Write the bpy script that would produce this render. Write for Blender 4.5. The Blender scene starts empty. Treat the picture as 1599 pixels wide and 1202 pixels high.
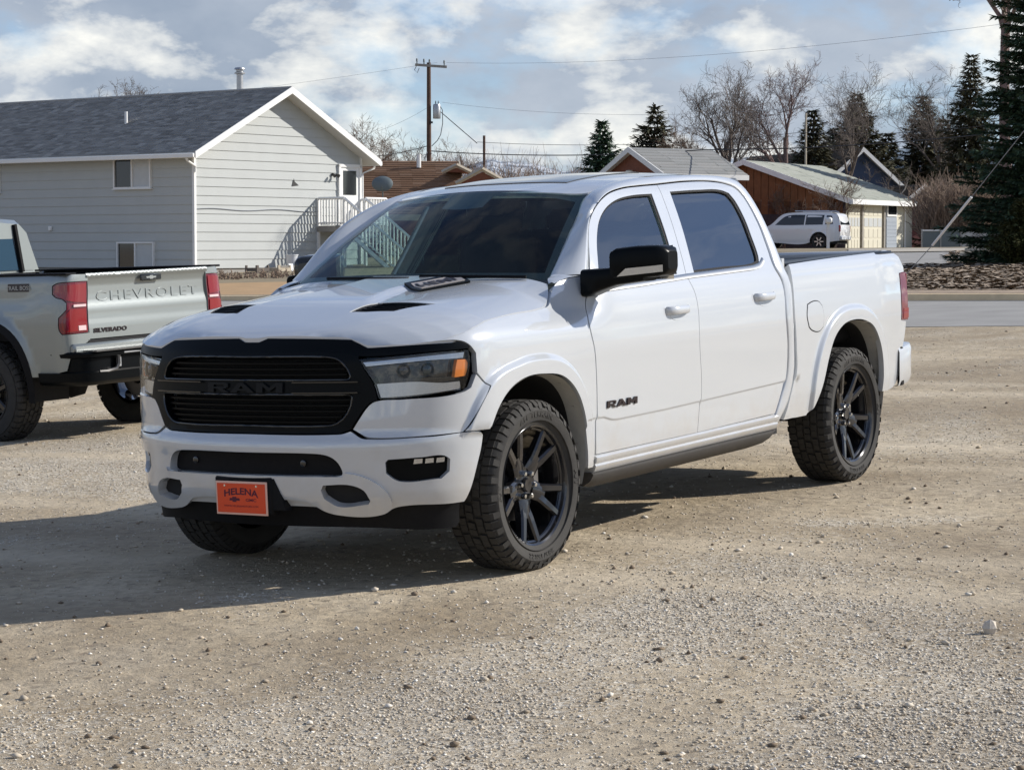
import bpy, math, random
import numpy as np
from mathutils import Vector, Matrix, Quaternion
from mathutils.geometry import delaunay_2d_cdt

R = math.radians
SC = bpy.context.scene
COL = SC.collection

# ------------------------------------------------------------------ camera
CAM_Z = 1.70
PITCH = 0.0606
cd = bpy.data.cameras.new('camera')
cam = bpy.data.objects.new('camera', cd)
COL.objects.link(cam)
cam.location = (0, 0, CAM_Z)
cam.rotation_euler = (math.pi / 2 - PITCH, 0, 0)
cd.sensor_width = 36.0
cd.lens = 80.15
cd.clip_start = 0.1
cd.clip_end = 40000
SC.camera = cam
SC.render.resolution_x, SC.render.resolution_y = 1024, 769

# ------------------------------------------------------------------ light
SUN_DIR = Vector((0.849, 0.1885, 0.4936)).normalized()      # towards the sun
SUN_EL = math.asin(SUN_DIR.z)
SUN_AZ = math.atan2(SUN_DIR.x, SUN_DIR.y)                    # clockwise from +Y
sl = bpy.data.lights.new('sun', 'SUN')
sl.energy = 4.2
sl.angle = R(0.53)
sl.color = (1.0, 0.945, 0.865)
sun = bpy.data.objects.new('sun', sl)
COL.objects.link(sun)
sun.rotation_euler = (-SUN_DIR).to_track_quat('-Z', 'Y').to_euler()

world = bpy.data.worlds.new('World')
SC.world = world
world.use_nodes = True
wt = world.node_tree
wt.nodes.clear()


def wn(t, **kw):
    n = wt.nodes.new(t)
    for k, v in kw.items():
        setattr(n, k, v)
    return n


def wl(a, b):
    wt.links.new(a, b)


def wmath(op, a, b=None, clamp=False):
    n = wn('ShaderNodeMath', operation=op, use_clamp=clamp)
    for i, v in enumerate((a, b)):
        if v is None:
            continue
        if isinstance(v, (int, float)):
            n.inputs[i].default_value = v
        else:
            wl(v, n.inputs[i])
    return n.outputs[0]


sky = wn('ShaderNodeTexSky', sky_type='NISHITA')
sky.sun_disc = False
sky.sun_elevation = SUN_EL
sky.sun_rotation = SUN_AZ
sky.altitude = 1200
sky.air_density = 1.0
sky.dust_density = 0.6
sky.ozone_density = 1.6
SKY_STRENGTH = 0.105
# broken cumulus over the whole sky: noise on a flat cloud layer seen in perspective
tc = wn('ShaderNodeTexCoord')
sep = wn('ShaderNodeSeparateXYZ')
wl(tc.outputs['Generated'], sep.inputs[0])
comb = wn('ShaderNodeCombineXYZ')
wl(sep.outputs[0], comb.inputs[0]); wl(sep.outputs[1], comb.inputs[1])
wl(wmath('MULTIPLY', sep.outputs[2], 1.9), comb.inputs[2])


def cloud_noise(scale, detail, rough, off, dist=0.0):
    mp = wn('ShaderNodeMapping')
    mp.inputs['Location'].default_value = off
    wl(comb.outputs[0], mp.inputs[0])
    nz = wn('ShaderNodeTexNoise')
    nz.inputs['Scale'].default_value = scale
    nz.inputs['Detail'].default_value = detail
    nz.inputs['Roughness'].default_value = rough
    nz.inputs['Distortion'].default_value = dist
    wl(mp.outputs[0], nz.inputs['Vector'])
    return nz.outputs[0]


def ramp(v, pts):
    r = wn('ShaderNodeValToRGB')
    e = r.color_ramp.elements
    while len(e) < len(pts):
        e.new(0.5)
    for el, (p_, c_) in zip(e, pts):
        el.position = p_
        el.color = (c_, c_, c_, 1) if isinstance(c_, (int, float)) else (*c_, 1)
    wl(v, r.inputs[0])
    return r.outputs[0]


CL_OFF = (3.1, 7.7, 0.6)
n_cover = cloud_noise(7.5, 12, 0.56, CL_OFF, 0.15)
n_light = cloud_noise(13.0, 12, 0.56, (CL_OFF[0] + 5, CL_OFF[1] + 4.0, 2.2), 0.1)
cover0 = ramp(n_cover, [(0.33, 0.12), (0.46, 0.95)])
elev = ramp(wmath('ABSOLUTE', sep.outputs[2]), [(0.13, 1.0), (0.40, 0.26)])      # a bank of cloud low down, clearer overhead
cover = wmath('MULTIPLY', cover0, elev)
lit = ramp(n_light, [(0.49, 0.0), (0.54, 0.45), (0.64, 1.0)])
mixc = wn('ShaderNodeMix', data_type='RGBA')
wl(lit, mixc.inputs[0])
n_base = cloud_noise(6.0, 10, 0.55, (CL_OFF[0] - 3, CL_OFF[1] + 9.0, 5.1), 0.1)
mixb = wn('ShaderNodeMix', data_type='RGBA')                # layered grey undersides
wl(ramp(n_base, [(0.38, 0.0), (0.62, 1.0)]), mixb.inputs[0])
mixb.inputs[6].default_value = (0.235, 0.285, 0.365, 1)
mixb.inputs[7].default_value = (0.42, 0.46, 0.52, 1)
wl(mixb.outputs[2], mixc.inputs[6])
mixc.inputs[7].default_value = (0.80, 0.79, 0.74, 1)      # sunlit heads
skyc = wn('ShaderNodeMix', data_type='RGBA', blend_type='MULTIPLY')
skyc.inputs[0].default_value = 1.0
wl(sky.outputs[0], skyc.inputs[6])
skyc.inputs[7].default_value = (SKY_STRENGTH * .74, SKY_STRENGTH * .86, SKY_STRENGTH * 1.05, 1)
mixs = wn('ShaderNodeMix', data_type='RGBA')
wl(cover, mixs.inputs[0])
wl(skyc.outputs[2], mixs.inputs[6])
wl(mixc.outputs[2], mixs.inputs[7])
bg = wn('ShaderNodeBackground')
wl(mixs.outputs[2], bg.inputs[0])
bg.inputs[1].default_value = 1.0
wo = wn('ShaderNodeOutputWorld')
wl(bg.outputs[0], wo.inputs[0])

SC.view_settings.view_transform = 'Standard'
SC.view_settings.look = 'None'
SC.view_settings.gamma = 1.0
SC.view_settings.use_curve_mapping = False
SC.view_settings.exposure = 0.40
SC.render.engine = 'CYCLES'
SC.cycles.use_denoising = True
SC.cycles.max_bounces = 8
SC.cycles.transparent_max_bounces = 16

# ------------------------------------------------------------------ materials
MATS = {}


def nodes_of(m):
    nt = m.node_tree
    return nt, nt.nodes.get('Principled BSDF')


def pbr(name, col, rough=0.5, metal=0.0, coat=0.0, spec=0.5, noise=0.0, nscale=8.0, bump=0.0, bscale=60.0, coords='Object', emit=None):
    """Principled material with optional procedural mottling and fine relief."""
    m = bpy.data.materials.new(name)
    m.use_nodes = True
    nt, b = nodes_of(m)
    b.inputs['Base Color'].default_value = (*col, 1)
    b.inputs['Roughness'].default_value = rough
    b.inputs['Metallic'].default_value = metal
    b.inputs['Coat Weight'].default_value = coat
    b.inputs['Coat Roughness'].default_value = 0.03
    b.inputs['Specular IOR Level'].default_value = spec
    tcn = nt.nodes.new('ShaderNodeTexCoord')
    if noise > 0:
        nz = nt.nodes.new('ShaderNodeTexNoise')
        nz.inputs['Scale'].default_value = nscale
        nz.inputs['Detail'].default_value = 6
        nt.links.new(tcn.outputs[coords], nz.inputs['Vector'])
        mx = nt.nodes.new('ShaderNodeMix'); mx.data_type = 'RGBA'
        nt.links.new(nz.outputs[0], mx.inputs[0])
        mx.inputs[6].default_value = tuple(max(0, c * (1 - noise)) for c in col) + (1,)
        mx.inputs[7].default_value = tuple(min(1, c * (1 + noise)) for c in col) + (1,)
        nt.links.new(mx.outputs[2], b.inputs['Base Color'])
    if bump > 0:
        nz = nt.nodes.new('ShaderNodeTexNoise')
        nz.inputs['Scale'].default_value = bscale
        nz.inputs['Detail'].default_value = 4
        nt.links.new(tcn.outputs[coords], nz.inputs['Vector'])
        bp = nt.nodes.new('ShaderNodeBump')
        bp.inputs['Strength'].default_value = bump
        bp.inputs['Distance'].default_value = 0.02
        nt.links.new(nz.outputs[0], bp.inputs['Height'])
        nt.links.new(bp.outputs[0], b.inputs['Normal'])
    if emit:
        b.inputs['Emission Color'].default_value = (*emit[:3], 1)
        b.inputs['Emission Strength'].default_value = emit[3]
    MATS[name] = m
    return m


def glass(name, tint, refl=1.0, ior=1.5, base=0.0):
    """Thin pane: tinted transmission plus a Fresnel reflection."""
    m = bpy.data.materials.new(name)
    m.use_nodes = True
    nt = m.node_tree
    nt.nodes.clear()
    out = nt.nodes.new('ShaderNodeOutputMaterial')
    tr = nt.nodes.new('ShaderNodeBsdfTransparent'); tr.inputs[0].default_value = (*tint, 1)
    gl = nt.nodes.new('ShaderNodeBsdfGlossy'); gl.inputs[0].default_value = (refl, refl, refl, 1)
    gl.inputs['Roughness'].default_value = 0.01
    lw = nt.nodes.new('ShaderNodeLayerWeight'); lw.inputs[0].default_value = .5
    f0 = ((ior - 1) / (ior + 1)) ** 2 + base
    pw = nt.nodes.new('ShaderNodeMath'); pw.operation = 'POWER'; pw.inputs[1].default_value = 5
    nt.links.new(lw.outputs['Facing'], pw.inputs[0])
    ad = nt.nodes.new('ShaderNodeMath'); ad.operation = 'MULTIPLY_ADD'; ad.use_clamp = True
    nt.links.new(pw.outputs[0], ad.inputs[0]); ad.inputs[1].default_value = 1 - f0; ad.inputs[2].default_value = f0
    mx = nt.nodes.new('ShaderNodeMixShader')
    nt.links.new(ad.outputs[0], mx.inputs[0])
    nt.links.new(tr.outputs[0], mx.inputs[1])
    nt.links.new(gl.outputs[0], mx.inputs[2])
    nt.links.new(mx.outputs[0], out.inputs[0])
    MATS[name] = m
    return m


def island_colours(m, cols, rough=None):
    """Random colour per loose piece of the mesh (stones, shingles, leaves)."""
    nt, b = nodes_of(m)
    g = nt.nodes.new('ShaderNodeNewGeometry')
    r = nt.nodes.new('ShaderNodeValToRGB')
    e = r.color_ramp.elements
    while len(e) < len(cols):
        e.new(0.5)
    for i, (el, c) in enumerate(zip(e, cols)):
        el.position = i / (len(cols) - 1)
        el.color = (*c, 1)
    nt.links.new(g.outputs['Random Per Island'], r.inputs[0])
    nt.links.new(r.outputs[0], b.inputs['Base Color'])


pbr('white_paint', (0.525, 0.55, 0.575), 0.22, coat=1.0)
MATS['white_paint'].node_tree.nodes['Principled BSDF'].inputs['Coat IOR'].default_value = 2.05


def road_dust(m, tan=(.42, .33, .22)):
    """thin road film that thickens towards the sills, broken by noise"""
    nt, b = nodes_of(m)
    tcn = nt.nodes.new('ShaderNodeTexCoord'); sp_ = nt.nodes.new('ShaderNodeSeparateXYZ')
    nt.links.new(tcn.outputs['Object'], sp_.inputs[0])
    nz = nt.nodes.new('ShaderNodeTexNoise'); nz.inputs['Scale'].default_value = 7; nz.inputs['Detail'].default_value = 8; nz.inputs['Roughness'].default_value = .65
    nt.links.new(tcn.outputs['Object'], nz.inputs['Vector'])
    ma = nt.nodes.new('ShaderNodeMath'); ma.operation = 'MULTIPLY_ADD'; ma.inputs[1].default_value = -.55
    nt.links.new(nz.outputs[0], ma.inputs[0]); nt.links.new(sp_.outputs[2], ma.inputs[2])
    r = nt.nodes.new('ShaderNodeValToRGB'); e = r.color_ramp.elements
    e[0].position = .08; e[0].color = (.30, .30, .30, 1); e[1].position = .36; e[1].color = (0, 0, 0, 1)
    nt.links.new(ma.outputs[0], r.inputs[0])
    mx = nt.nodes.new('ShaderNodeMix'); mx.data_type = 'RGBA'
    mx.inputs[6].default_value = b.inputs['Base Color'].default_value[:]; mx.inputs[7].default_value = (*tan, 1)
    nt.links.new(r.outputs[0], mx.inputs[0]); nt.links.new(mx.outputs[2], b.inputs['Base Color'])


road_dust(MATS['white_paint'])
pbr('silver_paint', (0.265, 0.29, 0.285), 0.40, metal=0.45, coat=1.0)
pbr('fleet_white', (0.80, 0.81, 0.82), 0.35, coat=1.0)
pbr('black_gloss', (0.012, 0.013, 0.014), 0.12, coat=0.6)
pbr('black_satin', (0.003, 0.004, 0.005), 0.30, spec=0.10)
pbr('black_letter', (0.006, 0.007, 0.009), 0.3, spec=0.15)
pbr('step_grey', (0.045, 0.042, 0.040), 0.6, noise=.2, nscale=14)
pbr('black_plastic', (0.008, 0.008, 0.009), 0.62, spec=0.15, noise=0.3, nscale=40, bump=0.08, bscale=300)
pbr('grey_plastic', (0.36, 0.355, 0.33), 0.7, noise=0.15, nscale=20)
pbr('dark_inside', (0.012, 0.012, 0.013), 0.9, noise=0.2)
pbr('chrome', (0.75, 0.75, 0.73), 0.12, metal=1.0)
pbr('brushed_trim', (0.62, 0.60, 0.55), 0.25, metal=1.0)
pbr('reflector', (0.55, 0.56, 0.58), 0.25, metal=1.0)
pbr('gunmetal', (0.13, 0.125, 0.12), 0.35, metal=0.6, noise=0.1)
pbr('bezel_grey', (0.36, 0.33, 0.31), 0.45, metal=.3)
pbr('rim_black', (0.030, 0.030, 0.033), 0.13, metal=0.6, coat=0.7)
pbr('rubber', (0.032, 0.030, 0.027), 0.82, noise=0.35, nscale=18, bump=0.15, bscale=160)
pbr('steel_disc', (0.22, 0.21, 0.2), 0.45, metal=0.9, noise=0.1)
pbr('cloth_dark', (0.022, 0.023, 0.026), 0.85, noise=0.3, nscale=20)
pbr('amber_lens', (0.9, 0.24, 0.02), 0.15, coat=0.8)
pbr('red_lens', (0.24, 0.004, 0.010), 0.12, coat=1.0)
pbr('red_dark', (0.16, 0.004, 0.02), 0.12, coat=1.0)
pbr('lens_white', (0.75, 0.55, 0.55), 0.2, coat=0.8)
pbr('plate_orange', (0.80, 0.075, 0.012), 0.45)
pbr('plate_border', (0.85, 0.52, 0.40), 0.45)
pbr('plate_print', (0.09, 0.002, 0.02), 0.5)
pbr('badge_black', (0.02, 0.012, 0.014), 0.3)
glass('window_tint', (0.66, 0.80, 0.77), 1.0, 1.6, 0.13)
glass('window_dark', (0.02, 0.03, 0.034), 1.0, 1.9, 0.12)
glass('windshield_glass', (0.66, 0.80, 0.77), 1.0, 1.36)
glass('lamp_glass', (0.9, 0.92, 0.94), 1.0, 1.5)


# ------------------------------------------------------------------ object helpers
def tag(o, label=None, cat=None, group=None, kind=None):
    if label: o['label'] = label
    if cat: o['category'] = cat
    if group: o['group'] = group
    if kind: o['kind'] = kind
    return o


def empty(name, mat=None, parent=None):
    o = bpy.data.objects.new(name, None)
    COL.objects.link(o)
    o.empty_display_size = 0.2
    if parent is not None: o.parent = parent
    if mat is not None: o.matrix_local = mat
    return o


def link(name, me, parent=None, mat=None):
    o = bpy.data.objects.new(name, me)
    COL.objects.link(o)
    if parent is not None: o.parent = parent
    if mat is not None: o.matrix_local = mat
    return o


def raw_mesh(name, V, Fc, mats, smooth=None, fmat=None, normals=None):
    me = bpy.data.meshes.new(name)
    me.from_pydata([tuple(map(float, v)) for v in V], [], [tuple(int(i) for i in f) for f in Fc])
    for m in (mats if isinstance(mats, (list, tuple)) else [mats]):
        me.materials.append(MATS[m] if isinstance(m, str) else m)
    if fmat is not None:
        me.polygons.foreach_set('material_index', np.asarray(fmat, dtype=np.int32))
    if smooth is not None:
        me.polygons.foreach_set('use_smooth', np.ones(len(me.polygons), dtype=bool))
        if normals is None and smooth < 179:
            me.set_sharp_from_angle(angle=R(smooth))
    if normals is not None:
        me.normals_split_custom_set([tuple(map(float, n)) for n in normals])
    me.update()
    return me


def big_mesh(name, V, tri, mats):
    """Fast path for large triangle soups (numpy arrays)."""
    me = bpy.data.meshes.new(name)
    V = np.asarray(V, dtype=np.float32); tri = np.asarray(tri, dtype=np.int32)
    k = tri.shape[1]
    me.vertices.add(len(V)); me.vertices.foreach_set('co', V.ravel())
    me.loops.add(tri.size); me.loops.foreach_set('vertex_index', tri.ravel())
    me.polygons.add(len(tri))
    me.polygons.foreach_set('loop_start', np.arange(0, tri.size, k, dtype=np.int32))
    me.polygons.foreach_set('loop_total', np.full(len(tri), k, dtype=np.int32))
    for m in (mats if isinstance(mats, (list, tuple)) else [mats]):
        me.materials.append(MATS[m] if isinstance(m, str) else m)
    me.update(calc_edges=True)
    me.validate()
    return me


class MB:
    """Collects shapes that become ONE mesh object."""

    def __init__(s):
        s.V, s.F, s.M = [], [], []
        s.mats = []

    def mi(s, m):
        if m not in s.mats: s.mats.append(m)
        return s.mats.index(m)

    def add(s, V, Fc, m=None):
        k = len(s.V)
        s.V += [tuple(v) for v in V]
        s.F += [tuple(i + k for i in f) for f in Fc]
        s.M += [m] * len(Fc)
        return s

    def box(s, c, d, rot=None, m=None, bev=0.0):
        hx, hy, hz = d[0] / 2, d[1] / 2, d[2] / 2
        if bev <= 0:
            V = [Vector((sx * hx, sy * hy, sz * hz)) for sx in (-1, 1) for sy in (-1, 1) for sz in (-1, 1)]
            Fc = [(0, 1, 3, 2), (4, 6, 7, 5), (0, 4, 5, 1), (2, 3, 7, 6), (0, 2, 6, 4), (1, 5, 7, 3)]
        else:
            b = min(bev, hx * .9, hy * .9, hz * .9)
            V, idx = [], {}
            for sx in (-1, 1):
                for sy in (-1, 1):
                    for sz in (-1, 1):
                        for ax in range(3):
                            p = [sx * (hx - b), sy * (hy - b), sz * (hz - b)]
                            p[ax] = (sx * hx, sy * hy, sz * hz)[ax]
                            idx[(sx, sy, sz, ax)] = len(V); V.append(Vector(p))
            Fc = []
            for ax in range(3):
                o = [i for i in range(3) if i != ax]
                for sg in (-1, 1):
                    q = []
                    for a_, b_ in ((-1, -1), (1, -1), (1, 1), (-1, 1)):
                        k = [0, 0, 0]; k[ax] = sg; k[o[0]] = a_; k[o[1]] = b_
                        q.append(idx[(*k, ax)])
                    Fc.append(tuple(q if (sg > 0) == (ax != 1) else q[::-1]))
            for ax in range(3):
                o = [i for i in range(3) if i != ax]
                for a_ in (-1, 1):
                    for b_ in (-1, 1):
                        k0 = [0, 0, 0]; k1 = [0, 0, 0]
                        k0[o[0]] = k1[o[0]] = a_; k0[o[1]] = k1[o[1]] = b_
                        k0[ax] = -1; k1[ax] = 1
                        q = (idx[(*k0, o[0])], idx[(*k1, o[0])], idx[(*k1, o[1])], idx[(*k0, o[1])])
                        n = (V[q[1]] - V[q[0]]).cross(V[q[2]] - V[q[0]])
                        cc = sum((V[i] for i in q), Vector()) / 4
                        Fc.append(q if n.dot(cc) > 0 else q[::-1])
            for sx in (-1, 1):
                for sy in (-1, 1):
                    for sz in (-1, 1):
                        q = tuple(idx[(sx, sy, sz, a)] for a in range(3))
                        n = (V[q[1]] - V[q[0]]).cross(V[q[2]] - V[q[0]])
                        Fc.append(q if n.dot(V[q[0]]) > 0 else q[::-1])
        if rot is not None: V = [rot @ v for v in V]
        c = Vector(c)
        return s.add([v + c for v in V], Fc, m)

    def tube(s, pts, r, n=8, cap=True, m=None, closed=False):
        pts = [Vector(p) for p in pts]
        N = len(pts)
        rs = r if isinstance(r, (list, tuple)) else [r] * N
        V, Fc = [], []
        up = None
        for i, p in enumerate(pts):
            if closed: t = pts[(i + 1) % N] - pts[i - 1]
            else: t = pts[min(i + 1, N - 1)] - pts[max(i - 1, 0)]
            t.normalize()
            if up is None:
                up = Vector((0, 0, 1)) if abs(t.z) < 0.9 else Vector((1, 0, 0))
            a = t.cross(up).normalized(); b = a.cross(t).normalized(); up = b
            for k in range(n):
                w = 2 * math.pi * k / n
                V.append(p + (a * math.cos(w) + b * math.sin(w)) * rs[i])
        for i in range(N if closed else N - 1):
            j = (i + 1) % N
            for k in range(n):
                k2 = (k + 1) % n
                Fc.append((i * n + k, i * n + k2, j * n + k2, j * n + k))
        if cap and not closed:
            Fc.append(tuple(range(n))[::-1]); Fc.append(tuple((N - 1) * n + k for k in range(n)))
        return s.add(V, Fc, m)

    def lathe(s, prof, n=32, mat=None, m=None, closed=False):
        """prof: (radius, along-axis) pairs; axis = local Z of mat."""
        V, Fc = [], []
        for (r, z) in prof:
            for k in range(n):
                w = 2 * math.pi * k / n
                V.append(Vector((r * math.cos(w), r * math.sin(w), z)))
        P = len(prof)
        for i in range(P if closed else P - 1):
            j = (i + 1) % P
            for k in range(n):
                k2 = (k + 1) % n
                Fc.append((i * n + k, i * n + k2, j * n + k2, j * n + k))
        if mat is not None: V = [mat @ v for v in V]
        return s.add(V, Fc, m)

    def prism(s, poly, z0, z1, mat=None, m=None):
        """poly in local XY (counter-clockwise) extruded from z0 to z1."""
        n = len(poly)
        ar = sum(poly[i][0] * poly[(i + 1) % n][1] - poly[(i + 1) % n][0] * poly[i][1] for i in range(n))
        if ar < 0: poly = poly[::-1]
        V = [Vector((x, y, z0)) for x, y in poly] + [Vector((x, y, z1)) for x, y in poly]
        Fc = [tuple(range(n))[::-1], tuple(range(n, 2 * n))]
        for i in range(n):
            j = (i + 1) % n
            Fc.append((i, j, n + j, n + i))
        if mat is not None: V = [mat @ v for v in V]
        return s.add(V, Fc, m)

    def quad(s, a, b, c, d, m=None):
        return s.add([a, b, c, d], [(0, 1, 2, 3)], m)

    def mirror_y(s):
        k = len(s.V)
        s.V += [(v[0], -v[1], v[2]) for v in s.V[:k]]
        f = len(s.F)
        s.F += [tuple(i + k for i in q[::-1]) for q in s.F[:f]]
        s.M += s.M[:f]
        return s

    def mesh(s, name, m, smooth=40):
        mats = [m]
        fm = []
        for q in s.M:
            q = q or m
            if q not in mats: mats.append(q)
            fm.append(mats.index(q))
        return raw_mesh(name, s.V, s.F, mats, smooth, fm)

    def build(s, name, m, parent=None, smooth=40, mat=None):
        return link(name, s.mesh(name, m, smooth), parent, mat)


def copy_tree(o, parent=None):
    c = o.copy(); COL.objects.link(c)
    if parent is not None:
        c.parent = parent
    for ch in o.children:
        copy_tree(ch, c)
    return c


def text_mesh(txt, h, wscale=1.0, bold=0.0, space=1.0, depth=0.0):
    """Letters in local XY, centred, cap height h. Returns verts, faces."""
    cu = bpy.data.curves.new('t', 'FONT')
    cu.body = txt
    cu.align_x = 'CENTER'
    cu.size = 1.0
    cu.space_character = space
    cu.offset = bold
    cu.extrude = depth / h * 0.72 / 2 if depth else 0.0
    cu.resolution_u = 3
    ob = bpy.data.objects.new('t', cu)
    me = ob.to_mesh()
    V = np.array([v.co[:] for v in me.vertices])
    Fc = [tuple(p.vertices) for p in me.polygons]
    ob.to_mesh_clear()
    bpy.data.objects.remove(ob); bpy.data.curves.remove(cu)
    k = h / 0.72
    V = V * k
    V[:, 0] *= wscale
    V[:, 1] -= h / 2
    return V, Fc


def frame(o, x, y):
    """4x4 matrix with origin o, X axis x, Y axis about y."""
    x = Vector(x).normalized(); z = x.cross(Vector(y)).normalized(); y = z.cross(x)
    return Matrix(((x.x, y.x, z.x, o[0]), (x.y, y.y, z.y, o[1]), (x.z, y.z, z.z, o[2]), (0, 0, 0, 1)))


# ------------------------------------------------------------------ curved sheet panels
def sm(a, b, x):
    t = np.clip((np.asarray(x, dtype=float) - a) / (b - a), 0, 1)
    return t * t * (3 - 2 * t)


def poly_smooth(P, step, corner=38):
    P = [np.array(p, float) for p in P]
    n = len(P)
    tin, brk = [], []
    for i in range(n):
        a, b = P[i] - P[i - 1], P[(i + 1) % n] - P[i]
        a /= max(np.linalg.norm(a), 1e-9); b /= max(np.linalg.norm(b), 1e-9)
        ang = math.degrees(math.acos(max(-1, min(1, float(a @ b)))))
        brk.append(ang > corner)
        d = a + b
        tin.append(d / max(np.linalg.norm(d), 1e-9))
    out = []
    for i in range(n):
        j = (i + 1) % n
        L = np.linalg.norm(P[j] - P[i])
        if L < 1e-6: continue
        dr = (P[j] - P[i]) / L
        m0 = (dr if brk[i] else tin[i]) * L
        m1 = (dr if brk[j] else tin[j]) * L
        k = max(1, int(math.ceil(L / step)))
        for q in range(k):
            t = q / k
            h00 = 2 * t ** 3 - 3 * t ** 2 + 1; h10 = t ** 3 - 2 * t ** 2 + t
            h01 = -2 * t ** 3 + 3 * t ** 2; h11 = t ** 3 - t ** 2
            out.append(h00 * P[i] + h10 * m0 + h01 * P[j] + h11 * m1)
    return np.array(out)


def poly_area(P):
    return 0.5 * float(np.sum(P[:, 0] * np.roll(P[:, 1], -1) - np.roll(P[:, 0], -1) * P[:, 1]))


def inset(P, d):
    if poly_area(P) < 0: P = P[::-1]
    e = np.roll(P, -1, 0) - P
    e /= np.maximum(np.linalg.norm(e, axis=1, keepdims=True), 1e-9)
    nrm = np.stack([-e[:, 1], e[:, 0]], 1)
    m = nrm + np.roll(nrm, 1, 0)
    l2 = np.sum(m * m, 1, keepdims=True)
    m = m * 2 / np.maximum(l2, 0.6)
    return P + m * d


def inside(Q, P):
    x, y = Q[:, 0], Q[:, 1]
    c = np.zeros(len(Q), bool)
    n = len(P)
    for i in range(n):
        x1, y1 = P[i - 1]; x2, y2 = P[i]
        if y1 == y2: continue
        t = ((y1 > y) != (y2 > y)) & (x < (x2 - x1) * (y - y1) / (y2 - y1) + x1)
        c ^= t
    return c


def edge_dist(Q, P):
    d = np.full(len(Q), 1e9)
    for i in range(len(P)):
        a, b = P[i - 1], P[i]
        ab = b - a
        t = np.clip(((Q - a) @ ab) / max(ab @ ab, 1e-12), 0, 1)
        d = np.minimum(d, np.linalg.norm(Q - (a + t[:, None] * ab), axis=1))
    return d


def panel_data(outline, fn, out, res=0.05, estep=0.03, gap=0.0, holes=(), off=0.0, thick=0.02, corner=38, aspect=1.0, extra=None, tdir=None):
    """Sheet cut to a 2-D outline and pressed onto the surface fn(u, v)."""
    A = poly_smooth(outline, estep, corner)
    if poly_area(A) < 0: A = A[::-1]
    if gap: A = inset(A, gap)
    H = []
    for h in holes:
        q = poly_smooth(h, estep, corner)
        if poly_area(q) < 0: q = q[::-1]
        H.append(q)
    lo, hi = A.min(0), A.max(0)
    gx, gy = np.meshgrid(np.arange(lo[0] + res / 2, hi[0], res), np.arange(lo[1] + res / 2, hi[1], res * aspect))
    G = np.stack([gx.ravel(), gy.ravel()], 1)
    if len(G):
        G = G[inside(G, A)]
    for q in [A] + H:
        if len(G): G = G[edge_dist(G, q) > min(res, res * aspect) * 0.45]
    for q in H:
        if len(G): G = G[~inside(G, q)]
    if extra is not None:
        X = np.array(extra, float)
        X = X[(X[:, 0] > lo[0]) & (X[:, 0] < hi[0]) & (X[:, 1] > lo[1]) & (X[:, 1] < hi[1])]
        if len(X): X = X[inside(X, A)]
        for q in [A] + H:
            if len(X): X = X[edge_dist(X, q) > .004]
        for q in H:
            if len(X): X = X[~inside(X, q)]
        if len(X):
            if len(G):
                dm = np.min(np.linalg.norm(G[:, None, :] - X[None, ::2, :], axis=2), axis=1)
                G = G[dm > .016]
            G = np.concatenate([G, X]) if len(G) else X
    pts, edges, loops = [], [], []
    for q in [A] + H:
        k = len(pts); n = len(q)
        pts += [Vector(p) for p in q]
        edges += [(k + i, k + (i + 1) % n) for i in range(n)]
        loops.append((k, n))
    pts += [Vector(p) for p in G]
    vo, eo, fo, ov, _, _ = delaunay_2d_cdt(pts, edges, [], 0, 1e-6)
    U = np.array([v[:] for v in vo])
    T = np.array([f for f in fo if len(f) == 3])
    cen = U[T].mean(1)
    ok = inside(cen, A)
    for q in H: ok &= ~inside(cen, q)
    T = T[ok]
    mp = {}
    for i, l in enumerate(ov):
        for o_ in l: mp[o_] = i
    e = 1e-4

    def pn(uv):
        P = fn(uv[:, 0], uv[:, 1])
        du = fn(uv[:, 0] + e, uv[:, 1]) - fn(uv[:, 0] - e, uv[:, 1])
        dv = fn(uv[:, 0], uv[:, 1] + e) - fn(uv[:, 0], uv[:, 1] - e)
        N = np.cross(du, dv)
        N /= np.maximum(np.linalg.norm(N, axis=1, keepdims=True), 1e-12)
        s = np.sign(np.sum(N * np.array(out), 1))
        s[s == 0] = 1
        return P, N * s[:, None]
    P, N = pn(U)
    P = P + N * off
    # orient triangles with the normals
    fnv = np.cross(P[T[:, 1]] - P[T[:, 0]], P[T[:, 2]] - P[T[:, 0]])
    flip = np.sum(fnv * N[T].mean(1), 1) < 0
    T[flip] = T[flip][:, ::-1]
    V = list(P); Fc = [tuple(t) for t in T]
    LN = [N[i] for t in T for i in t]
    if thick:
        for li, (k, n) in enumerate(loops):
            ids = [mp[k + i] for i in range(n)]
            q = U[ids]
            t0 = len(V)
            for i in ids: V.append(P[i].copy())
            b0 = len(V)
            for i in ids: V.append(P[i] - (N[i] if tdir is None else -np.array(tdir)) * thick)
            cc = P[ids].mean(0)
            for i in range(n):
                j = (i + 1) % n
                quad = (t0 + i, t0 + j, b0 + j, b0 + i)
                nn = np.cross(V[quad[1]] - V[quad[0]], V[quad[3]] - V[quad[0]])
                # outward: away from sheet interior
                du = q[j] - q[i]
                o2 = np.array([du[1], -du[0]]) if li == 0 else np.array([-du[1], du[0]])
                o2 = o2 / max(np.linalg.norm(o2), 1e-9) * 2e-3
                mid = (q[i] + q[j]) / 2
                dP = fn(np.array([mid[0] + o2[0]]), np.array([mid[1] + o2[1]]))[0] - fn(np.array([mid[0]]), np.array([mid[1]]))[0]
                if nn @ dP < 0:
                    quad = quad[::-1]; nn = -nn
                l = np.linalg.norm(nn); nn = nn / l if l > 1e-12 else N[ids[i]]
                Fc.append(quad); LN += [nn] * 4
    return V, Fc, LN


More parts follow.
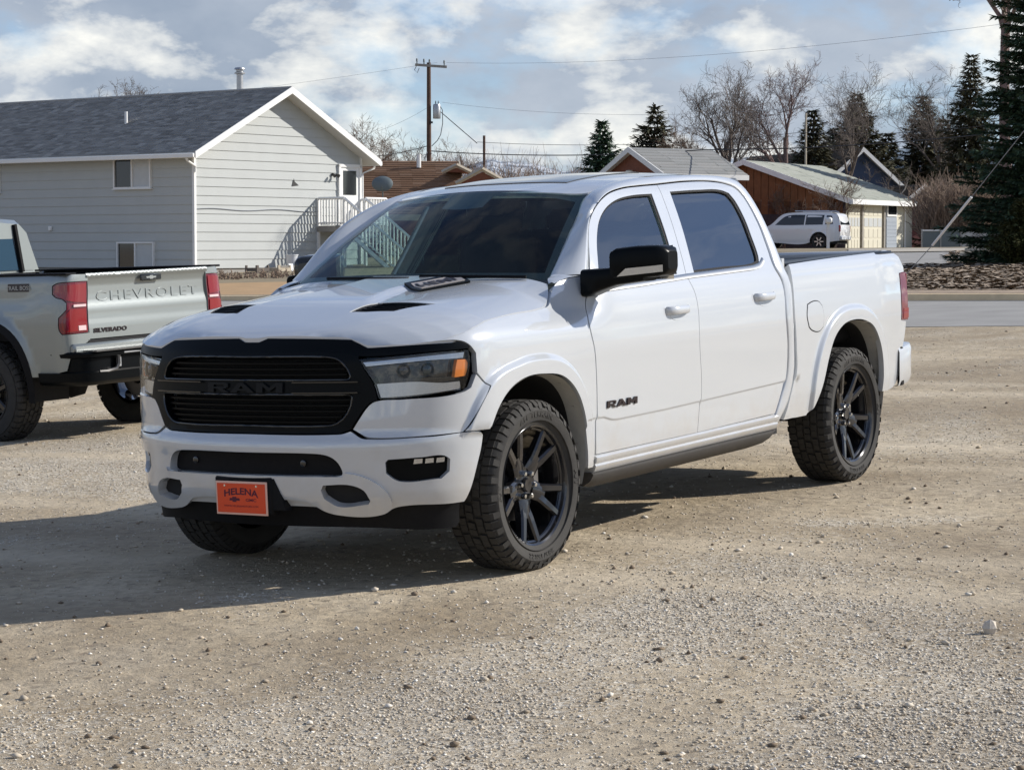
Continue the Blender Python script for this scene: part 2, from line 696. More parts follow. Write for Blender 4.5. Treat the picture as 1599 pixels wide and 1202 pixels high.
def panel(name, outline, fn, out, mat, parent, mirror=False, **kw):
    V, Fc, LN = panel_data(outline, fn, out, **kw)
    obs = [link(name, raw_mesh(name, V, Fc, mat, 180, None, LN), parent)]
    if mirror:
        V2 = [(v[0], -v[1], v[2]) for v in V]
        F2, L2 = [], []
        k = 0
        for f in Fc:
            F2.append(f[::-1])
            for l in LN[k:k + len(f)][::-1]: L2.append((l[0], -l[1], l[2]))
            k += len(f)
        obs.append(link(name, raw_mesh(name, V2, F2, mat, 180, None, L2), parent))
    return obs


def loft(name, curves, mat, parent, mirror=False, smooth=180, closed=False):
    """Skin between polylines with the same number of points."""
    n = len(curves[0])
    V = [p for c in curves for p in c]
    Fc = []
    for i in range(len(curves) - 1):
        for k in range(n - 1 + (1 if closed else 0)):
            k2 = (k + 1) % n
            Fc.append((i * n + k, i * n + k2, (i + 1) * n + k2, (i + 1) * n + k))
    obs = [link(name, raw_mesh(name, V, Fc, mat, smooth), parent)]
    if mirror:
        obs.append(link(name, raw_mesh(name, [(v[0], -v[1], v[2]) for v in V], [f[::-1] for f in Fc], mat, smooth), parent))
    return obs


def resample3(P, n):
    P = np.array(P, float)
    d = np.concatenate([[0], np.cumsum(np.linalg.norm(np.diff(P, axis=0), axis=1))])
    t = np.linspace(0, d[-1], n)
    return np.stack([np.interp(t, d, P[:, i]) for i in range(3)], 1)


def curve3(P, n):
    """Smooth polyline (Catmull-Rom) with n points."""
    P = np.array(P, float)
    Q = []
    for i in range(len(P) - 1):
        p0 = P[max(i - 1, 0)]; p1 = P[i]; p2 = P[i + 1]; p3 = P[min(i + 2, len(P) - 1)]
        L = np.linalg.norm(p2 - p1)
        d1 = (p2 - p0); d1 = d1 / max(np.linalg.norm(d1), 1e-9) * L
        d2 = (p3 - p1); d2 = d2 / max(np.linalg.norm(d2), 1e-9) * L
        for t in np.linspace(0, 1, 12, endpoint=False):
            Q.append((2 * t ** 3 - 3 * t ** 2 + 1) * p1 + (t ** 3 - 2 * t ** 2 + t) * d1 + (-2 * t ** 3 + 3 * t ** 2) * p2 + (t ** 3 - t ** 2) * d2)
    Q.append(P[-1])
    return resample3(Q, n)
# ================================================================== WHITE PICKUP
# local axes: x forward (front axle at 0), y to its left, z up, ground at 0
XC, NX, MY = 0.30, 2.72, 2.2
_zt = np.arange(0, 2.2, 0.004)


def table(zs, ys, w=0.02):
    y = np.interp(_zt, zs, ys)
    k = int(w / 0.004)
    if k > 0:
        g = np.exp(-0.5 * (np.arange(-3 * k, 3 * k + 1) / k) ** 2); g /= g.sum()
        y = np.convolve(np.pad(y, 3 * k, mode='edge'), g, mode='valid')
    return lambda z: np.interp(z, _zt, y)


PD = table([.35, .42, .5, .62, .75, .9, 1.02, 1.14, 1.22, 1.30, 1.36, 1.6, 1.83, 1.9], [.955, .972, .988, .996, 1.004, 1.014, 1.02, 1.015, 1.004, .984, .958, .846, .73, .66])
PF = table([.35, .45, .6, .8, 1.0, 1.13, 1.19, 1.24, 1.30, 1.38], [.96, .985, .995, 1.012, 1.02, 1.016, .99, .935, .905, .86], .015)
PB = table([.35, .45, .6, .8, 1.0, 1.12, 1.22, 1.30, 1.36, 1.385, 1.42], [.955, .975, .995, 1.008, 1.016, 1.012, 1.0, .985, .968, .945, .90], .012)
X0 = table([.25, .38, .45, .60, .675, .70, .735, .80, 1.06, 1.12, 1.17, 1.2, 1.4], [.90, .94, .965, .972, .985, .98, .952, .948, .925, .905, .875, .85, .80], .008)
_t = np.linspace(0, 1, 4001)
_yy = 1 - (1 - _t) ** 3
_xx = .66 * np.clip(1 - _yy ** MY, 0, 1) ** (1 / NX)
_S = np.concatenate([[0], np.cumsum(np.hypot(np.diff(_xx), np.diff(_yy)))])
SE = _S[-1]


def arch(x, z, xc, a, b, z0=0.41, n=2.4):
    return ((np.abs(x - xc) / a) ** n + (np.maximum(z - z0, 0) / b) ** n) ** (1 / n)


def flare(x, z):
    r1 = arch(x, z, 0.0, .475, .535)
    k1 = 1.155 + .11 * sm(.15, .5, x)
    f = 0.026 * (1 - sm(k1 - .03, k1 + .03, r1)) * (x > -1.2) * np.where(x > .2, sm(.69, .735, z), 1.0)
    r2 = arch(x, z, -3.645, .50, .58)
    k2 = 1.15
    f = f + 0.024 * (1 - sm(k2 - .03, k2 + .03, r2)) * (x < -2.4)
    return f


_CX = [-3.2, -2.703, -1.696, -1.296, -.80, -.74, -.66, -.5, 0]
_CZ = [.70, .694, .670, .661, .656, .660, .680, .684, .684]


def ysec(x, z):
    y = PD(z)
    wf = sm(-.78, -.32, x)
    y = y * (1 - wf) + PF(z) * wf
    wb = sm(-2.80, -2.86, x)
    y = y * (1 - wb) + PB(z) * wb
    y = y - .035 * sm(-4.05, -4.62, x)
    zc = np.interp(x, _CX, _CZ)
    y = y - 0.010 * (1 - sm(zc - .012, zc + .004, z)) * ((x < -.45) & (x > -2.9))
    return y


def SX(x, z):
    """body side: plan position x, height z -> point"""
    x = np.asarray(x, float); z = np.asarray(z, float)
    return np.stack([x, ysec(x, z) + flare(x, z), z], -1)


def FS(s, z):
    """body skin by plan arc length s from the nose centre and height z"""
    s = np.asarray(s, float); z = np.asarray(z, float)
    sg = np.where(s < 0, -1.0, 1.0); q = np.abs(s)
    X = np.where(q <= SE, np.interp(q, _S, _xx), -(q - SE))
    Yn = np.where(q <= SE, np.interp(q, _S, _yy), 1.0)
    a = np.where(X > 0, (X0(z) - XC) / .66, 1.0)
    x = XC + X * a
    y = Yn * ysec(x, z) + flare(x, z) * sm(.55, .85, Yn)
    return np.stack([x, sg * y, z], -1)


def sx(x, z=.9):
    if x <= XC: return SE + XC - x
    X = (x - XC) / ((float(X0(z)) - XC) / .66)
    return float(np.interp(X, _xx[::-1], _S[::-1]))


def sp(pts): return [(sx(x, z), z) for x, z in pts]


# the bonnet edge runs along the wing top and the lip above the grille
_E3 = [(-.60, .78, 1.395), (-.50, .80, 1.385), (-.42, .845, 1.36), (-.36, .885, 1.32), (-.31, .908, 1.285), (-.27, .918, 1.262)]
_E3 += [tuple(SX(x, z)) for x, z in ((-.206, 1.249), (.068, 1.237), (.332, 1.219))]
_E3 += [tuple(FS(s, z)) for s, z in ((1.19, 1.196), (1.05, 1.165), (.905, 1.142), (.75, 1.134), (.628, 1.131), (.580, 1.153), (.542, 1.170), (.38, 1.176))]
_E3.sort()
_HX, _HY, _HZ = [list(v) for v in zip(*_E3)]
_HX.append(.92); _HY.append(_HY[-1]); _HZ.append(1.165)
_CXh = [-.60, -.5, -.3, 0, .3, .45, .6, .7, .8, .875, .90, .92]
_CZh = [1.42, 1.41, 1.385, 1.352, 1.318, 1.298, 1.268, 1.242, 1.212, 1.180, 1.164, 1.15]
_hx = np.arange(-.7, 1.0, .005)


def smt(x, y, w=8):
    v = np.interp(_hx, x, y)
    g = np.exp(-0.5 * (np.arange(-3 * w, 3 * w + 1) / w) ** 2); g /= g.sum()
    v = np.convolve(np.pad(v, 3 * w, mode='edge'), g, mode='valid')
    return lambda q: np.interp(q, _hx, v)


HYe, HZe, HZc = smt(_HX, _HY, 1), smt(_HX, _HZ, 1), smt(_CXh, _CZh, 8)


def HD(x, y):
    """bonnet skin"""
    x = np.asarray(x, float); y = np.asarray(y, float)
    ay = np.abs(y)
    r = np.clip(ay / np.maximum(HYe(x), .05), 0, 1.12)
    z = HZe(x) + (HZc(x) - HZe(x)) * (1 - r ** 4.6)
    yb = .25 + .15 * sm(0, .65, x)
    z = z + .022 * (1 - sm(yb - .045, yb + .045, ay)) * (1 - sm(.25, .70, x))
    # dished flats beside the power bulge carry the vents
    z = z + .006 * np.exp(-((ay - .50) / .16) ** 2) * np.exp(-((x - .40) / .20) ** 2)
    return np.stack([x, y, z], -1)


def WS(u, v):
    """windscreen: u across -1..1, v up 0..1"""
    u = np.asarray(u, float); v = np.asarray(v, float)
    y = u * (.80 + (.625 - .80) * v)
    k = 1 - u * u
    x = -.50 + (-1.19 + .50) * v + k * (.15 - .02 * v)
    z = 1.385 + (1.805 - 1.385) * v + k * (.012 + .028 * v) + .018 * np.sin(v * math.pi)
    return np.stack([x, y, z], -1)


_RX = [-2.95, -2.86, -2.8, -2.6, -2.3, -2.0, -1.7, -1.4, -1.2, -1.04, -.9]
_RZ = [1.83, 1.868, 1.890, 1.918, 1.932, 1.932, 1.918, 1.888, 1.858, 1.828, 1.79]
_DX = [-2.95, -2.86, -2.8, -2.6, -2.2, -1.8, -1.5, -1.33, -1.2, -1.0]
_DZ = [1.78, 1.83, 1.872, 1.890, 1.898, 1.890, 1.868, 1.842, 1.803, 1.75]
_rx = np.arange(-3.1, -.8, .005)


def smr(x, y, w=10):
    v = np.interp(_rx, x[::1], y)
    g = np.exp(-0.5 * (np.arange(-3 * w, 3 * w + 1) / w) ** 2); g /= g.sum()
    v = np.convolve(np.pad(v, 3 * w, mode='edge'), g, mode='valid')
    return lambda q: np.interp(q, _rx, v)


RZ, DZ = smr(_RX, _RZ), smr(_DX, _DZ, 6)


def RF(x, y):
    r = np.clip(np.abs(y) / .655, 0, 1)
    z = DZ(x) + (RZ(x) - DZ(x)) * (1 - r ** 2.6)
    return np.stack([np.asarray(x, float), np.asarray(y, float), z], -1)


def mirror_pts(P): return [(x, -y) for x, y in P]


def ram_letters():
    """wide slab letters R A M in a 3.5 x 1 box, convex pieces only"""
    R_ = [[(0, 0), (.30, 0), (.30, 1), (0, 1)], [(.30, .78), (.80, .78), (.80, 1), (.30, 1)], [(.80, .50), (1.0, .56), (1.0, .92), (.80, 1)], [(.30, .38), (.86, .38), (1.0, .56), (.30, .56)], [(.48, .38), (.74, .38), (1.06, 0), (.74, 0)]]
    A_ = [[(1.12, 0), (1.42, 0), (1.72, 1), (1.50, 1)], [(1.72, 1), (1.50, 1), (1.94, 0), (2.24, 0)][::-1], [(1.46, .18), (1.90, .18), (1.82, .38), (1.53, .38)]]
    M_ = [[(2.34, 0), (2.62, 0), (2.62, .62), (2.34, 1)], [(3.22, 0), (3.50, 0), (3.50, 1), (3.22, .62)], [(2.34, 1), (2.62, .62), (2.92, .12), (2.92, .50), (2.64, 1)], [(3.50, 1), (3.22, .62), (2.92, .12), (2.92, .50), (3.20, 1)]]
    return R_ + A_ + M_


def letters_on(mb, w, h, fn, d0, d1):
    """press the letters on fn(a, b, depth): a across -w/2..w/2, b up -h/2..h/2"""
    for k, P in enumerate(ram_letters()):
        P = [((x / 3.5 - .5) * w, (y - .5) * h) for x, y in P]
        ar = sum(P[i][0] * P[(i + 1) % len(P)][1] - P[(i + 1) % len(P)][0] * P[i][1] for i in range(len(P)))
        if ar < 0: P = P[::-1]
        n = len(P); e_ = .0003 * k
        V = [fn(x, y, d1 + e_) for x, y in P] + [fn(x, y, d0) for x, y in P]
        mb.add(V, [tuple(range(n))] + [(i, n + i, n + (i + 1) % n, (i + 1) % n) for i in range(n)])
    return mb


def sym(P):
    """close a half outline (s>=0, bottom centre to top centre) with its mirror image"""
    return P + [(-s, z) for s, z in P[::-1] if s > 1e-6]


def _feature_points():
    P = []
    for x in np.arange(-2.86, -.45, .022):
        zc = float(np.interp(x, _CX, _CZ))
        for d in (-.020, -.012, -.004, .004, .012): P.append((x, zc + d))
    for xc, a, b_, front in ((0.0, .475, .535, True), (-3.645, .50, .58, False)):
        for w in np.arange(-.02, math.pi + .02, .022):
            c, s_ = math.cos(w), math.sin(w)
            ux, uz = math.copysign(abs(c) ** (2 / 2.4), c), math.copysign(abs(s_) ** (2 / 2.4), s_)
            for d in (-.035, -.018, 0, .018, .035):
                k = 1.15
                if front:
                    k = 1.155 + .11 * float(sm(.15, .5, xc + a * 1.18 * ux))
                P.append((xc + a * (k + d) * ux, .41 + b_ * (k + d) * max(uz, 0)))
        for z in np.arange(.40, .50, .025):
            for d in (-.035, -.018, 0, .018, .035):
                P.append((xc - a * (1.15 + d), z)); P.append((xc + a * (1.15 + d), z))
    return P


FEAT = _feature_points()
FEAT_S = [(sx(x, z), z) for x, z in FEAT if -.9 < x < .62]
OUT_L = (0.15, 1, 0.1)
FRONT = (1, 0, 0.15)


# ---- wheels
def make_tyre(R_=.412, W=.285, rr=.292, deep=.012, blocks=58, name='tyre', chunky=1.0):
    """tyre about local Z axis, +Z is the outer face (z=0 at the wheel centre plane)"""
    mb = MB()
    h = W / 2
    prof = [(rr - .012, -h * .80), (rr, -h * .86), (rr + .03, -h * .97), (rr + .07, -h), (R_ - .035, -h * .93), (R_ - deep, -h * .76), (R_ - deep, 0),
            (R_ - deep, h * .76), (R_ - .035, h * .93), (rr + .07, h), (rr + .03, h * .97), (rr, h * .86), (rr - .012, h * .80)]
    mb.lathe(prof, 72)
    rnd = random.Random(5)
    # tread blocks: shoulder rows wrap onto the sidewall, centre rows zig-zag
    N = blocks

    def blk(a0, a1, z0, z1, r0, r1, skew=0.0):
        V = []
        for (zz, ra, rb) in ((z0, r0, r1), (z1, r0, r1)):
            for aa in (a0, a1):
                for r in (ra, rb):
                    w = aa + skew * zz
                    V.append((r * math.cos(w), r * math.sin(w), zz))
        mb.add(V, [(1, 5, 7, 3), (0, 1, 3, 2), (4, 6, 7, 5), (0, 4, 5, 1), (2, 3, 7, 6)])
    for k in range(N):
        a = 2 * math.pi * k / N; da = 2 * math.pi / N
        j = .18 * da * (k % 2)
        for sg in (-1, 1):
            z0, z1 = sorted((sg * h * .52, sg * h * .80))
            blk(a, a + da * .80, z0, z1, R_ - deep - .004, R_ - .001)
            # shoulder lug down the sidewall
            V = []
            l = 0.045 if k % 2 else 0.030
            for aa in (a + .02 * da, a + da * .74):
                c, s_ = math.cos(aa), math.sin(aa)
                for (r, z) in ((R_ - .002, h * .78), (R_ - .012, h * .90), (R_ - l, h * 1.0), (R_ - l, h * .90), (R_ - .03, h * .78)):
                    V.append((r * c, r * s_, sg * z))
            F5 = [(0, 1, 6, 5), (1, 2, 7, 6), (2, 3, 8, 7), (0, 4, 3, 2, 1), (5, 6, 7, 8, 9)]
            mb.add(V, F5 if sg > 0 else [f[::-1] for f in F5])
            z0, z1 = sorted((sg * h * .20, sg * h * .46))
            blk(a + .35 * da + j, a + da * 1.13 + j, z0, z1, R_ - deep - .004, R_, .25 * sg * da / h)
        blk(a + .1 * da - j, a + da * .82 - j, -h * .13, h * .13, R_ - deep - .004, R_ + .001, .5 * da / h)
    # raised rings and lettering pads on the sidewall
    for r in (rr + .022, R_ - .052):
        mb.lathe([(r - .004, h * .90), (r, h * 1.0), (r + .004, h * .90)], 72)
    return mb


def letters_ring(mb, txt, r, h, z, a0, wscale=1.0):
    V, Fc = text_mesh(txt, h, wscale, .015, 1.15, .003)
    P = []
    for v in V:
        w = a0 - v[0] / r
        rr_ = r + v[1]
        P.append((rr_ * math.cos(w), rr_ * math.sin(w), z + v[2]))
    mb.add(P, Fc)


def make_rim(spin):
    """five twin-spoke rim about local Z, lip at z=+.12, hub dished"""
    mb = MB()
    mb.lathe([(.255, -.13), (.262, -.02), (.268, .085), (.283, .100), (.2965, .106), (.2975, .118), (.290, .122), (.281, .116), (.276, .100), (.268, .094)], 72)
    mb.lathe([(.0, .078), (.030, .080), (.034, .072), (.036, .060), (.060, .056), (.085, .060), (.092, .050), (.092, -.02), (.0, -.02)], 40)

    def spoke(a, r0, r1, o0, o1, w0, w1, zf0, zf1, d0=.05, d1=.03):
        # tapered spoke from radius r0 (angle a+o0) to r1 (a+o1) with a chamfered crown
        A = Vector((r0 * math.cos(a + o0), r0 * math.sin(a + o0), 0)); B = Vector((r1 * math.cos(a + o1), r1 * math.sin(a + o1), 0))
        n = 5
        V = []
        t = (B - A).normalized(); s_ = Vector((-t.y, t.x, 0))
        for i in range(n + 1):
            f = i / n
            c = A.lerp(B, f); w = w0 + (w1 - w0) * f
            zf = zf0 + (zf1 - zf0) * (f ** .75); d = d0 + (d1 - d0) * f
            for (q, z) in ((-.5, zf - d), (-.5, zf - .010), (-.30, zf), (.30, zf), (.5, zf - .010), (.5, zf - d)):
                p = c + s_ * (q * w)
                V.append((p.x, p.y, z))
        Fc = []
        for i in range(n):
            for k in range(5):
                Fc.append((i * 6 + k, i * 6 + 6 + k, i * 6 + 7 + k, i * 6 + 1 + k)[::-1])
        mb.add(V, Fc)
    for k in range(5):
        a = spin + 2 * math.pi * k / 5
        spoke(a, .07, .160, 0, 0, .095, .086, .064, .078)
        for sg in (-1, 1):
            spoke(a, .120, .284, sg * .15, sg * .235, .047, .038, .070, .106, .05, .035)
    return mb


def lug_mesh():
    mb = MB()
    mb.lathe([(.014, 0), (.014, .024), (.010, .034), (0, .035)], 6)
    return mb.mesh('lug_nut', 'chrome', 30)


def wheel(parent, x, side, spin, rad, tyre_me, rim_me, lug_me, disc_me, yc=.870, lugs=True):
    """side=+1 left: local +Z of the wheel points outboard"""
    m = Matrix.Translation((x, side * yc, rad)) @ Matrix(((-1, 0, 0, 0), (0, 0, side, 0), (0, 1, 0, 0), (0, 0, 0, 1)))
    if side < 0:
        m = Matrix.Translation((x, side * yc, rad)) @ Matrix(((1, 0, 0, 0), (0, 0, -1, 0), (0, 1, 0, 0), (0, 0, 0, 1)))
    w = link('wheel', rim_me, parent, m)
    link('tyre', tyre_me, w)
    link('brake_disc', disc_me, w)
    if lugs:
        for k in range(6):
            a = spin + math.pi / 6 + k * math.pi / 3
            link('lug_nut', lug_me, w, Matrix.Translation((.062 * math.cos(a), .062 * math.sin(a), .052)))
    return w


def sweep_s(mb, s0, s1, z, h, d, off, n=24, out=None):
    """bar following the nose in plan: height h, depth d, front face at offset off"""
    ss = np.linspace(s0, s1, n)
    P = FS(ss, np.full(n, z)); Q = FS(ss + 1e-3, np.full(n, z))
    T = Q - P; T[:, 2] = 0
    T /= np.linalg.norm(T, axis=1, keepdims=True)
    Nn = np.stack([T[:, 1], -T[:, 0], 0 * T[:, 0]], 1)
    V, Fc = [], []
    for i in range(n):
        f = P[i] + Nn[i] * off; b = P[i] + Nn[i] * (off - d)
        V += [f + [0, 0, -h / 2], f + [0, 0, h / 2], b + [0, 0, h / 2], b + [0, 0, -h / 2]]
    for i in range(n - 1):
        for k in range(4):
            k2 = (k + 1) % 4
            Fc.append((i * 4 + k, (i + 1) * 4 + k, (i + 1) * 4 + k2, i * 4 + k2))
    Fc += [(0, 1, 2, 3), ((n - 1) * 4 + 3, (n - 1) * 4 + 2, (n - 1) * 4 + 1, (n - 1) * 4)]
    mb.add(V, Fc)


TRUCK_M = Matrix(((-0.540856, 0.840258, -0.037966, -0.7038), (-0.840547, -0.541598, -0.012313, 11.4601), (-0.030909, 0.025253, 0.999203, 0.1203), (0, 0, 0, 1)))


def build_white_pickup():
    T = empty('pickup_truck', TRUCK_M)
    tag(T, 'white crew cab pickup with black grille and orange dealer plate, parked across the gravel lot', 'pickup truck')
    W = 'white_paint'
    # ---------------- front fenders
    fen = sp([(-.590, .435), (-.578, .76), (-.550, 1.03), (-.520, 1.15), (-.548, 1.22), (-.605, 1.31), (-.668, 1.392), (-.52, 1.385), (-.425, 1.362),
              (-.345, 1.308), (-.292, 1.266), (-.206, 1.249), (.068, 1.237), (.332, 1.219)]) + [(1.19, 1.196), (1.05, 1.165), (.905, 1.143), (1.089, 1.139), (1.135, 1.115), (1.168, 1.080), (1.172, .990)] + \
        [(sx(.421, .926), .926)] + sp([(.496, .829), (.567, .725), (.425, .722), (.36, .822), (.258, .900), (.127, .940), (-.046, .943), (-.211, .918), (-.324, .85), (-.415, .724), (-.470, .54), (-.484, .435)])
    panel('front_fender', fen, FS, OUT_L, W, T, mirror=True, res=.035, estep=.02, gap=.0025, thick=.035, extra=FEAT_S)
    # ---------------- fascia under the lamps
    fas = [(.687, .887), (.80, .890), (1.098, .910), (1.135, .926), (1.166, .986)] + [(sx(.423, .924), .924)] + sp([(.498, .829), (.569, .722)]) + \
          [(.929, .718), (.690, .7165), (.640, .722), (.570, .757), (.600, .805), (.637, .858), (.660, .878)]
    panel('headlight_filler_panel', fas, FS, (1, .6, .1), W, T, mirror=True, res=.03, estep=.02, gap=.002, thick=.03, extra=FEAT_S)
    # ---------------- bonnet
    L = [tuple(FS(s, z)[:2]) for s, z in ((.040, 1.163), (.088, 1.180), (.20, 1.179), (.38, 1.176), (.542, 1.170), (.555, 1.164), (.580, 1.153), (.605, 1.140), (.628, 1.133), (.66, 1.132), (.75, 1.134), (.83, 1.138), (.905, 1.142), (.98, 1.153), (1.05, 1.165), (1.12, 1.180), (1.19, 1.196))]
    L += [(x, y - .002) for x, y, z in _E3[::-1] if -.43 < x < .35] + [(-.455, .70), (-.41, .35), (-.385, .0)]
    hood = [(x, y) for x, y in L] + [(x, -y) for x, y in L[::-1] if y > 0]
    vent = [(.565, .340), (.515, .565), (.305, .665), (.36, .365)]
    panel('hood', hood, HD, (.2, 0, 1), W, T, res=.026, estep=.016, gap=.0042, thick=.03, corner=13, tdir=(0, 0, -1), holes=[vent, mirror_pts(vent)])
    for sg in (1, -1):
        vv = [(x, sg * y) for x, y in vent]
        v_ = panel('hood_vent', vv, HD, (.2, 0, 1), 'black_plastic', T, res=.03, off=-.005, thick=.02, gap=-.002)[0]
        for k in range(6):
            f = (k + .5) / 6
            a = np.array(vent[0]) * (1 - f) + np.array(vent[3]) * f; b = np.array(vent[1]) * (1 - f) + np.array(vent[2]) * f
            a, b = a * .88 + b * .12, a * .12 + b * .88
            pts = [HD(np.array(a[0] + (b[0] - a[0]) * t), np.array(sg * (a[1] + (b[1] - a[1]) * t))) + [0, 0, -.004] for t in np.linspace(0, 1, 6)]
            MB().tube(pts, .004, 6).build('slat', 'black_satin', v_)
        if sg < 0: continue
        # raised bezel on the flank of the bulge
        q = [(.02, .375), (-.285, .468), (-.49, .262), (-.07, .215)]
        bz = panel('hood_bezel', q, HD, (.2, 0, 1), 'black_satin', T, res=.04, off=.012, thick=.025)[0]
        QA = [np.array(v) for v in q]

        def on_bezel(f, g_):
            o_ = QA[0] * (1 - f) + QA[1] * f; i_ = QA[3] * (1 - f) + QA[2] * f
            return o_ * (1 - g_) + i_ * g_
        panel('bezel_insert', [tuple(on_bezel(f, g_)) for f, g_ in ((.07, .14), (.93, .14), (.93, .86), (.07, .86))], HD, (.2, 0, 1), 'bezel_grey', bz, res=.04, off=.0150, thick=.004)
        V, Fc = text_mesh('HEMI', 1.0, 1.0, .03, 1.1, 0)
        mx = float(np.max(np.abs(V[:, 0])))
        P = []
        for v in V:
            r_ = on_bezel(.46 + v[0] / mx * .34, .5 + v[1] * .50)
            h = HD(r_[0], r_[1]); P.append((float(h[0]), float(h[1]), float(h[2]) + .0185))
        MB().add(P, Fc).build('bezel_lettering', 'badge_black', bz)
    # ---------------- black lip between bonnet and grille
    tr = sym([(0, 1.110), (.395, 1.112), (.487, 1.108), (.595, 1.092), (.914, 1.1005), (1.128, 1.106), (1.135, 1.112), (1.086, 1.1365), (.915, 1.1365), (.628, 1.128), (.580, 1.150), (.542, 1.167), (.38, 1.173), (.088, 1.178), (.042, 1.160), (0, 1.160)])
    panel('hood_lip_trim', tr, FS, FRONT, 'black_satin', T, res=.03, estep=.02, thick=.03, off=-.004, corner=13)
    # ---------------- grille
    sur = sym([(0, .737), (.505, .739), (.560, .757), (.632, .862), (.655, .882), (.686, .884), (.662, .965), (.627, 1.02), (.590, 1.082), (.592, 1.092), (.487, 1.106), (0, 1.108)])
    hu = sym([(0, .984), (.522, .984), (.534, .989), (.537, 1.0), (.526, 1.028), (.508, 1.053), (.488, 1.070), (.462, 1.082), (.43, 1.088), (.39, 1.091), (0, 1.092)])
    hl = sym([(0, .773), (.42, .774), (.455, .777), (.482, .786), (.510, .806), (.530, .832), (.545, .870), (.549, .902), (.546, .912), (.534, .918), (0, .918)])
    hu = [(s * 1.035, z) for s, z in hu]; hl = [(s * 1.03, z) for s, z in hl]
    g = panel('grille', sur, FS, FRONT, 'black_satin', T, res=.03, estep=.02, thick=.055, off=.004, holes=[hu, hl], corner=16)[0]
    panel('grille_backing', sym([(0, .74), (.55, .75), (.60, 1.10), (0, 1.10)]), FS, FRONT, 'dark_inside', g, res=.08, off=-.075, thick=.0)
    for ho in (hu, hl):
        rg_ = poly_smooth(ho, .02, 16)
        mb = MB(); mb.tube([tuple(FS(np.array(s_), np.array(z_)) + np.array([.003, 0, 0])) for s_, z_ in rg_], .0055, 6, closed=True)
        mb.build('grille_frame', 'black_gloss', g, 60)
    for z, s1 in ((1.060, .50), (1.034, .52), (1.008, .53), (.892, .55), (.866, .545), (.840, .53), (.814, .51), (.790, .48)):
        mb = MB(); sweep_s(mb, -s1, s1, z, .009, .04, -.016)
        mb.build('grille_bar', 'black_satin', g)
    for sg in (-1, 1):
        mb = MB()
        for z in (.9755, .9265):
            ss = [(.268, z), (.595, z)]
            sweep_s(mb, sg * .268 if sg > 0 else -.595, .595 if sg > 0 else -.268, z, .006, .02, .020)
        mb.build('grille_bar', 'black_gloss', g)
    def on_nose(a_, b2, d_):
        f = FS(np.array(a_ - .005), np.array(.951 + b2)); return (f[0] + d_, f[1], f[2])
    letters_on(MB(), .445, .046, on_nose, .004, .013).build('grille_lettering', 'black_letter', g, 20)
    # ---------------- headlights
    hlp = [(.590, 1.079), (.914, 1.0955), (1.124, 1.1015), (1.134, 1.066), (1.121, .975), (1.100, .918), (.80, .8955), (.690, .893), (.664, .967), (.630, 1.018)]
    for sg in (1, -1):
        o = (1, .5 * sg, .1)
        P_ = lambda L_: [(sg * s, z) for s, z in L_]
        h = panel('headlight', P_(hlp), FS, o, 'black_gloss', T, res=.04, off=-.060, thick=-.058, gap=.001)[0]
        panel('lens', P_(hlp), FS, o, 'lamp_glass', h, res=.035, off=-.003, thick=0, gap=.002)
        panel('running_light_strip', P_([(.606, 1.066), (.914, 1.084), (1.112, 1.090), (1.106, 1.064), (.90, 1.063), (.622, 1.044)]), FS, o, 'reflector', h, res=.03, off=-.022, thick=.02)
        panel('lower_reflector', P_([(.672, .962), (.860, .966), (.99, .954), (1.085, .956), (1.092, .921), (.80, .902), (.694, .899)]), FS, o, 'reflector', h, res=.02, off=-.025, thick=.02)
        panel('turn_signal', P_([(1.066, 1.058), (1.116, 1.056), (1.125, 1.040), (1.120, 1.008), (1.108, .980), (1.048, .976), (1.055, 1.018)]), FS, o, 'amber_lens', h, res=.02, off=-.012, thick=.03)
        panel('bezel_blade', P_([(.80, .984), (1.03, .980), (1.03, .970), (.80, .972)]), FS, o, 'black_gloss', h, res=.02, off=-.02, thick=.02)
        for s_ in (.80, .915):
            c = FS(np.array(sg * s_), np.array(1.018)); n_ = (FS(np.array(sg * s_ + .01), np.array(1.018)) - FS(np.array(sg * s_ - .01), np.array(1.018)))
            nn = Vector((n_[1], -n_[0], 0)).normalized()
            if nn.x < 0: nn = -nn
            mt = frame(Vector(c) - nn * .05, nn.cross(Vector((0, 0, 1))), (0, 0, 1))
            if (mt.to_3x3() @ Vector((0, 0, 1))).dot(nn) < 0: mt = mt @ Matrix.Rotation(math.pi, 4, 'X')
            mb = MB()
            mb.lathe([(.033, -.01), (.036, .022), (.031, .024), (.029, .010), (.026, .016), (.015, .026), (0, .030)], 24, mt)
            mb.build('projector', 'black_gloss', h)
    # ---------------- bumper
    bump = sym([(0, .40), (.36, .40), (.724, .375), (.790, .3955), (1.051, .396), (1.117, .398), (1.128, .412), (1.192, .572), (1.222, .683), (1.220, .699), (1.203, .7085), (.929, .7125), (.667, .7115), (.622, .716), (.560, .748), (.520, .736), (.48, .734), (0, .733)])
    op = sym([(0, .543), (.40, .5435), (.515, .545), (.528, .549), (.531, .560), (.524, .582), (.510, .606), (.488, .627), (.460, .640), (.425, .647), (.38, .650), (0, .651)])
    fog = [(.735, .604), (.748, .617), (.905, .622), (1.010, .622), (1.037, .604), (1.034, .548), (.994, .517), (.820, .511), (.780, .521), (.737, .553)]
    TOW = [(.424, .480), (.436, .504), (.572, .504), (.634, .478), (.662, .434), (.652, .417), (.500, .408), (.438, .444)]
    b = panel('front_bumper', bump, FS, FRONT, W, T, res=.03, estep=.02, thick=.05, corner=34, holes=[op, fog, mirror_pts_s(fog), TOW, mirror_pts_s(TOW)])[0]
    tow = TOW
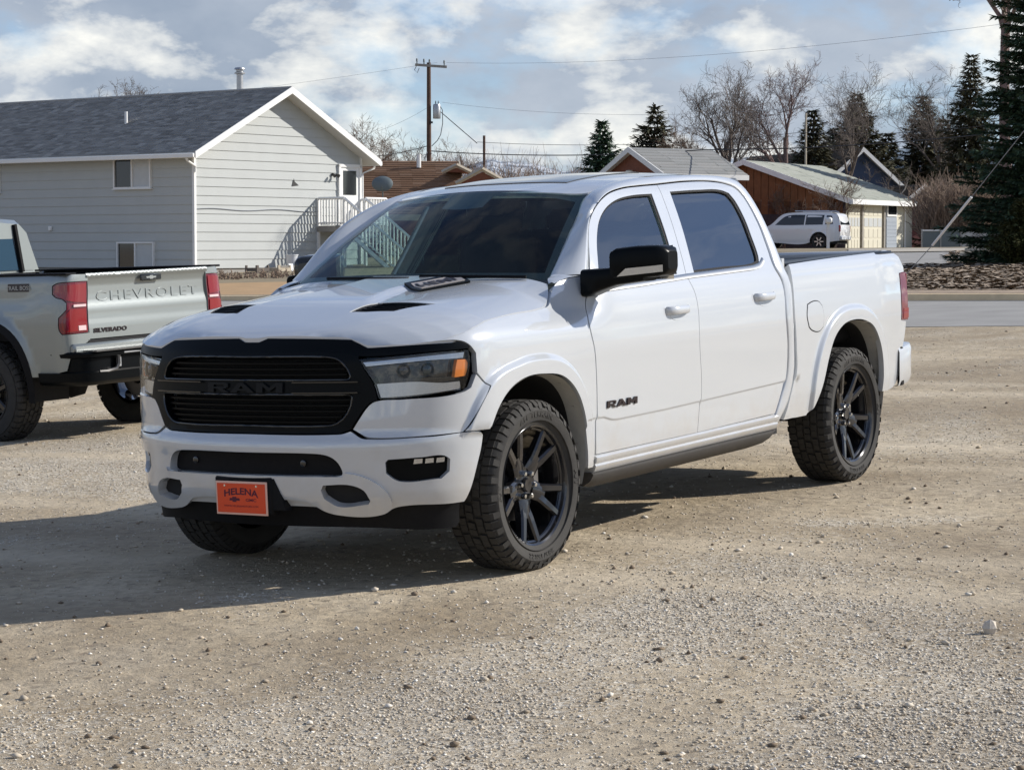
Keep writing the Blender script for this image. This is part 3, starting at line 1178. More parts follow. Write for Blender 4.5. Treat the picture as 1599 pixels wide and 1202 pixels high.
    _ = [(.424, .480), (.436, .504), (.572, .504), (.634, .478), (.662, .434), (.652, .417), (.500, .408), (.438, .444)]
    low = sym([(0, .431), (.335, .429), (.37, .418), (.43, .384), (.49, .367), (.724, .369), (.760, .392), (.762, .420), (.741, .467), (.670, .524), (.597, .552), (.545, .560), (.535, .543), (0, .541)])
    panel('bumper_lower_band', low, FS, FRONT, W, b, res=.03, estep=.02, thick=.035, off=.014, holes=[tow, mirror_pts_s(tow)])
    panel('lower_intake', sym([(0, .535), (.55, .535), (.55, .66), (0, .66)]), FS, FRONT, 'black_plastic', b, res=.06, off=-.04, thick=0)
    for sg in (1, -1):
        panel('tow_hook_recess', [(sg * s, z) for s, z in [(.40, .40), (.69, .40), (.69, .515), (.40, .515)]], FS, FRONT, 'dark_inside', b, res=.06, off=-.03, thick=0)
        f = panel('fog_light', [(sg * s, z) for s, z in fog], FS, (1, .5 * sg, 0), 'black_satin', b, res=.03, off=-.030, thick=.0, gap=-.006)[0]
        for k in range(3):
            s0 = .865 + .055 * k
            panel('led_cell', [(sg * s, z) for s, z in [(s0, .588), (s0 + .042, .590), (s0 + .044, .610), (s0 + .004, .609)]], FS, (1, .5 * sg, 0), 'reflector', f, res=.02, off=-.022, thick=.008)
        c = FS(np.array(sg * .33 - .02), np.array(.60))
        MB().lathe([(.016, 0), (.016, .012), (.012, .014), (0, .014)], 16, frame((c[0] - .042, c[1], c[2]), (0, 1, 0), (0, 0, 1))).build('parking_sensor', 'black_gloss', b)
    panel('air_dam', sym([(0, .285), (.66, .285), (.90, .272), (1.09, .275), (1.115, .30), (1.12, .42), (0, .43)]), FS, FRONT, 'black_plastic', T, res=.05, off=-.035, thick=.03)
    # plate and its bracket
    pb = MB().box((.962, -.004, .448), (.05, .345, .175), m=None, bev=.008).prism([(.14, .53), (.175, .53), (.245, .385), (.14, .385)], .93, .982, Matrix(((0, 0, 1, 0), (1, 0, 0, 0), (0, 1, 0, 0), (0, 0, 0, 1)))).build('plate_bracket', 'black_plastic', T)
    pl = MB().box((.992, -.010, .436), (.006, .308, .158), bev=.002).build('licence_plate', 'plate_border', T)
    MB().box((.9965, -.010, .436), (.004, .288, .138), bev=.0015).build('plate_face', 'plate_orange', pl)

    def plate_text(txt, h, ws, zc, yc=-.010, bold=.02, space=1.0, arc=0.0):
        V, Fc = text_mesh(txt, h, ws, bold, space)
        mx = max(abs(V[:, 0])) + 1e-6
        MB().add([(.9992, yc + v[0], zc + v[1] - arc * (v[0] / mx) ** 2) for v in V], Fc).build('plate_print', 'plate_print', pl)
    for yq in (-.105, .085):
        MB().lathe([(.006, 0), (.005, .003), (0, .0035)], 10, frame((.9985, yq, .494), (0, 1, 0), (0, 0, 1))).build('screw', 'chrome', pl)
    plate_text('HELENA', .031, 1.3, .470, arc=.014, bold=.03)
    plate_text('GMC', .014, 1.5, .429, .050, .02)
    bt = [(-.030, -.006), (-.012, -.006), (-.012, -.012), (.012, -.012), (.012, -.006), (.034, -.006), (.030, .006), (.012, .006), (.012, .012), (-.012, .012), (-.012, .006), (-.026, .006)]
    MB().add([(.9992, -.050 + y, .430 + z) for y, z in bt], [(0, 1, 10, 11), (1, 2, 3, 4, 7, 8, 9, 10), (4, 5, 6, 7)]).build('plate_print', 'plate_print', pl)
    plate_text('WWW.HELENAMOTORS.COM', .0095, 1.15, .399, bold=.0)
    # ---------------- cab: doors
    fd = [(-.600, .492), (-.582, .76), (-.554, 1.03), (-.526, 1.15), (-.552, 1.225), (-.612, 1.315), (-.680, 1.400), (-.788, 1.560), (-.88, 1.655), (-.99, 1.722), (-1.184, 1.796), (-1.37, 1.827), (-1.58, 1.839), (-1.790, 1.846),
          (-1.758, 1.70), (-1.715, 1.56), (-1.668, 1.42), (-1.642, 1.350), (-1.668, 1.255), (-1.662, .99), (-1.690, .795), (-1.696, .70), (-1.678, .496)]
    fw = [(-.715, 1.345), (-.79, 1.452), (-.872, 1.562), (-.97, 1.652), (-1.10, 1.722), (-1.26, 1.769), (-1.45, 1.791), (-1.672, 1.797), (-1.640, 1.66), (-1.595, 1.50), (-1.545, 1.362)]
    rd = [(-1.678, .496), (-1.696, .70), (-1.690, .795), (-1.662, .99), (-1.668, 1.255), (-1.642, 1.350), (-1.668, 1.42), (-1.715, 1.56), (-1.758, 1.70), (-1.790, 1.846), (-2.147, 1.860), (-2.45, 1.858), (-2.60, 1.842), (-2.69, 1.812), (-2.734, 1.755), (-2.750, 1.607), (-2.725, 1.464), (-2.702, 1.354),
          (-2.735, 1.27), (-2.722, 1.05), (-2.745, .886), (-2.735, .713), (-2.690, .613), (-2.625, .512)]
    rw = [(-1.885, 1.806), (-2.228, 1.813), (-2.50, 1.808), (-2.575, 1.790), (-2.606, 1.745), (-2.617, 1.65), (-2.600, 1.548), (-2.572, 1.425), (-2.545, 1.387), (-2.47, 1.374), (-2.10, 1.368), (-1.735, 1.362), (-1.790, 1.50), (-1.845, 1.66)]
    names = []
    for (ol, wn_, gm) in ((fd, fw, 'window_tint'), (rd, rw, 'window_dark')):
        ds = panel('door', ol, SX, OUT_L, W, T, mirror=True, res=.035, estep=.02, gap=.0025, thick=.03, holes=[wn_], extra=FEAT)
        frs = []
        for d, sg in zip(ds, (1, -1)):
            fn = (lambda s_: (lambda x, z: SX(x, z) * np.array([1, s_, 1])))(sg)
            ob = (0.15, sg, .1)
            w_ = panel('window', wn_, fn, ob, gm, d, res=.06, off=-.016, thick=0, gap=-.008)[0]
            # rubber seal round the opening
            ring = poly_smooth(wn_, .03); inn = inset(ring, .012)
            pr = MB()
            n = len(inn)
            ro = inset(ring, -.002)
            Pa = fn(ro[:, 0], ro[:, 1]) + np.array([0, -sg * .004, 0]); Pb = fn(inn[:, 0], inn[:, 1]) + np.array([0, -sg * .009, 0])
            pr.add(list(Pa) + list(Pb), [((i + 1) % n, i, n + i, n + (i + 1) % n) for i in range(n)])
            pr.build('window_seal', 'black_plastic', d, 180)
    # bright strip along the belt
    for sg in (1, -1):
        bx = np.linspace(-.70, -2.60, 50)
        bz = np.interp(-bx, [.70, 1.155, 1.645, 2.439, 2.54, 2.60], [1.318, 1.330, 1.347, 1.362, 1.372, 1.402])
        V, Fc = [], []
        for x, z in zip(bx, bz):
            for dz, o in ((-.014, .001), (-.011, .009), (.009, .009), (.013, .001)):
                y = float(ysec(x, z + dz)) + o
                V.append((x, sg * y, z + dz))
        for i in range(49):
            for k in range(3):
                q = (i * 4 + k, i * 4 + k + 1, i * 4 + k + 5, i * 4 + k + 4)
                Fc.append(q if sg < 0 else q[::-1])
        link('belt_moulding', raw_mesh('belt_moulding', V, Fc, 'brushed_trim', 60), T)
        # handles
        for x0, zc in ((-1.43, 1.172), (-2.465, 1.192)):
            mb = MB()
            pts = []
            y = float(ysec(x0, zc))
            for t in np.linspace(-1, 1, 13):
                pts.append((x0 + t * .118, sg * (y + .034 * (1 - abs(t) ** 4) + .004), zc + .004))
            mb2 = MB()
            V, Fc = [], []
            for (x, yy, z) in pts:
                for a in range(8):
                    w = a * math.pi / 4
                    V.append((x, yy + .008 * math.cos(w), z + .021 * math.sin(w)))
            for i in range(len(pts) - 1):
                for a in range(8):
                    Fc.append((i * 8 + a, i * 8 + (a + 1) % 8, (i + 1) * 8 + (a + 1) % 8, (i + 1) * 8 + a))
            Fc += [tuple(range(8)), tuple(range((len(pts) - 1) * 8, len(pts) * 8))]
            mb2.add(V, Fc)
            hd = mb2.build('door_handle', W, T, 60)
            cup = [(x0 + .085 * math.cos(a), zc - .010 + .042 * math.sin(a)) for a in np.linspace(0, 2 * math.pi, 20, endpoint=False)]
            panel('handle_cup', cup, lambda x, z, s_=sg: SX(x, z) * np.array([1, s_, 1]), (0, sg, 0), 'white_paint', hd, res=.03, off=.0015, thick=.004)
        # RAM badge on the front door
        def on_door(a_, b2, d_, q=sg):
            x_ = -.827 - a_ * q; z_ = .738 + b2
            return (x_, q * (float(ysec(x_, z_)) + d_), z_)
        letters_on(MB(), .300, .036, on_door, .001, .007).build('door_badge', 'badge_black', T, 20)
        # rocker and step
        prof = [(.512, -.030), (.500, -.016), (.489, .004), (.465, .004), (.455, -.006), (.446, .003), (.420, -.002), (.400, -.03), (.40, -.12)]
        xs = np.linspace(-.595, -2.655, 30)
        V, Fc = [], []
        for x in xs:
            lift = .018 * (-(x) - .6) / 2.0
            for z, o in prof:
                zz = z + lift - .012
                V.append((x, sg * (float(PD(zz)) + o), zz))
        k = len(prof)
        for i in range(len(xs) - 1):
            for j in range(k - 1):
                q = (i * k + j, i * k + j + 1, (i + 1) * k + j + 1, (i + 1) * k + j)
                Fc.append(q if sg > 0 else q[::-1])
        Fc.append(tuple(range(k)) if sg < 0 else tuple(range(k))[::-1])
        link('rocker_panel', raw_mesh('rocker_panel', V, Fc, W, 50), T)
        st = [(.975, .395), (.955, .402), (.885, .402), (.87, .33), (.90, .318), (.95, .350), (.975, .385)]
        xs = np.array([-.58, -.66, -1.2, -1.8, -2.4, -2.60, -2.70])
        V, Fc = [], []
        for i, x in enumerate(xs):
            sc = (.85, 1, 1, 1, 1, .9, .35)[i]
            for y, z in st:
                V.append((x, sg * (.93 + (y - .93) * sc), .40 + (z - .40) * sc + .016 * (-(x) - .6) / 2))
        k = len(st)
        for i in range(len(xs) - 1):
            for j in range(k):
                q = (i * k + j, i * k + (j + 1) % k, (i + 1) * k + (j + 1) % k, (i + 1) * k + j)
                Fc.append(q)
        Fc += [tuple(range(k)), tuple(range((len(xs) - 1) * k, len(xs) * k))]
        link('running_board', raw_mesh('running_board', V, Fc, 'step_grey', 40), T)
    # ---------------- cab frame between doors, windscreen, roof and back
    c1 = [(-.668, 1.396), (-.785, 1.565), (-.885, 1.662), (-.99, 1.727), (-1.184, 1.801), (-1.37, 1.832), (-1.58, 1.844), (-1.793, 1.851), (-2.147, 1.865), (-2.45, 1.863), (-2.61, 1.846), (-2.70, 1.815), (-2.740, 1.755), (-2.756, 1.607), (-2.731, 1.464), (-2.708, 1.354), (-2.741, 1.27), (-2.728, 1.05), (-2.751, .886), (-2.741, .713), (-2.696, .613), (-2.630, .50), (-2.60, .44)]
    C1 = np.array([[x, float(ysec(x, z)), z] for x, z in c1])
    C2 = np.array([(-.515, .803, 1.392), (-.70, .762, 1.512), (-.86, .722, 1.613), (-1.00, .688, 1.697), (-1.175, .645, 1.800), (-1.36, .640, 1.852), (-1.58, .645, 1.880), (-1.80, .650, 1.892), (-2.2, .655, 1.899), (-2.50, .655, 1.896), (-2.68, .662, 1.886), (-2.80, .675, 1.862), (-2.855, .71, 1.80), (-2.868, .79, 1.67), (-2.855, .88, 1.50), (-2.840, .94, 1.373), (-2.855, .985, 1.263), (-2.838, 1.005, 1.09), (-2.850, 1.0, .88), (-2.858, .99, .74), (-2.80, .98, .575), (-2.70, .97, .47), (-2.66, .96, .43)])
    n = 90
    A, Bq = curve3(C1, n), curve3(C2, n)
    fr = []
    for f in np.linspace(0, 1, 9):
        q = A * (1 - f) + Bq * f
        nrm = np.stack([0 * q[:, 0] + .25, np.ones(n), np.clip((q[:, 2] - 1.2) * 1.1, 0, 1)], 1)
        nrm[:, 0] = np.where(q[:, 0] < -2.55, -.6, .35)
        nrm /= np.linalg.norm(nrm, axis=1, keepdims=True)
        wdt = np.linalg.norm(A - Bq, axis=1, keepdims=True)
        q = q + nrm * (math.sin(f * math.pi) * .16 * wdt)
        fr.append(q)
    fr = [A - np.array([0, .025, 0])] + fr + [Bq - np.array([0, .03, .012])]
    loft('cab_frame', [list(map(tuple, q)) for q in fr], W, T, mirror=True)
    # roof
    ro = [(-1.06, 0), (-1.075, -.25), (-1.12, -.45), (-1.18, -.60), (-1.24, -.632), (-1.5, -.640), (-1.8, -.645), (-2.2, -.650), (-2.6, -.650), (-2.78, -.655), (-2.85, -.62), (-2.875, -.3), (-2.88, 0)]
    ro = ro + [(x, -y) for x, y in ro[::-1] if y < 0]
    panel('roof', ro, RF, (0, 0, 1), W, T, res=.05, estep=.04, thick=.03, corner=60)
    for sg in (1, -1):
        xs = np.linspace(-1.22, -2.80, 30)
        pts = [(x, sg * (.645 + .006 * math.sin((x + 1.2) * 2)), float(DZ(x)) - .004) for x in xs]
        MB().tube(pts, .010, 6).build('roof_ditch_strip', 'black_plastic', T)
    panel('sunroof', [(-1.36, -.40), (-1.36, .40), (-2.15, .40), (-2.15, -.40)], RF, (0, 0, 1), 'black_gloss', T, res=.06, off=.004, thick=.006)
    # windscreen with black band, wipers, cowl
    panel('windshield', [(-1, 0), (1, 0), (1, 1), (-1, 1)], WS, (1, 0, .5), 'windshield_glass', T, res=.1, estep=.1, thick=0, aspect=1.0, off=-.004)
    band = [(-1.0, -.04), (1.0, -.04), (1.0, 1.02), (-1.0, 1.02)]
    hole = [(-.955, .07), (0, .075), (.955, .07), (.94, .90), (.70, .945), (.22, .945), (.20, .80), (.05, .78), (-.05, .78), (-.20, .80), (-.22, .945), (-.70, .945), (-.94, .90)]
    panel('windshield_frit', band, WS, (1, 0, .5), 'black_gloss', T, res=.1, estep=.06, thick=0, off=-.009, holes=[hole], corner=30)
    e1 = curve3([SX(np.array(x), np.array(z)) + np.array([0, -.004, .001]) for x, z in ((-.425, 1.362), (-.52, 1.385), (-.60, 1.391), (-.668, 1.393), (-.70, 1.43))], 12)
    e2 = curve3([(-.425, .842, 1.362), (-.47, .81, 1.386), (-.515, .80, 1.395), (-.57, .79, 1.425), (-.63, .78, 1.465)], 12)
    em = (e1 + e2) / 2 + np.array([0, 0, .006])
    loft('cowl_side', [list(map(tuple, e1)), list(map(tuple, em)), list(map(tuple, e2))], W, T, mirror=True)
    top = [tuple(WS(np.array(u), np.array(-.03)) + np.array([.01, 0, -.006])) for u in np.linspace(-.97, .97, 25)]
    bot = [(x_ + .10, y_ * 1.0, z_ - .040) for x_, y_, z_ in top]
    loft('cowl', [top, bot, [(a + .02, b_, c - .10) for a, b_, c in bot]], 'black_plastic', T)
    for y0, y1 in ((.12, .70), (-.52, .06)):
        pts = [WS(np.array(u), np.array(v)) + np.array([.02, 0, .012]) for u, v in zip(np.linspace(y0 / .8, y1 / .8, 8), np.linspace(.015, -.005, 8))]
        MB().tube(pts, .009, 6).build('wiper', 'black_plastic', T)
    # ---------------- bed
    bs = [(-2.890, 1.365), (-3.47, 1.380), (-4.262, 1.392), (-4.48, 1.392), (-4.565, 1.352), (-4.598, 1.28), (-4.590, 1.25), (-4.500, 1.245), (-4.485, 1.15), (-4.470, .945), (-4.560, .935), (-4.545, .86), (-4.50, .76), (-4.42, .56), (-4.36, .525), (-4.090, .515),
          (-4.092, .62), (-4.068, .739), (-4.008, .854), (-3.920, .938), (-3.80, .980), (-3.645, .996), (-3.475, .975), (-3.35, .905), (-3.275, .80), (-3.20, .64), (-3.11, .52), (-3.04, .462), (-2.745, .462), (-2.815, .58), (-2.878, .74), (-2.870, .88), (-2.852, 1.09), (-2.876, 1.263)]
    panel('bed_side', bs, SX, OUT_L, W, T, mirror=True, res=.035, estep=.02, gap=.002, thick=.035, extra=FEAT)
    fl = [(-3.03, 1.118), (-3.10, 1.132), (-3.18, 1.128), (-3.225, 1.10), (-3.240, 1.045), (-3.225, .98), (-3.18, .958), (-3.07, .970), (-3.035, .99), (-3.015, 1.05)]
    panel('fuel_door', fl, SX, OUT_L, W, T, res=.04, estep=.02, off=.003, thick=.006)
    rg = poly_smooth(fl, .02); rgo = inset(rg, -.006)
    Pa = SX(rgo[:, 0], rgo[:, 1]) + [0, .0008, 0]; Pb = SX(rg[:, 0], rg[:, 1]) + [0, .0008, 0]
    nn = len(rg)
    MB().add(list(Pa) + list(Pb), [(i, (i + 1) % nn, nn + (i + 1) % nn, nn + i) for i in range(nn)]).build('fuel_door_gap', 'black_plastic', T)
    bed = MB()
    bed.box((-3.73, 0, .86), (1.70, 1.62, .04))
    for sg in (1, -1):
        bed.box((-3.73, sg * .83, 1.11), (1.70, .03, .50))
    bed.box((-2.91, 0, 1.08), (.03, 1.66, .52)); bed.box((-4.56, 0, 1.08), (.03, 1.60, .48))
    bed.build('bed_liner', 'black_plastic', T)
    for sg in (1, -1):
        pts = [(-2.885, 1.368), (-3.47, 1.382), (-4.262, 1.393), (-4.50, 1.393), (-4.575, 1.36)]
        V, Fc = [], []
        for x, z in pts:
            yo = float(ysec(x, 1.36)) - .012
            for y, dz in ((yo, -.014), (yo - .012, 0), (.82, .002), (.81, -.03)):
                V.append((x, sg * y, z + dz))
        for i in range(len(pts) - 1):
            for k in range(3):
                q = (i * 4 + k, i * 4 + k + 1, i * 4 + k + 5, i * 4 + k + 4)
                Fc.append(q if sg < 0 else q[::-1])
        link('bed_rail_cap', raw_mesh('bed_rail_cap', V, Fc, 'black_satin', 40), T)
    # tailgate, tail lamps, rear bumper
    MB().box((-4.585, 0, 1.12), (.06, 1.56, .50), bev=.02).box((-4.60, 0, 1.37), (.10, 1.56, .05), bev=.015).build('tailgate', W, T)
    for sg in (1, -1):
        lp = [(-4.500, 1.245), (-4.60, 1.25), (-4.585, .94), (-4.470, .945), (-4.485, 1.15)]
        fn = lambda x, z, s_=sg: SX(x, z) * np.array([1, s_, 1])
        t_ = panel('tail_light', lp, fn, (-.2, sg, 0), 'red_dark', T, res=.04, off=.004, thick=.05, gap=.003)[0]
        MB().box((-4.605, sg * .875, 1.095), (.035, .19, .31), bev=.012).build('lens', 'red_dark', t_)
        panel('reflector', [(-4.51, 1.02), (-4.592, 1.02), (-4.588, .955), (-4.50, .955)], fn, (-.2, sg, 0), 'red_lens', t_, res=.04, off=.0065, thick=.004)
    path = [(-4.42, .985), (-4.52, .985), (-4.66, .965), (-4.74, .90), (-4.79, .70), (-4.80, 0), (-4.79, -.70), (-4.74, -.90), (-4.66, -.965), (-4.52, -.985), (-4.42, -.985)]
    pc = curve3([(x, y, 0) for x, y in path], 60)
    prof = [(.52, -.05), (.525, -.012), (.56, 0), (.74, .004), (.765, -.006), (.772, -.05), (.772, -.14)]
    cs = []
    for z, o in prof:
        T_ = np.gradient(pc, axis=0); T_ /= np.linalg.norm(T_, axis=1, keepdims=True)
        Nn = np.stack([T_[:, 1], -T_[:, 0], 0 * T_[:, 0]], 1)
        if Nn[30, 0] > 0: Nn = -Nn
        q = pc + Nn * o; q[:, 2] = z + .03 * np.clip((np.abs(q[:, 0]) - 4.42) / .38, 0, 1)
        cs.append(list(map(tuple, q)))
    rb = loft('rear_bumper', cs, W, T, smooth=50)[0]
    rb.data.polygons.foreach_set('use_smooth', [True] * len(rb.data.polygons))
    MB().box((-4.72, 0, .775), (.14, 1.5, .012)).box((-4.475, .968, .65), (.055, .03, .25), bev=.008).box((-4.475, -.968, .65), (.055, .03, .25), bev=.008).build('bumper_step_pad', 'black_plastic', rb)
    # cab back with rear window
    MB().box((-2.845, 0, 1.0), (.03, 1.90, .80)).build('cab_back', W, T)
    loft('cab_back_upper', [[(-2.852, -.93, 1.38), (-2.852, .93, 1.38)], [(-2.868, -.80, 1.66), (-2.868, .80, 1.66)], [(-2.86, -.69, 1.83), (-2.86, .69, 1.83)], [(-2.84, -.66, 1.88), (-2.84, .66, 1.88)]], W, T)
    MB().box((-2.872, 0, 1.60), (.012, 1.36, .34), bev=.004).build('rear_window', 'black_gloss', T)
    # ---------------- mirrors
    for sg in (1, -1):
        hd = MB()
        sec = []
        # head: big towing shell; local sections along y
        secs = [(1.095, -.66, 1.438, .060, .050), (1.105, -.665, 1.442, .085, .070), (1.13, -.675, 1.446, .092, .080), (1.22, -.715, 1.452, .090, .082), (1.31, -.755, 1.455, .084, .078), (1.345, -.772, 1.456, .070, .066), (1.356, -.778, 1.456, .05, .045)]
        V, Fc = [], []
        n = 18
        for (y, x, z, hx, hz) in secs:
            for k in range(n):
                w = 2 * math.pi * k / n
                c, s_ = math.cos(w), math.sin(w)
                e = .36
                V.append((x + hx * math.copysign(abs(c) ** e, c), sg * y, z + hz * math.copysign(abs(s_) ** e, s_)))
        for i in range(len(secs) - 1):
            for k in range(n):
                k2 = (k + 1) % n
                q = (i * n + k, (i + 1) * n + k, (i + 1) * n + k2, i * n + k2)
                Fc.append(q if sg > 0 else q[::-1])
        Fc += [tuple(range(n)), tuple(range((len(secs) - 1) * n, len(secs) * n))]
        hd.add(V, Fc)
        m_ = hd.build('side_mirror', 'black_satin' if sg > 0 else 'black_gloss', T, 50)
        arm = MB()
        V, Fc = [], []
        secs = [(.950, -.625, 1.355, .075, .070), (.99, -.625, 1.358, .080, .068), (1.05, -.640, 1.372, .080, .055), (1.12, -.675, 1.386, .080, .045), (1.25, -.73, 1.396, .075, .04)]
        for (y, x, z, hx, hz) in secs:
            for k in range(n):
                w = 2 * math.pi * k / n
                c, s_ = math.cos(w), math.sin(w)
                V.append((x + hx * math.copysign(abs(c) ** .4, c), sg * y, z + hz * math.copysign(abs(s_) ** .4, s_)))
        for i in range(len(secs) - 1):
            for k in range(n):
                k2 = (k + 1) % n
                q = (i * n + k, (i + 1) * n + k, (i + 1) * n + k2, i * n + k2)
                Fc.append(q if sg > 0 else q[::-1])
        Fc += [tuple(range(n)), tuple(range((len(secs) - 1) * n, len(secs) * n))]
        arm.add(V, Fc); arm.build('mirror_arm', 'black_satin', m_, 50)
        MB().add([(-.570, sg * 1.15, 1.385), (-.650, sg * 1.30, 1.398), (-.690, sg * 1.345, 1.402), (-.690, sg * 1.345, 1.436), (-.648, sg * 1.30, 1.432), (-.590, sg * 1.19, 1.424)], [(0, 1, 2, 3, 4, 5) if sg > 0 else (5, 4, 3, 2, 1, 0)]).build('mirror_signal', 'reflector', m_)
        if sg < 0:      # the far mirror is folded back along the window
            pv = Matrix.Translation((-.64, -.98, 0)) @ Matrix.Rotation(R(-58), 4, 'Z') @ Matrix.Translation((.64, .98, 0))
            m_.matrix_local = Matrix.Translation((-.12, .02, 0)) @ pv
        MB().add([(-.81, sg * 1.13, 1.36), (-.83, sg * 1.33, 1.36), (-.83, sg * 1.33, 1.53), (-.81, sg * 1.15, 1.51)], [(0, 1, 2, 3) if sg < 0 else (3, 2, 1, 0)]).build('mirror_glass', 'chrome', m_)
    # ---------------- arches, underbody
    for sg in (1, -1):
        for xc, a, b_, z0, yo, lo in ((0.0, .474, .533, .41, .004, .0), (-3.645, .50, .580, .41, .003, 0)):
            ang = np.linspace(-.06, math.pi + .06, 48)
            pts = []
            for w in ang:
                c, s_ = math.cos(w), math.sin(w)
                x = xc + a * math.copysign(abs(c) ** (2 / 2.4), c); z = z0 + b_ * math.copysign(abs(s_) ** (2 / 2.4), s_)
                pts.append((x, z))
            if xc == 0.0: pts = [p for p in pts if not (p[0] > .3 and p[1] < .70)]
            else: pts = [p for p in pts if not (p[0] > -3.3 and p[1] < .62)]
            o1, o2, o3 = [], [], []
            for x, z in pts:
                y = float(ysec(min(x, .29), z) + flare(x, z)) - .012
                cx_ = xc + (x - xc) * .985; cz = z0 + (z - z0) * .99
                o1.append((x, sg * y, z)); o2.append((cx_, sg * (y - .09), cz)); o3.append((xc + (x - xc) * 1.02, sg * .55, z0 + (z - z0) * 1.01))
            t_ = loft('wheel_arch_trim', [o1, o2], 'grey_plastic', T)[0]
            for q in range(4, len(pts) - 4, 6):
                p1, p2 = Vector(o1[q]), Vector(o2[q])
                c = p1.lerp(p2, .5)
                d = (Vector((xc, c.y, z0)) - c).normalized()
                MB().lathe([(.008, 0), (.006, .004), (0, .005)], 8, frame(c + d * .001, d.cross(Vector((0, 1, 0))), (0, 1, 0))).build('clip', 'dark_inside', t_)
            loft('wheel_well', [o2, o3], 'dark_inside', T)
            cap = MB(); cap.add(o3 + [(xc, sg * .55, z0)], [(i, i + 1, len(o3)) for i in range(len(o3) - 1)]); cap.build('wheel_well_wall', 'dark_inside', T)
    ub = MB()
    for sg in (1, -1):
        ub.box((-2.0, sg * .45, .50), (5.0, .10, .16))
    ub.box((-1.6, 0, .52), (2.0, 1.80, .10)); ub.box((.15, 0, .55), (1.2, .9, .35)); ub.box((-4.1, 0, .58), (.9, 1.5, .08))
    ub.tube([(-3.672, -.8, .41), (-3.672, .8, .41)], .05, 10); ub.tube([(0, -.8, .38), (0, .8, .38)], .035, 8)
    ub.lathe([(0, -.13), (.10, -.11), (.14, 0), (.10, .11), (0, .13)], 16, Matrix.Translation((-3.672, 0, .41)))
    ub.box((-2.65, .80, .44), (.10, .30, .10)); ub.box((-3.0, -.35, .48), (.9, .3, .18))
    ub.build('underbody', 'dark_inside', T)
    # ---------------- interior
    it = MB()
    it.box((-1.75, 0, .80), (2.1, 1.80, .06))
    it.box((-.82, 0, 1.16), (.34, 1.62, .34), bev=.08)
    it.box((-1.02, .38, 1.30), (.22, .42, .08), bev=.03)
    it.build('dashboard', 'cloth_dark', T)
    for sg in (1, -1):
        s_ = MB()
        s_.box((-1.55, sg * .40, 1.02), (.52, .52, .18), bev=.06)
        s_.box((-1.84, sg * .40, 1.32), (.16, .50, .62), Matrix.Rotation(R(-14), 3, 'Y'), bev=.06)
        s_.box((-1.93, sg * .40, 1.70), (.10, .28, .20), Matrix.Rotation(R(-10), 3, 'Y'), bev=.04)
        s_.build('seat', 'cloth_dark', T)
    s_ = MB()
    s_.box((-2.45, 0, 1.02), (.5, 1.5, .18), bev=.06); s_.box((-2.70, 0, 1.32), (.16, 1.5, .60), Matrix.Rotation(R(-10), 3, 'Y'), bev=.06)
    for y in (-.45, .45): s_.box((-2.76, y, 1.66), (.10, .28, .16), bev=.04)
    s_.build('rear_seat', 'cloth_dark', T)
    sw = MB()
    mt = Matrix.Translation((-1.22, .40, 1.24)) @ Matrix.Rotation(R(-65), 4, 'Y')
    sw.tube([mt @ Vector((.185 * math.cos(a), .185 * math.sin(a), 0)) for a in np.linspace(0, 2 * math.pi, 32, endpoint=False)], .016, 8, closed=True)
    sw.lathe([(0, .0), (.07, .0), (.07, -.03), (0, -.05)], 16, mt)
    sw.tube([mt @ Vector((-.18, 0, 0)), mt @ Vector((.18, 0, 0))], .018, 6); sw.tube([mt @ Vector((0, 0, -.02)), mt @ Vector((0, -.18, 0))], .018, 6)
    sw.build('steering_wheel', 'black_satin', T)
    MB().box((-1.16, 0, 1.74), (.03, .25, .075), bev=.012).tube([(-1.15, 0, 1.78), (-1.10, 0, 1.82)], .012, 6).build('rear_view_mirror', 'black_satin', T)
    MB().box((-2.06, 0, 1.80), (1.4, 1.20, .02)).build('headliner', 'cloth_dark', T)
    # ---------------- wheels
    tm = make_tyre()
    for k, (txt, a0) in enumerate((('ALL TERRAIN', math.pi / 2), ('285/45R22', -math.pi / 2), ('A/T', 0.0), ('A/T', math.pi))):
        letters_ring(tm, txt, .345, .026, .1415, a0, 1.25)
    tyre_me = tm.mesh('tyre', 'rubber', 35)
    spin = R(-95)
    rim_me = make_rim(spin).mesh('wheel', 'rim_black', 35)
    lug_me = lug_mesh()
    d_ = MB(); d_.lathe([(.06, .0), (.175, .0), (.175, -.03), (.06, -.03)], 40); d_.box((0.13, .06, -.01), (.10, .18, .09), bev=.02)
    disc_me = d_.mesh('brake_disc', 'steel_disc', 35)
    for x in (0.0, -3.672):
        for sg in (1, -1):
            wheel(T, x, sg, spin, .410, tyre_me, rim_me, lug_me, disc_me)
    return T


def mirror_pts_s(P): return [(-s, z) for s, z in P]


pickup = build_white_pickup()
# ================================================================== TERRAIN
def vnoise(x, y, seed=0):
    """smooth value noise, arrays in, 0..1 out"""
    xi = np.floor(x).astype(np.int64); yi = np.floor(y).astype(np.int64)
    fx = x - xi; fy = y - yi
    fx = fx * fx * (3 - 2 * fx); fy = fy * fy * (3 - 2 * fy)

    def h(a, b):
        n = (a * 374761393 + b * 668265263 + seed * 974634777) & 0x7fffffff
        n = ((n ^ (n >> 13)) * 1274126177) & 0x7fffffff
        return ((n ^ (n >> 16)) & 0xffff) / 65535.0
    return (h(xi, yi) * (1 - fx) + h(xi + 1, yi) * fx) * (1 - fy) + (h(xi, yi + 1) * (1 - fx) + h(xi + 1, yi + 1) * fx) * fy


def fbm(x, y, seed=0, o=4):
    s, a, t = 0, .5, 0
    for i in range(o):
        s = s + a * vnoise(x * 2 ** i, y * 2 ** i, seed + i); t += a; a *= .5
    return s / t


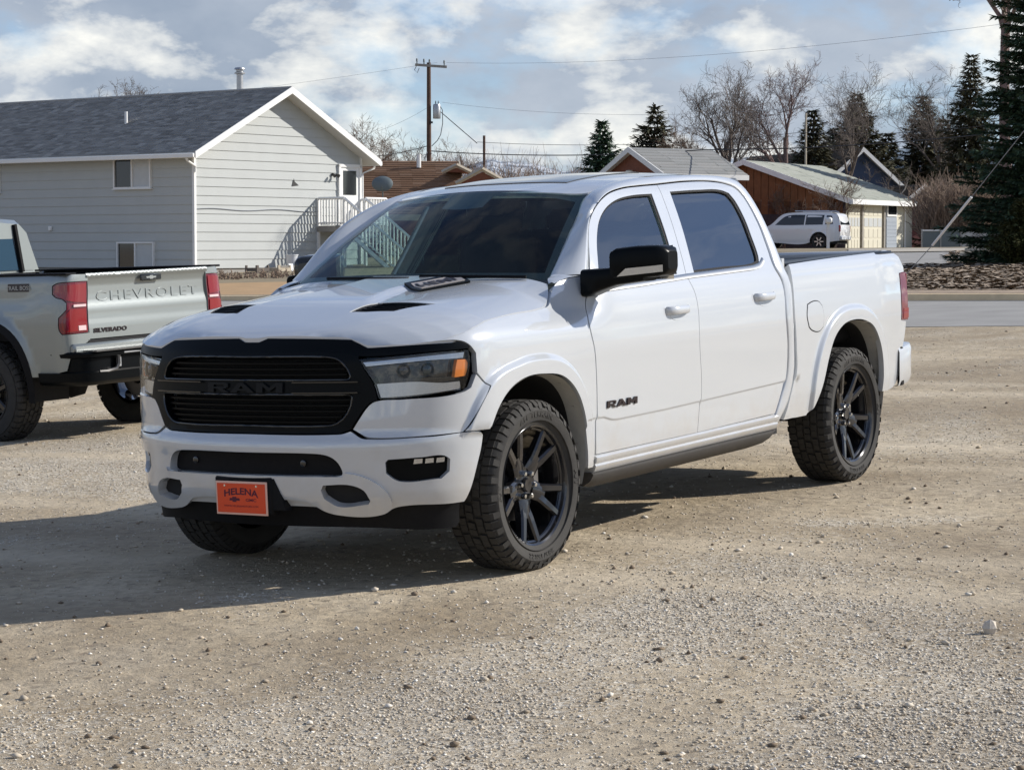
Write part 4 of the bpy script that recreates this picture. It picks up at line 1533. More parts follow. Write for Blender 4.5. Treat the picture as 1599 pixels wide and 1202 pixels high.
def gz0(x, y):
    x = np.asarray(x, float); y = np.asarray(y, float)
    pl = .0059 + .038 * np.clip(x, -60, 60) + .01232 * np.clip(y, -30, 200)
    w = sm(60, 118, np.hypot(x, y))
    return pl * (1 - w) + 1.55 * w


def gz(x, y):
    x = np.asarray(x, float); y = np.asarray(y, float)
    d = np.hypot(x, y)
    n = (fbm(x * .55, y * .55, 3, 3) - .5) * .05 * (1 - sm(24, 34, d))
    # flat where the wheels stand
    for cx, cy, r in ((.03, 11.0, 1.9), (1.25, 14.2, 1.6), (-1.6, 11.8, 1.0), (-3.9, 19.7, 2.2)):
        n = n * sm(r * .5, r * 1.4, np.hypot(x - cx, y - cy))
    return gz0(x, y) + n


def g1(x, y): return float(gz(np.array([x]), np.array([y]))[0])


def ray(u, v, D):
    """world point seen at photo pixel (u, v) at depth D"""
    a, b = (u - 799.5) / 3560, (v - 601) / 3560
    c, s = math.cos(PITCH), math.sin(PITCH)
    return Vector((a * D, (c - b * s) * D, CAM_Z - (s + b * c) * D))


def on_ground(u, v):
    d = 3.0
    for _ in range(400):
        p = ray(u, v, d)
        if p.z <= float(gz0(p.x, p.y)): break
        d *= 1.01
    return Vector((p.x, p.y, float(gz0(p.x, p.y))))


def mat_ground():
    m = bpy.data.materials.new('gravel_lot'); m.use_nodes = True
    nt, b = nodes_of(m)
    N = lambda t: nt.nodes.new(t)
    L = nt.links.new
    tcn = N('ShaderNodeTexCoord')

    def noise(sc, det=5, rough=.55):
        n = N('ShaderNodeTexNoise'); n.inputs['Scale'].default_value = sc; n.inputs['Detail'].default_value = det; n.inputs['Roughness'].default_value = rough
        L(tcn.outputs['Object'], n.inputs['Vector']); return n.outputs[0]

    def rampc(v, pts):
        r = N('ShaderNodeValToRGB'); e = r.color_ramp.elements
        while len(e) < len(pts): e.new(.5)
        for el, (p_, c_) in zip(e, pts): el.position = p_; el.color = (*c_, 1) if not isinstance(c_, (int, float)) else (c_, c_, c_, 1)
        L(v, r.inputs[0]); return r.outputs[0]

    def mix(f, a_, b_, bt='MIX'):
        n = N('ShaderNodeMix'); n.data_type = 'RGBA'; n.blend_type = bt
        for s_, v in ((0, f), (6, a_), (7, b_)):
            if isinstance(v, (int, float)): n.inputs[s_].default_value = v
            elif isinstance(v, tuple): n.inputs[s_].default_value = (*v, 1)
            else: L(v, n.inputs[s_])
        return n.outputs[2]
    at = N('ShaderNodeAttribute'); at.attribute_name = 'gravel'
    dirt = rampc(noise(.9, 9, .62), [(.30, (.34, .265, .17)), (.50, (.52, .43, .30)), (.72, (.64, .55, .41))])
    dirt = mix(rampc(noise(14, 6, .65), [(.42, 0.0), (.62, .55)]), dirt, (.32, .26, .185))
    vo = N('ShaderNodeTexVoronoi'); vo.inputs['Scale'].default_value = 62
    L(tcn.outputs['Object'], vo.inputs['Vector'])
    bw = N('ShaderNodeRGBToBW'); L(vo.outputs['Color'], bw.inputs[0])
    st = rampc(bw.outputs[0], [(.15, (.30, .25, .18)), (.45, (.52, .455, .355)), (.75, (.66, .60, .49)), (.95, (.80, .75, .65))])
    vo2 = N('ShaderNodeTexVoronoi'); vo2.inputs['Scale'].default_value = 24
    L(tcn.outputs['Object'], vo2.inputs['Vector'])
    bw2 = N('ShaderNodeRGBToBW'); L(vo2.outputs['Color'], bw2.inputs[0])
    # stones show where the attribute says gravel, broken up by cells
    ms = N('ShaderNodeMath'); ms.operation = 'MULTIPLY_ADD'; L(bw.outputs[0], ms.inputs[0]); ms.inputs[1].default_value = .55; L(at.outputs['Fac'], ms.inputs[2])
    fac = rampc(ms.outputs[0], [(.58, 0.0), (.92, .85)])
    c = mix(fac, dirt, st)
    c = mix(rampc(bw2.outputs[0], [(.84, 0.0), (.90, .55)]), c, (.17, .14, .11))
    c = mix(rampc(noise(.35, 3), [(.36, .42), (.58, 0.0)]), c, (.24, .19, .135), 'MIX')
    at2 = N('ShaderNodeAttribute'); at2.attribute_name = 'track'
    tf = N('ShaderNodeMath'); tf.operation = 'MULTIPLY'; L(at2.outputs['Fac'], tf.inputs[0]); tf.inputs[1].default_value = .55
    c = mix(tf.outputs[0], c, (.66, .565, .42))
    L(c, b.inputs['Base Color'])
    b.inputs['Roughness'].default_value = .95
    b.inputs['Specular IOR Level'].default_value = .2
    bp = N('ShaderNodeBump'); bp.inputs['Strength'].default_value = .75; bp.inputs['Distance'].default_value = .010
    h = N('ShaderNodeMath'); h.operation = 'MULTIPLY_ADD'; L(vo.outputs['Distance'], h.inputs[0]); L(fac, h.inputs[1]); L(noise(90, 6, .7), h.inputs[2])
    L(h.outputs[0], bp.inputs['Height'])
    bp2 = N('ShaderNodeBump'); bp2.inputs['Strength'].default_value = .6; bp2.inputs['Distance'].default_value = .05
    L(noise(9, 6, .6), bp2.inputs['Height']); L(bp.outputs[0], bp2.inputs['Normal']); L(bp2.outputs[0], b.inputs['Normal'])
    MATS['gravel_lot'] = m


mat_ground()
_GP = [(on_ground(u, v), r) for u, v, r in ((420, 1150, .55), (650, 1120, .5), (820, 1060, .5), (1000, 980, .45), (1180, 960, .5), (1500, 1120, .55), (1380, 1180, .5), (1560, 1040, .4), (1150, 905, .6), (1280, 870, .6), (180, 740, 1.2), (60, 700, 1.2), (330, 745, .8), (1480, 690, 1.0), (30, 1150, .35), (1440, 960, .3))]


def gravel_mask(x, y):
    c, s = math.cos(.55), math.sin(.55)
    p, q = x * c - y * s, x * s + y * c
    n = fbm(p * .9, q * .35, 11, 4) * .55 + fbm(x * 2.3, y * 2.3, 21, 3) * .45
    m = sm(.50, .74, n) * .42 + .05
    for g, r in _GP:
        m = m + .35 * np.exp(-(((x - g.x) / r) ** 2 + ((y - g.y) / (r * 2.0)) ** 2)) * (.5 + fbm(x * 3, y * 3, 31, 2))
    # packed tyre lanes sweep across the lot
    m = m * (1 - .75 * tracks(x, y))
    return np.clip(m, 0, 1)


def tracks(x, y):
    m = np.zeros_like(np.asarray(x, float))
    for off in (10.4, 12.1, 15.8, 17.4, 22.0, 23.6):
        l = y + .62 * x + .5 * np.sin(x * .35 + off) - off
        m = np.maximum(m, np.exp(-(l / .26) ** 2) * (.35 + .9 * fbm(x * .4, y * .4, int(off * 7), 2)))
    return np.clip(m, 0, 1)


def build_ground():
    xs = np.concatenate([-14 - np.cumsum(.12 * 1.16 ** np.arange(1, 62))[::-1], np.arange(-14, 14.01, .12), 14 + np.cumsum(.12 * 1.16 ** np.arange(1, 62))])
    ys = [-40, -20, -8, 0, 3]
    y = 4.0; d = .09
    while y < 9000:
        ys.append(y); y += d
        if y > 16: d *= 1.03 if y < 120 else 1.15
    ys = np.array(ys)
    X, Y = np.meshgrid(xs, ys)
    Z = gz(X, Y)
    V = np.stack([X.ravel(), Y.ravel(), Z.ravel()], 1)
    nx = len(xs)
    i, j = np.meshgrid(np.arange(len(ys) - 1), np.arange(nx - 1), indexing='ij')
    a = (i * nx + j).ravel()
    Q = np.stack([a, a + 1, a + nx + 1, a + nx], 1)
    me = big_mesh('ground', V, Q, 'gravel_lot')
    at = me.attributes.new('gravel', 'FLOAT', 'POINT')
    at.data.foreach_set('value', gravel_mask(V[:, 0], V[:, 1]).astype(np.float32))
    at = me.attributes.new('track', 'FLOAT', 'POINT')
    at.data.foreach_set('value', tracks(V[:, 0], V[:, 1]).astype(np.float32))
    me.polygons.foreach_set('use_smooth', np.ones(len(me.polygons), dtype=bool))
    tag(link('ground', me), kind='structure')


build_ground()


def sheet(name, P, mat, off, kind='structure', nu=40, nv=6, parent=None, wob=0.0, seed=1):
    """ground-hugging sheet between two polylines (near edge, far edge)"""
    A, B_ = P
    A = resample3([(p[0], p[1], 0) for p in A], nu); B_ = resample3([(p[0], p[1], 0) for p in B_], nu)
    if wob:
        k = np.arange(nu)
        A[:, 1] += (fbm(k * .7, k * 0 + .5, seed, 3) - .5) * wob; B_[:, 1] += (fbm(k * .7, k * 0 + 7.5, seed, 3) - .5) * wob
    V = []
    for f in np.linspace(0, 1, nv):
        q = A * (1 - f) + B_ * f
        q[:, 2] = gz(q[:, 0], q[:, 1]) + off
        V += list(q)
    Q = []
    for i in range(nv - 1):
        for k in range(nu - 1):
            Q.append((i * nu + k, i * nu + k + 1, (i + 1) * nu + k + 1, (i + 1) * nu + k))
    o = link(name, raw_mesh(name, V, Q, mat, 180), parent)
    if kind: o['kind'] = kind
    return o


pbr('asphalt', (.30, .29, .27), .9, noise=.25, nscale=1.2, bump=.25, bscale=60)
pbr('concrete', (.42, .38, .31), .9, noise=.2, nscale=3, bump=.2, bscale=40)
pbr('kerb_stone', (.78, .60, .37), .9, noise=.25, nscale=4, bump=.2, bscale=40)
pbr('mulch', (.33, .25, .175), .95, noise=.6, nscale=5, bump=.8, bscale=14)
pbr('bare_yard', (.42, .27, .135), .95, noise=.25, nscale=1.5, bump=.4, bscale=9)
pbr('dry_lawn', (.25, .20, .125), .95, noise=.4, nscale=.8, bump=.5, bscale=8)

road_near = [(-30, 56.0), (-8, 41.6), (0, 35.6), (5.4, 31.25), (6.1, 30.85), (9, 29.0), (22, 19.5)]
road_far = [(-30, 78.5), (-8, 55.3), (0, 46.9), (6.81, 39.75), (8.51, 37.95), (11, 35.3), (26, 19.5)]
sheet('road', (road_near, road_far), 'asphalt', .006, wob=.5, nu=120)
# kerb: a raised stone strip along the far edge of the road
kb = MB()
RF_ = resample3([(x, y, 0) for x, y in road_far], 90)
T_ = np.gradient(RF_, axis=0); T_ /= np.linalg.norm(T_, axis=1, keepdims=True)
Nk = np.stack([-T_[:, 1], T_[:, 0], 0 * T_[:, 0]], 1)
V, Q = [], []
for p, n in zip(RF_, Nk):
    z = g1(p[0], p[1])
    for o, h in ((0, -.05), (.02, .115), (.05, .125), (.22, .125), (.26, -.05)):
        V.append((p[0] + n[0] * o, p[1] + n[1] * o, z + h))
for i in range(89):
    for k in range(4): Q.append((i * 5 + k, (i + 1) * 5 + k, (i + 1) * 5 + k + 1, i * 5 + k + 1))
tag(link('kerb', raw_mesh('kerb', V, Q, 'kerb_stone', 30)), kind='structure')
far2 = [(p[0] + n[0] * .26, p[1] + n[1] * .26) for p, n in zip(RF_, Nk)]
G = lambda u, v: tuple(on_ground(u, v)[:2])
bed_far = [(-30, 81), (-8, 57.5), (0, 49.5), G(1400, 424), G(1450, 421.5), G(1520, 420), G(1599, 419), (30, 40)]
left_part = [p for p in far2 if p[0] < 4.5]; right_part = [p for p in far2 if p[0] >= 4.5]
sheet('verge', (left_part, [(-30, 80), (-8, 56.7), (0, 48.5), (4.6, 43.5)]), 'dry_lawn', .10, nu=60)
sheet('planting_bed', (right_part, [G(1330, 424), G(1400, 423), G(1450, 421.5), G(1520, 420), G(1599, 419), (30, 40)]), 'mulch', .12, nu=60)
sheet('bare_yard', ([(-30, 80), (-8, 56.7), (0, 48.5), (4.6, 43.6)], [(-44, 92), (-11, 68.5), (-4, 66), (5.5, 58)]), 'bare_yard', .05, nu=50)
sheet('dry_lawn', ([(-90, 92), (-11, 68.6), (-4, 66.1), (5.5, 58.1), (40, 66)], [(-140, 240), (-20, 240), (20, 240), (60, 240), (140, 240)]), 'dry_lawn', .03, nu=80, nv=40)
sheet('driveway', ([G(1325, 423), G(1400, 422), G(1450, 420.5), G(1500, 419), G(1540, 417)], [G(1325, 398), G(1400, 397.5), G(1450, 396.5), G(1500, 396), G(1540, 395)]), 'asphalt', .05, nu=20)
sheet('pavement', ([G(1325, 396.5), G(1420, 396), G(1500, 395), G(1560, 394.5)], [G(1325, 391), G(1420, 390.5), G(1500, 390), G(1560, 391)]), 'concrete', .06, nu=20)


# ---- gravel: every stone is geometry, all of them one uncountable mass
def stones(name, n, ymin, ymax, s0, s1, cols, seed, mask=True, power=2.2, sink=.35):
    rg = np.random.default_rng(seed)
    pts = []
    while sum(len(p) for p in pts) < n:
        k = n * 3
        r = rg.random(k)
        y = ymin * (ymax / ymin) ** r if ymin > 0 else ymin + (ymax - ymin) * r
        x = (rg.random(k) * 2 - 1) * (y * .235 + .5)
        keep = rg.random(k) < ((gravel_mask(x, y) ** 1.3 + .04) if mask else 1)
        # stones lie on the lot only
        keep &= y < np.interp(x, [-30, -8, 0, 5.4, 6.1, 9], [54, 40, 34.5, 30.5, 30.2, 28.3])
        pts.append(np.stack([x[keep], y[keep]], 1))
    P = np.concatenate(pts)[:n]
    size = s0 + (s1 - s0) * rg.random(n) ** power
    t = (1 + 5 ** .5) / 2
    base = np.array([(1, 0, 0), (-1, 0, 0), (0, 1, 0), (0, -1, 0), (0, 0, 1), (0, 0, -1), (.6, .6, .45), (-.55, -.62, .5)])
    tri = np.array([(0, 2, 6), (2, 4, 6), (4, 0, 6), (2, 1, 4), (1, 3, 7), (3, 4, 7), (4, 1, 7), (3, 0, 4), (2, 0, 5), (1, 2, 5), (3, 1, 5), (0, 3, 5)])
    B_ = base[None] * (1 + (rg.random((n, 8, 1)) - .5) * .55)
    B_ = B_ * np.stack([rg.uniform(.75, 1.35, n), rg.uniform(.7, 1.1, n), rg.uniform(.4, .8, n)], 1)[:, None, :]
    a = rg.uniform(0, 2 * math.pi, n); c, s = np.cos(a)[:, None], np.sin(a)[:, None]
    V = np.stack([B_[:, :, 0] * c - B_[:, :, 1] * s, B_[:, :, 0] * s + B_[:, :, 1] * c, B_[:, :, 2]], 2) * (size * .5)[:, None, None]
    z = gz(P[:, 0], P[:, 1]) + size * .5 * .6 * (1 - sink * 1.6)
    V += np.concatenate([P, z[:, None]], 1)[:, None, :]
    Tn = (tri[None] + (np.arange(n) * 8)[:, None, None]).reshape(-1, 3)
    m = pbr(name + '_mat', (.5, .5, .5), .9, spec=.25)
    island_colours(m, cols)
    tag(link(name, big_mesh(name, V.reshape(-1, 3), Tn, m)), kind='stuff')


GR = [(.30, .245, .18), (.50, .435, .34), (.46, .38, .275), (.62, .56, .465), (.55, .47, .36), (.70, .655, .57), (.40, .33, .24), (.80, .77, .70), (.53, .44, .325)]
stones('gravel', 70000, 6.2, 26, .004, .017, GR, 7, power=2.6)
stones('pebbles', 1300, 6.2, 32, .015, .040, GR, 8, mask=False, power=3.6)
stones('dirt_clods', 700, 6.2, 32, .010, .040, [(.15, .11, .075), (.22, .17, .12), (.19, .145, .10), (.28, .22, .16)], 9, mask=False, power=2.5)


def rock(u, v, w, h, label):
    p = on_ground(u, v)
    rg = random.Random(int(u))
    mb = MB()
    n, m = 7, 4
    V, Q = [], []
    for i in range(m + 1):
        f = i / m * math.pi
        for k in range(n):
            a = k / n * 2 * math.pi
            r = 1 + rg.uniform(-.28, .22)
            V.append((w / 2 * r * math.sin(f) * math.cos(a), w * .42 * r * math.sin(f) * math.sin(a), h * .5 + h * .62 * math.cos(f) * (1 + rg.uniform(-.1, .1))))
    for i in range(m):
        for k in range(n): Q.append((i * n + k, (i + 1) * n + k, (i + 1) * n + (k + 1) % n, i * n + (k + 1) % n))
    mb.add(V, Q)
    o = mb.build('rock', 'rock_pale', None, 8)
    o.location = (p.x, p.y, g1(p.x, p.y) - h * .12)
    tag(o, label, 'rock')


pbr('rock_pale', (.56, .50, .42), .9, noise=.25, nscale=14, bump=.4, bscale=40)
pbr('rock_dark', (.16, .13, .11), .9, noise=.3, nscale=14, bump=.4, bscale=40)
rock(1546, 988, .060, .055, 'pale angular rock standing on the gravel near the right edge')
# ================================================================== HOUSES
pbr('siding', (.455, .475, .465), .75, noise=.06, nscale=1.5, bump=.05, bscale=20)
pbr('white_trim', (.78, .78, .76), .6, noise=.05, nscale=3)
pbr('soffit', (.62, .61, .57), .7)
pbr('foundation', (.30, .29, .27), .9, noise=.2, nscale=3)
pbr('window_glass', (.02, .024, .028), .06, coat=.5)
pbr('blind', (.50, .52, .52), .5, noise=.1, nscale=10)
pbr('galvanised', (.42, .43, .44), .4, metal=.8, noise=.2, nscale=6)
pbr('grey_wood', (.30, .28, .25), .9, noise=.3, nscale=8, bump=.2)
pbr('pole_wood', (.105, .06, .042), .9, noise=.35, nscale=5, bump=.3)
pbr('brown_siding', (.20, .085, .035), .85, noise=.3, nscale=3, bump=.2)
pbr('dark_brick', (.060, .050, .058), .9, noise=.4, nscale=7, bump=.3, bscale=20)
pbr('red_brick', (.20, .075, .045), .9, noise=.3, nscale=6, bump=.3, bscale=20)
pbr('cream_paint', (.60, .57, .46), .7, noise=.06, nscale=3)
pbr('grey_blue_siding', (.30, .34, .39), .75, noise=.08)
pbr('navy_siding', (.045, .065, .115), .8, noise=.2, nscale=3)
pbr('maroon_siding', (.10, .03, .03), .8, noise=.2)
pbr('dish_grey', (.13, .16, .17), .5)
pbr('wire_black', (.02, .02, .022), .6)
pbr('wire_grey', (.22, .24, .27), .6)
pbr('tarp_red', (.30, .03, .03), .7)
pbr('bucket_white', (.70, .72, .74), .5)
pbr('pale_wood', (.46, .40, .31), .85, noise=.25, nscale=7)
pbr('old_wood', (.13, .11, .095), .9, noise=.4, nscale=6, bump=.3)


def shingle_mat(name, cols):
    m = pbr(name, cols[0], .92, spec=.2, bump=.4, bscale=30)
    island_colours(m, cols)
    return m


shingle_mat('shingle_dark', [(.19, .187, .18), (.31, .305, .295), (.24, .236, .228), (.38, .375, .36), (.20, .197, .19), (.34, .335, .32)])
shingle_mat('shingle_brown', [(.17, .098, .06), (.22, .13, .08), (.19, .11, .068), (.26, .165, .11), (.15, .085, .052)])
shingle_mat('shingle_sage', [(.26, .275, .245), (.30, .315, .28), (.28, .295, .262), (.33, .34, .31)])
shingle_mat('shingle_umber', [(.085, .072, .058), (.11, .095, .078), (.095, .08, .065), (.125, .11, .09)])
shingle_mat('shingle_grey', [(.24, .245, .24), (.29, .295, .29), (.27, .27, .265), (.32, .32, .31)])


def shingles(mb, A, B_, C_, D_, course, tab, seed=1, t=.02):
    """courses of tabs on the quad A (eave start) B (eave end) C (ridge end) D (ridge start)"""
    A, B_, C_, D_ = map(Vector, (A, B_, C_, D_))
    n = (B_ - A).cross(D_ - A).normalized()
    nc = max(2, int((D_ - A).length / course)); rg = random.Random(seed)
    for i in range(nc):
        f0, f1 = i / nc, min((i + 1.25) / nc, 1)
        a0, b0 = A.lerp(D_, f0), B_.lerp(C_, f0); a1, b1 = A.lerp(D_, f1), B_.lerp(C_, f1)
        nt_ = max(1, int((b0 - a0).length / tab)); off = rg.random() / nt_
        e = [0] + [min(1, (k + off) / nt_) for k in range(nt_ + 1)]
        e = sorted(set(e + [1]))
        for g0, g1_ in zip(e[:-1], e[1:]):
            if g1_ - g0 < 1e-4: continue
            d = t * rg.uniform(.8, 1.5)
            p = [a0.lerp(b0, g0) + n * d, a0.lerp(b0, g1_) + n * d, a1.lerp(b1, g1_) + n * .004, a1.lerp(b1, g0) + n * .004]
            q = [a0.lerp(b0, g0) - n * .01, a0.lerp(b0, g1_) - n * .01]
            mb.add(p + q, [(0, 1, 2, 3), (4, 5, 1, 0)])


def hframe(o, ax, z):
    x = Vector((ax[0], ax[1], 0)).normalized(); y = Vector((-x.y, x.x, 0))
    return Matrix(((x.x, y.x, 0, o[0]), (x.y, y.y, 0, o[1]), (0, 0, 1, z), (0, 0, 0, 1)))


def slider_window(parent, c, w, h, face, blind_side=1, mull=True, name='window'):
    """sliding window centred at c; face = 'x-' or 'y-' (the wall it sits on)"""
    R_ = Matrix.Identity(3)
    if face == 'x-': R_ = Matrix(((0, 1, 0), (-1, 0, 0), (0, 0, 1)))
    c = Vector(c)
    P = lambda x, y, z: c + R_ @ Vector((x, y, z))
    mb = MB()
    t = .055
    for (x, z, sx_, sz_) in ((0, h / 2, w + t, t), (0, -h / 2, w + t, t), (-w / 2, 0, t, h - t), (w / 2, 0, t, h - t)):
        mb.box(P(x, -.05, z), (sx_, .09, sz_), R_)
    if mull: mb.box(P(-.01, -.05, 0), (t, .085, h - t), R_)
    o = mb.build(name, 'white_trim', parent)
    for sg in (-1, 1):
        MB().box(P(sg * w / 4, -.035, 0), (w / 2 - .03, .01, h - t), R_).build('pane', 'window_glass' if sg != blind_side else 'blind', o)
    MB().box(P(0, -.06, -h / 2 - .04), (w + .14, .12, .03), R_).build('sill', 'white_trim', o)
    return o


# ---- two-storey house with lap siding
HO = (-10.42, 75.0)
HX = Vector((.602, .799, 0)).normalized()
HM = hframe(HO, HX, 1.0)


def hx(u):      # gable-wall station seen at photo column u
    k = (u - 799.5) / 3560
    return (HO[0] - k * HO[1]) / (k * HX.y - HX.x)


def hy(u):
    k = (u - 799.5) / 3560
    return (HO[0] - k * HO[1]) / (k * HX.x + HX.y)


def hz(v, y): return CAM_Z + (385 - v) / 3560 * y - 1.0


def build_house():
    T = empty('house', HM)
    tag(T, 'pale grey house with lap siding, white trim and dark shingle roof', 'house')
    W, Lh, E, RZ_ = 8.3, 19.0, 3.9, 5.98
    bh = .30
    slope = (RZ_ - E) / (W / 2)
    # walls as a core plus one board per course
    core = MB()
    core.box((W / 2, Lh / 2, (E - .5) / 2 - .25), (W - .06, Lh - .06, E + .5))
    core.prism([(.03, E - .3), (W - .03, E - .3), (W - .03, E), (W / 2, RZ_ - .03), (.03, E)], .03, Lh - .03, Matrix(((1, 0, 0, 0), (0, 0, 1, 0), (0, 1, 0, 0), (0, 0, 0, 1))))
    core.build('wall_core', 'foundation', T)
    k = 0
    z = -.02
    while z < RZ_ - .1:
        z1 = z + bh
        if z < E - .05:
            zz = min(z1, E + .05)
            V = [(-.030, 0, z), (-.030, Lh, z), (-.006, Lh, zz), (-.006, 0, zz), (.03, 0, z), (.03, Lh, z)]
            link('siding_board', raw_mesh('siding_board', V, [(1, 0, 3, 2), (0, 1, 5, 4)], 'siding'), T)
        # gable board, trimmed to the rake
        def span(zq):
            d = max(0, (zq - E) / slope)
            return d, W - d
        a0, a1 = span(z); b0, b1 = span(min(z1, RZ_))
        if a1 - a0 > .05:
            V = [(a0, -.030, z), (a1, -.030, z), (b1, -.006, min(z1, RZ_)), (b0, -.006, min(z1, RZ_)), (a0, .03, z), (a1, .03, z)]
            link('siding_board', raw_mesh('siding_board', V, [(0, 1, 2, 3), (1, 0, 4, 5)], 'siding'), T)
        z = z1
    MB().box((-.012, -.012, E / 2 - .1), (.10, .10, E)).build('corner_trim', 'white_trim', T)
    MB().box((W + .012, -.012, E / 2), (.10, .10, E)).build('corner_trim', 'white_trim', T)
    # roof
    ov, og = .50, .55
    t = .16
    roof = MB()
    for sg in (-1, 1):
        x0 = -ov if sg < 0 else W + ov
        ze = E - slope * ov + .10
        P = [(x0, ze), (W / 2, RZ_ + .10), (W / 2, RZ_ + .10 - t), (x0, ze - t)]
        V = [(x, y, zq) for y in (-og, Lh + og) for x, zq in P]
        roof.add(V, [(0, 1, 2, 3), (4, 7, 6, 5), (1, 0, 4, 5), (3, 2, 6, 7), (0, 3, 7, 4)])
    rf = roof.build('roof', 'soffit', T)
    sh = MB()
    ze = E - slope * ov + .10
    shingles(sh, (-ov, Lh + og, ze), (-ov, -og, ze), (W / 2, -og, RZ_ + .10), (W / 2, Lh + og, RZ_ + .10), .145, .33, 3)
    shingles(sh, (W + ov, -og, ze), (W + ov, Lh + og, ze), (W / 2, Lh + og, RZ_ + .10), (W / 2, -og, RZ_ + .10), .29, .66, 4)
    s_ = sh.build('shingles', 'shingle_dark', rf, 180); s_['kind'] = 'stuff'
    MB().tube([(W / 2, -og, RZ_ + .115), (W / 2, Lh + og, RZ_ + .115)], .05, 6).build('ridge_cap', 'shingle_dark', rf)
    # rake boards and gutter
    for sg in (-1, 1):
        x0 = -ov if sg < 0 else W + ov
        V = []
        for y in (-og - .03, -og + .0):
            V += [(x0, y, ze - .20), (x0, y, ze + .03), (W / 2, y, RZ_ + .14), (W / 2, y, RZ_ - .09)]
        MB().add(V, [(0, 1, 2, 3), (7, 6, 5, 4), (0, 4, 5, 1), (1, 5, 6, 2), (3, 2, 6, 7), (0, 3, 7, 4)]).build('rake_board', 'white_trim', rf)
    for x0 in (-ov - .055, W + ov + .055):
        MB().box((x0, Lh / 2, ze - .10), (.11, Lh + 2 * og, .15), bev=.02).build('gutter', 'white_trim', rf)
        sgn = -1 if x0 < 0 else 1
        ex = -.05 if x0 < 0 else W + .05
        MB().tube([(x0, -.2, ze - .18), (x0 - sgn * .05, -.2, ze - .26), (ex, -.10, ze - .42), (ex, -.10, ze - .62)] if sgn < 0 else [(x0, -.2, ze - .18), (x0, -.2, ze - .26), (ex, -.08, ze - .45), (ex, -.08, .0)], .04, 8).build('downspout', 'white_trim', rf)
    # roof pipe and flue
    yv = hy(187) + 1.6
    xv = 1.9
    MB().tube([(xv, yv, E + slope * xv - .1), (xv, yv, E + slope * xv + .52)], .055, 10).build('vent_pipe', 'white_trim', rf)
    fl = MB()
    fx, fy = 4.9, 2.6
    fl.tube([(fx, fy, RZ_ - .5), (fx, fy, RZ_ + .88)], .115, 14)
    fl.lathe([(.115, .74), (.19, .76), (.19, .80), (.13, .83), (.13, .90), (.20, .91), (.17, .97), (0, 1.0)], 16, Matrix.Translation((fx, fy, RZ_)))
    fl.build('flue', 'galvanised', rf)
    # windows on the long wall
    for (u0, u1, v0, v1, bs) in ((183, 239, 245, 294, 1), (187, 243, 379, 428, 1), (-52, 4, 247, 301, 1)):
        y0, y1 = hy(u1), hy(u0)
        yc = (y0 + y1) / 2
        depth = HO[1] + HX.x * yc
        zc = (hz(v0, depth) + hz(v1, depth)) / 2; h = abs(hz(v0, depth) - hz(v1, depth))
        slider_window(T, (-.01, yc, zc), y1 - y0, h, 'x-', bs)
    # door, lamp, ornament on the gable wall
    x0, x1 = hx(529), hx(561)
    d = MB()
    w = x1 - x0
    for (x, zq, a, b_) in ((x0, 2.5, .10, 2.15), (x1, 2.5, .10, 2.15), ((x0 + x1) / 2, 3.55, w + .1, .10)):
        d.box((x, -.05, zq), (a, .10, b_))
    dr = d.build('door_frame', 'white_trim', T)
    MB().box(((x0 + x1) / 2, -.035, 2.47), (w - .1, .04, 2.06)).build('door', 'white_trim', dr)
    MB().box(((x0 + x1) / 2, -.062, 2.95), (w - .42, .015, .85)).build('door_window', 'window_glass', dr)
    xl = hx(519)
    lm = MB().box((xl, -.06, 3.22), (.10, .10, .10), bev=.02)
    for sg in (-1, 1): lm.lathe([(.03, 0), (.07, .12), (0, .10)], 10, Matrix.Translation((xl + sg * .10, -.14, 3.22)) @ Matrix.Rotation(R(120), 4, 'X'))
    lm.build('flood_lamp', 'wire_black', T)
    xo = hx(460)
    MB().prism([(-.15, -.12), (.22, -.08), (.10, .0), (.02, .04), (-.03, .16), (-.08, .02)], -.05, 0, Matrix.Translation((xo, -.03, hz(285, 77.6))) @ Matrix.Rotation(R(90), 4, 'X')).build('wall_ornament', 'wire_black', T)
    yb = hy(82)
    MB().box((-.06, yb, hz(357, 79)), (.08, .16, .16), bev=.02).build('dryer_vent', 'white_trim', T)
    MB().tube([(x, -.045 + .0 * x, 1.93 + .03 * math.sin(x * 2)) for x in np.linspace(0, 6, 20)], .012, 5).build('wall_cable', 'wire_grey', T)
    return T


house = build_house()

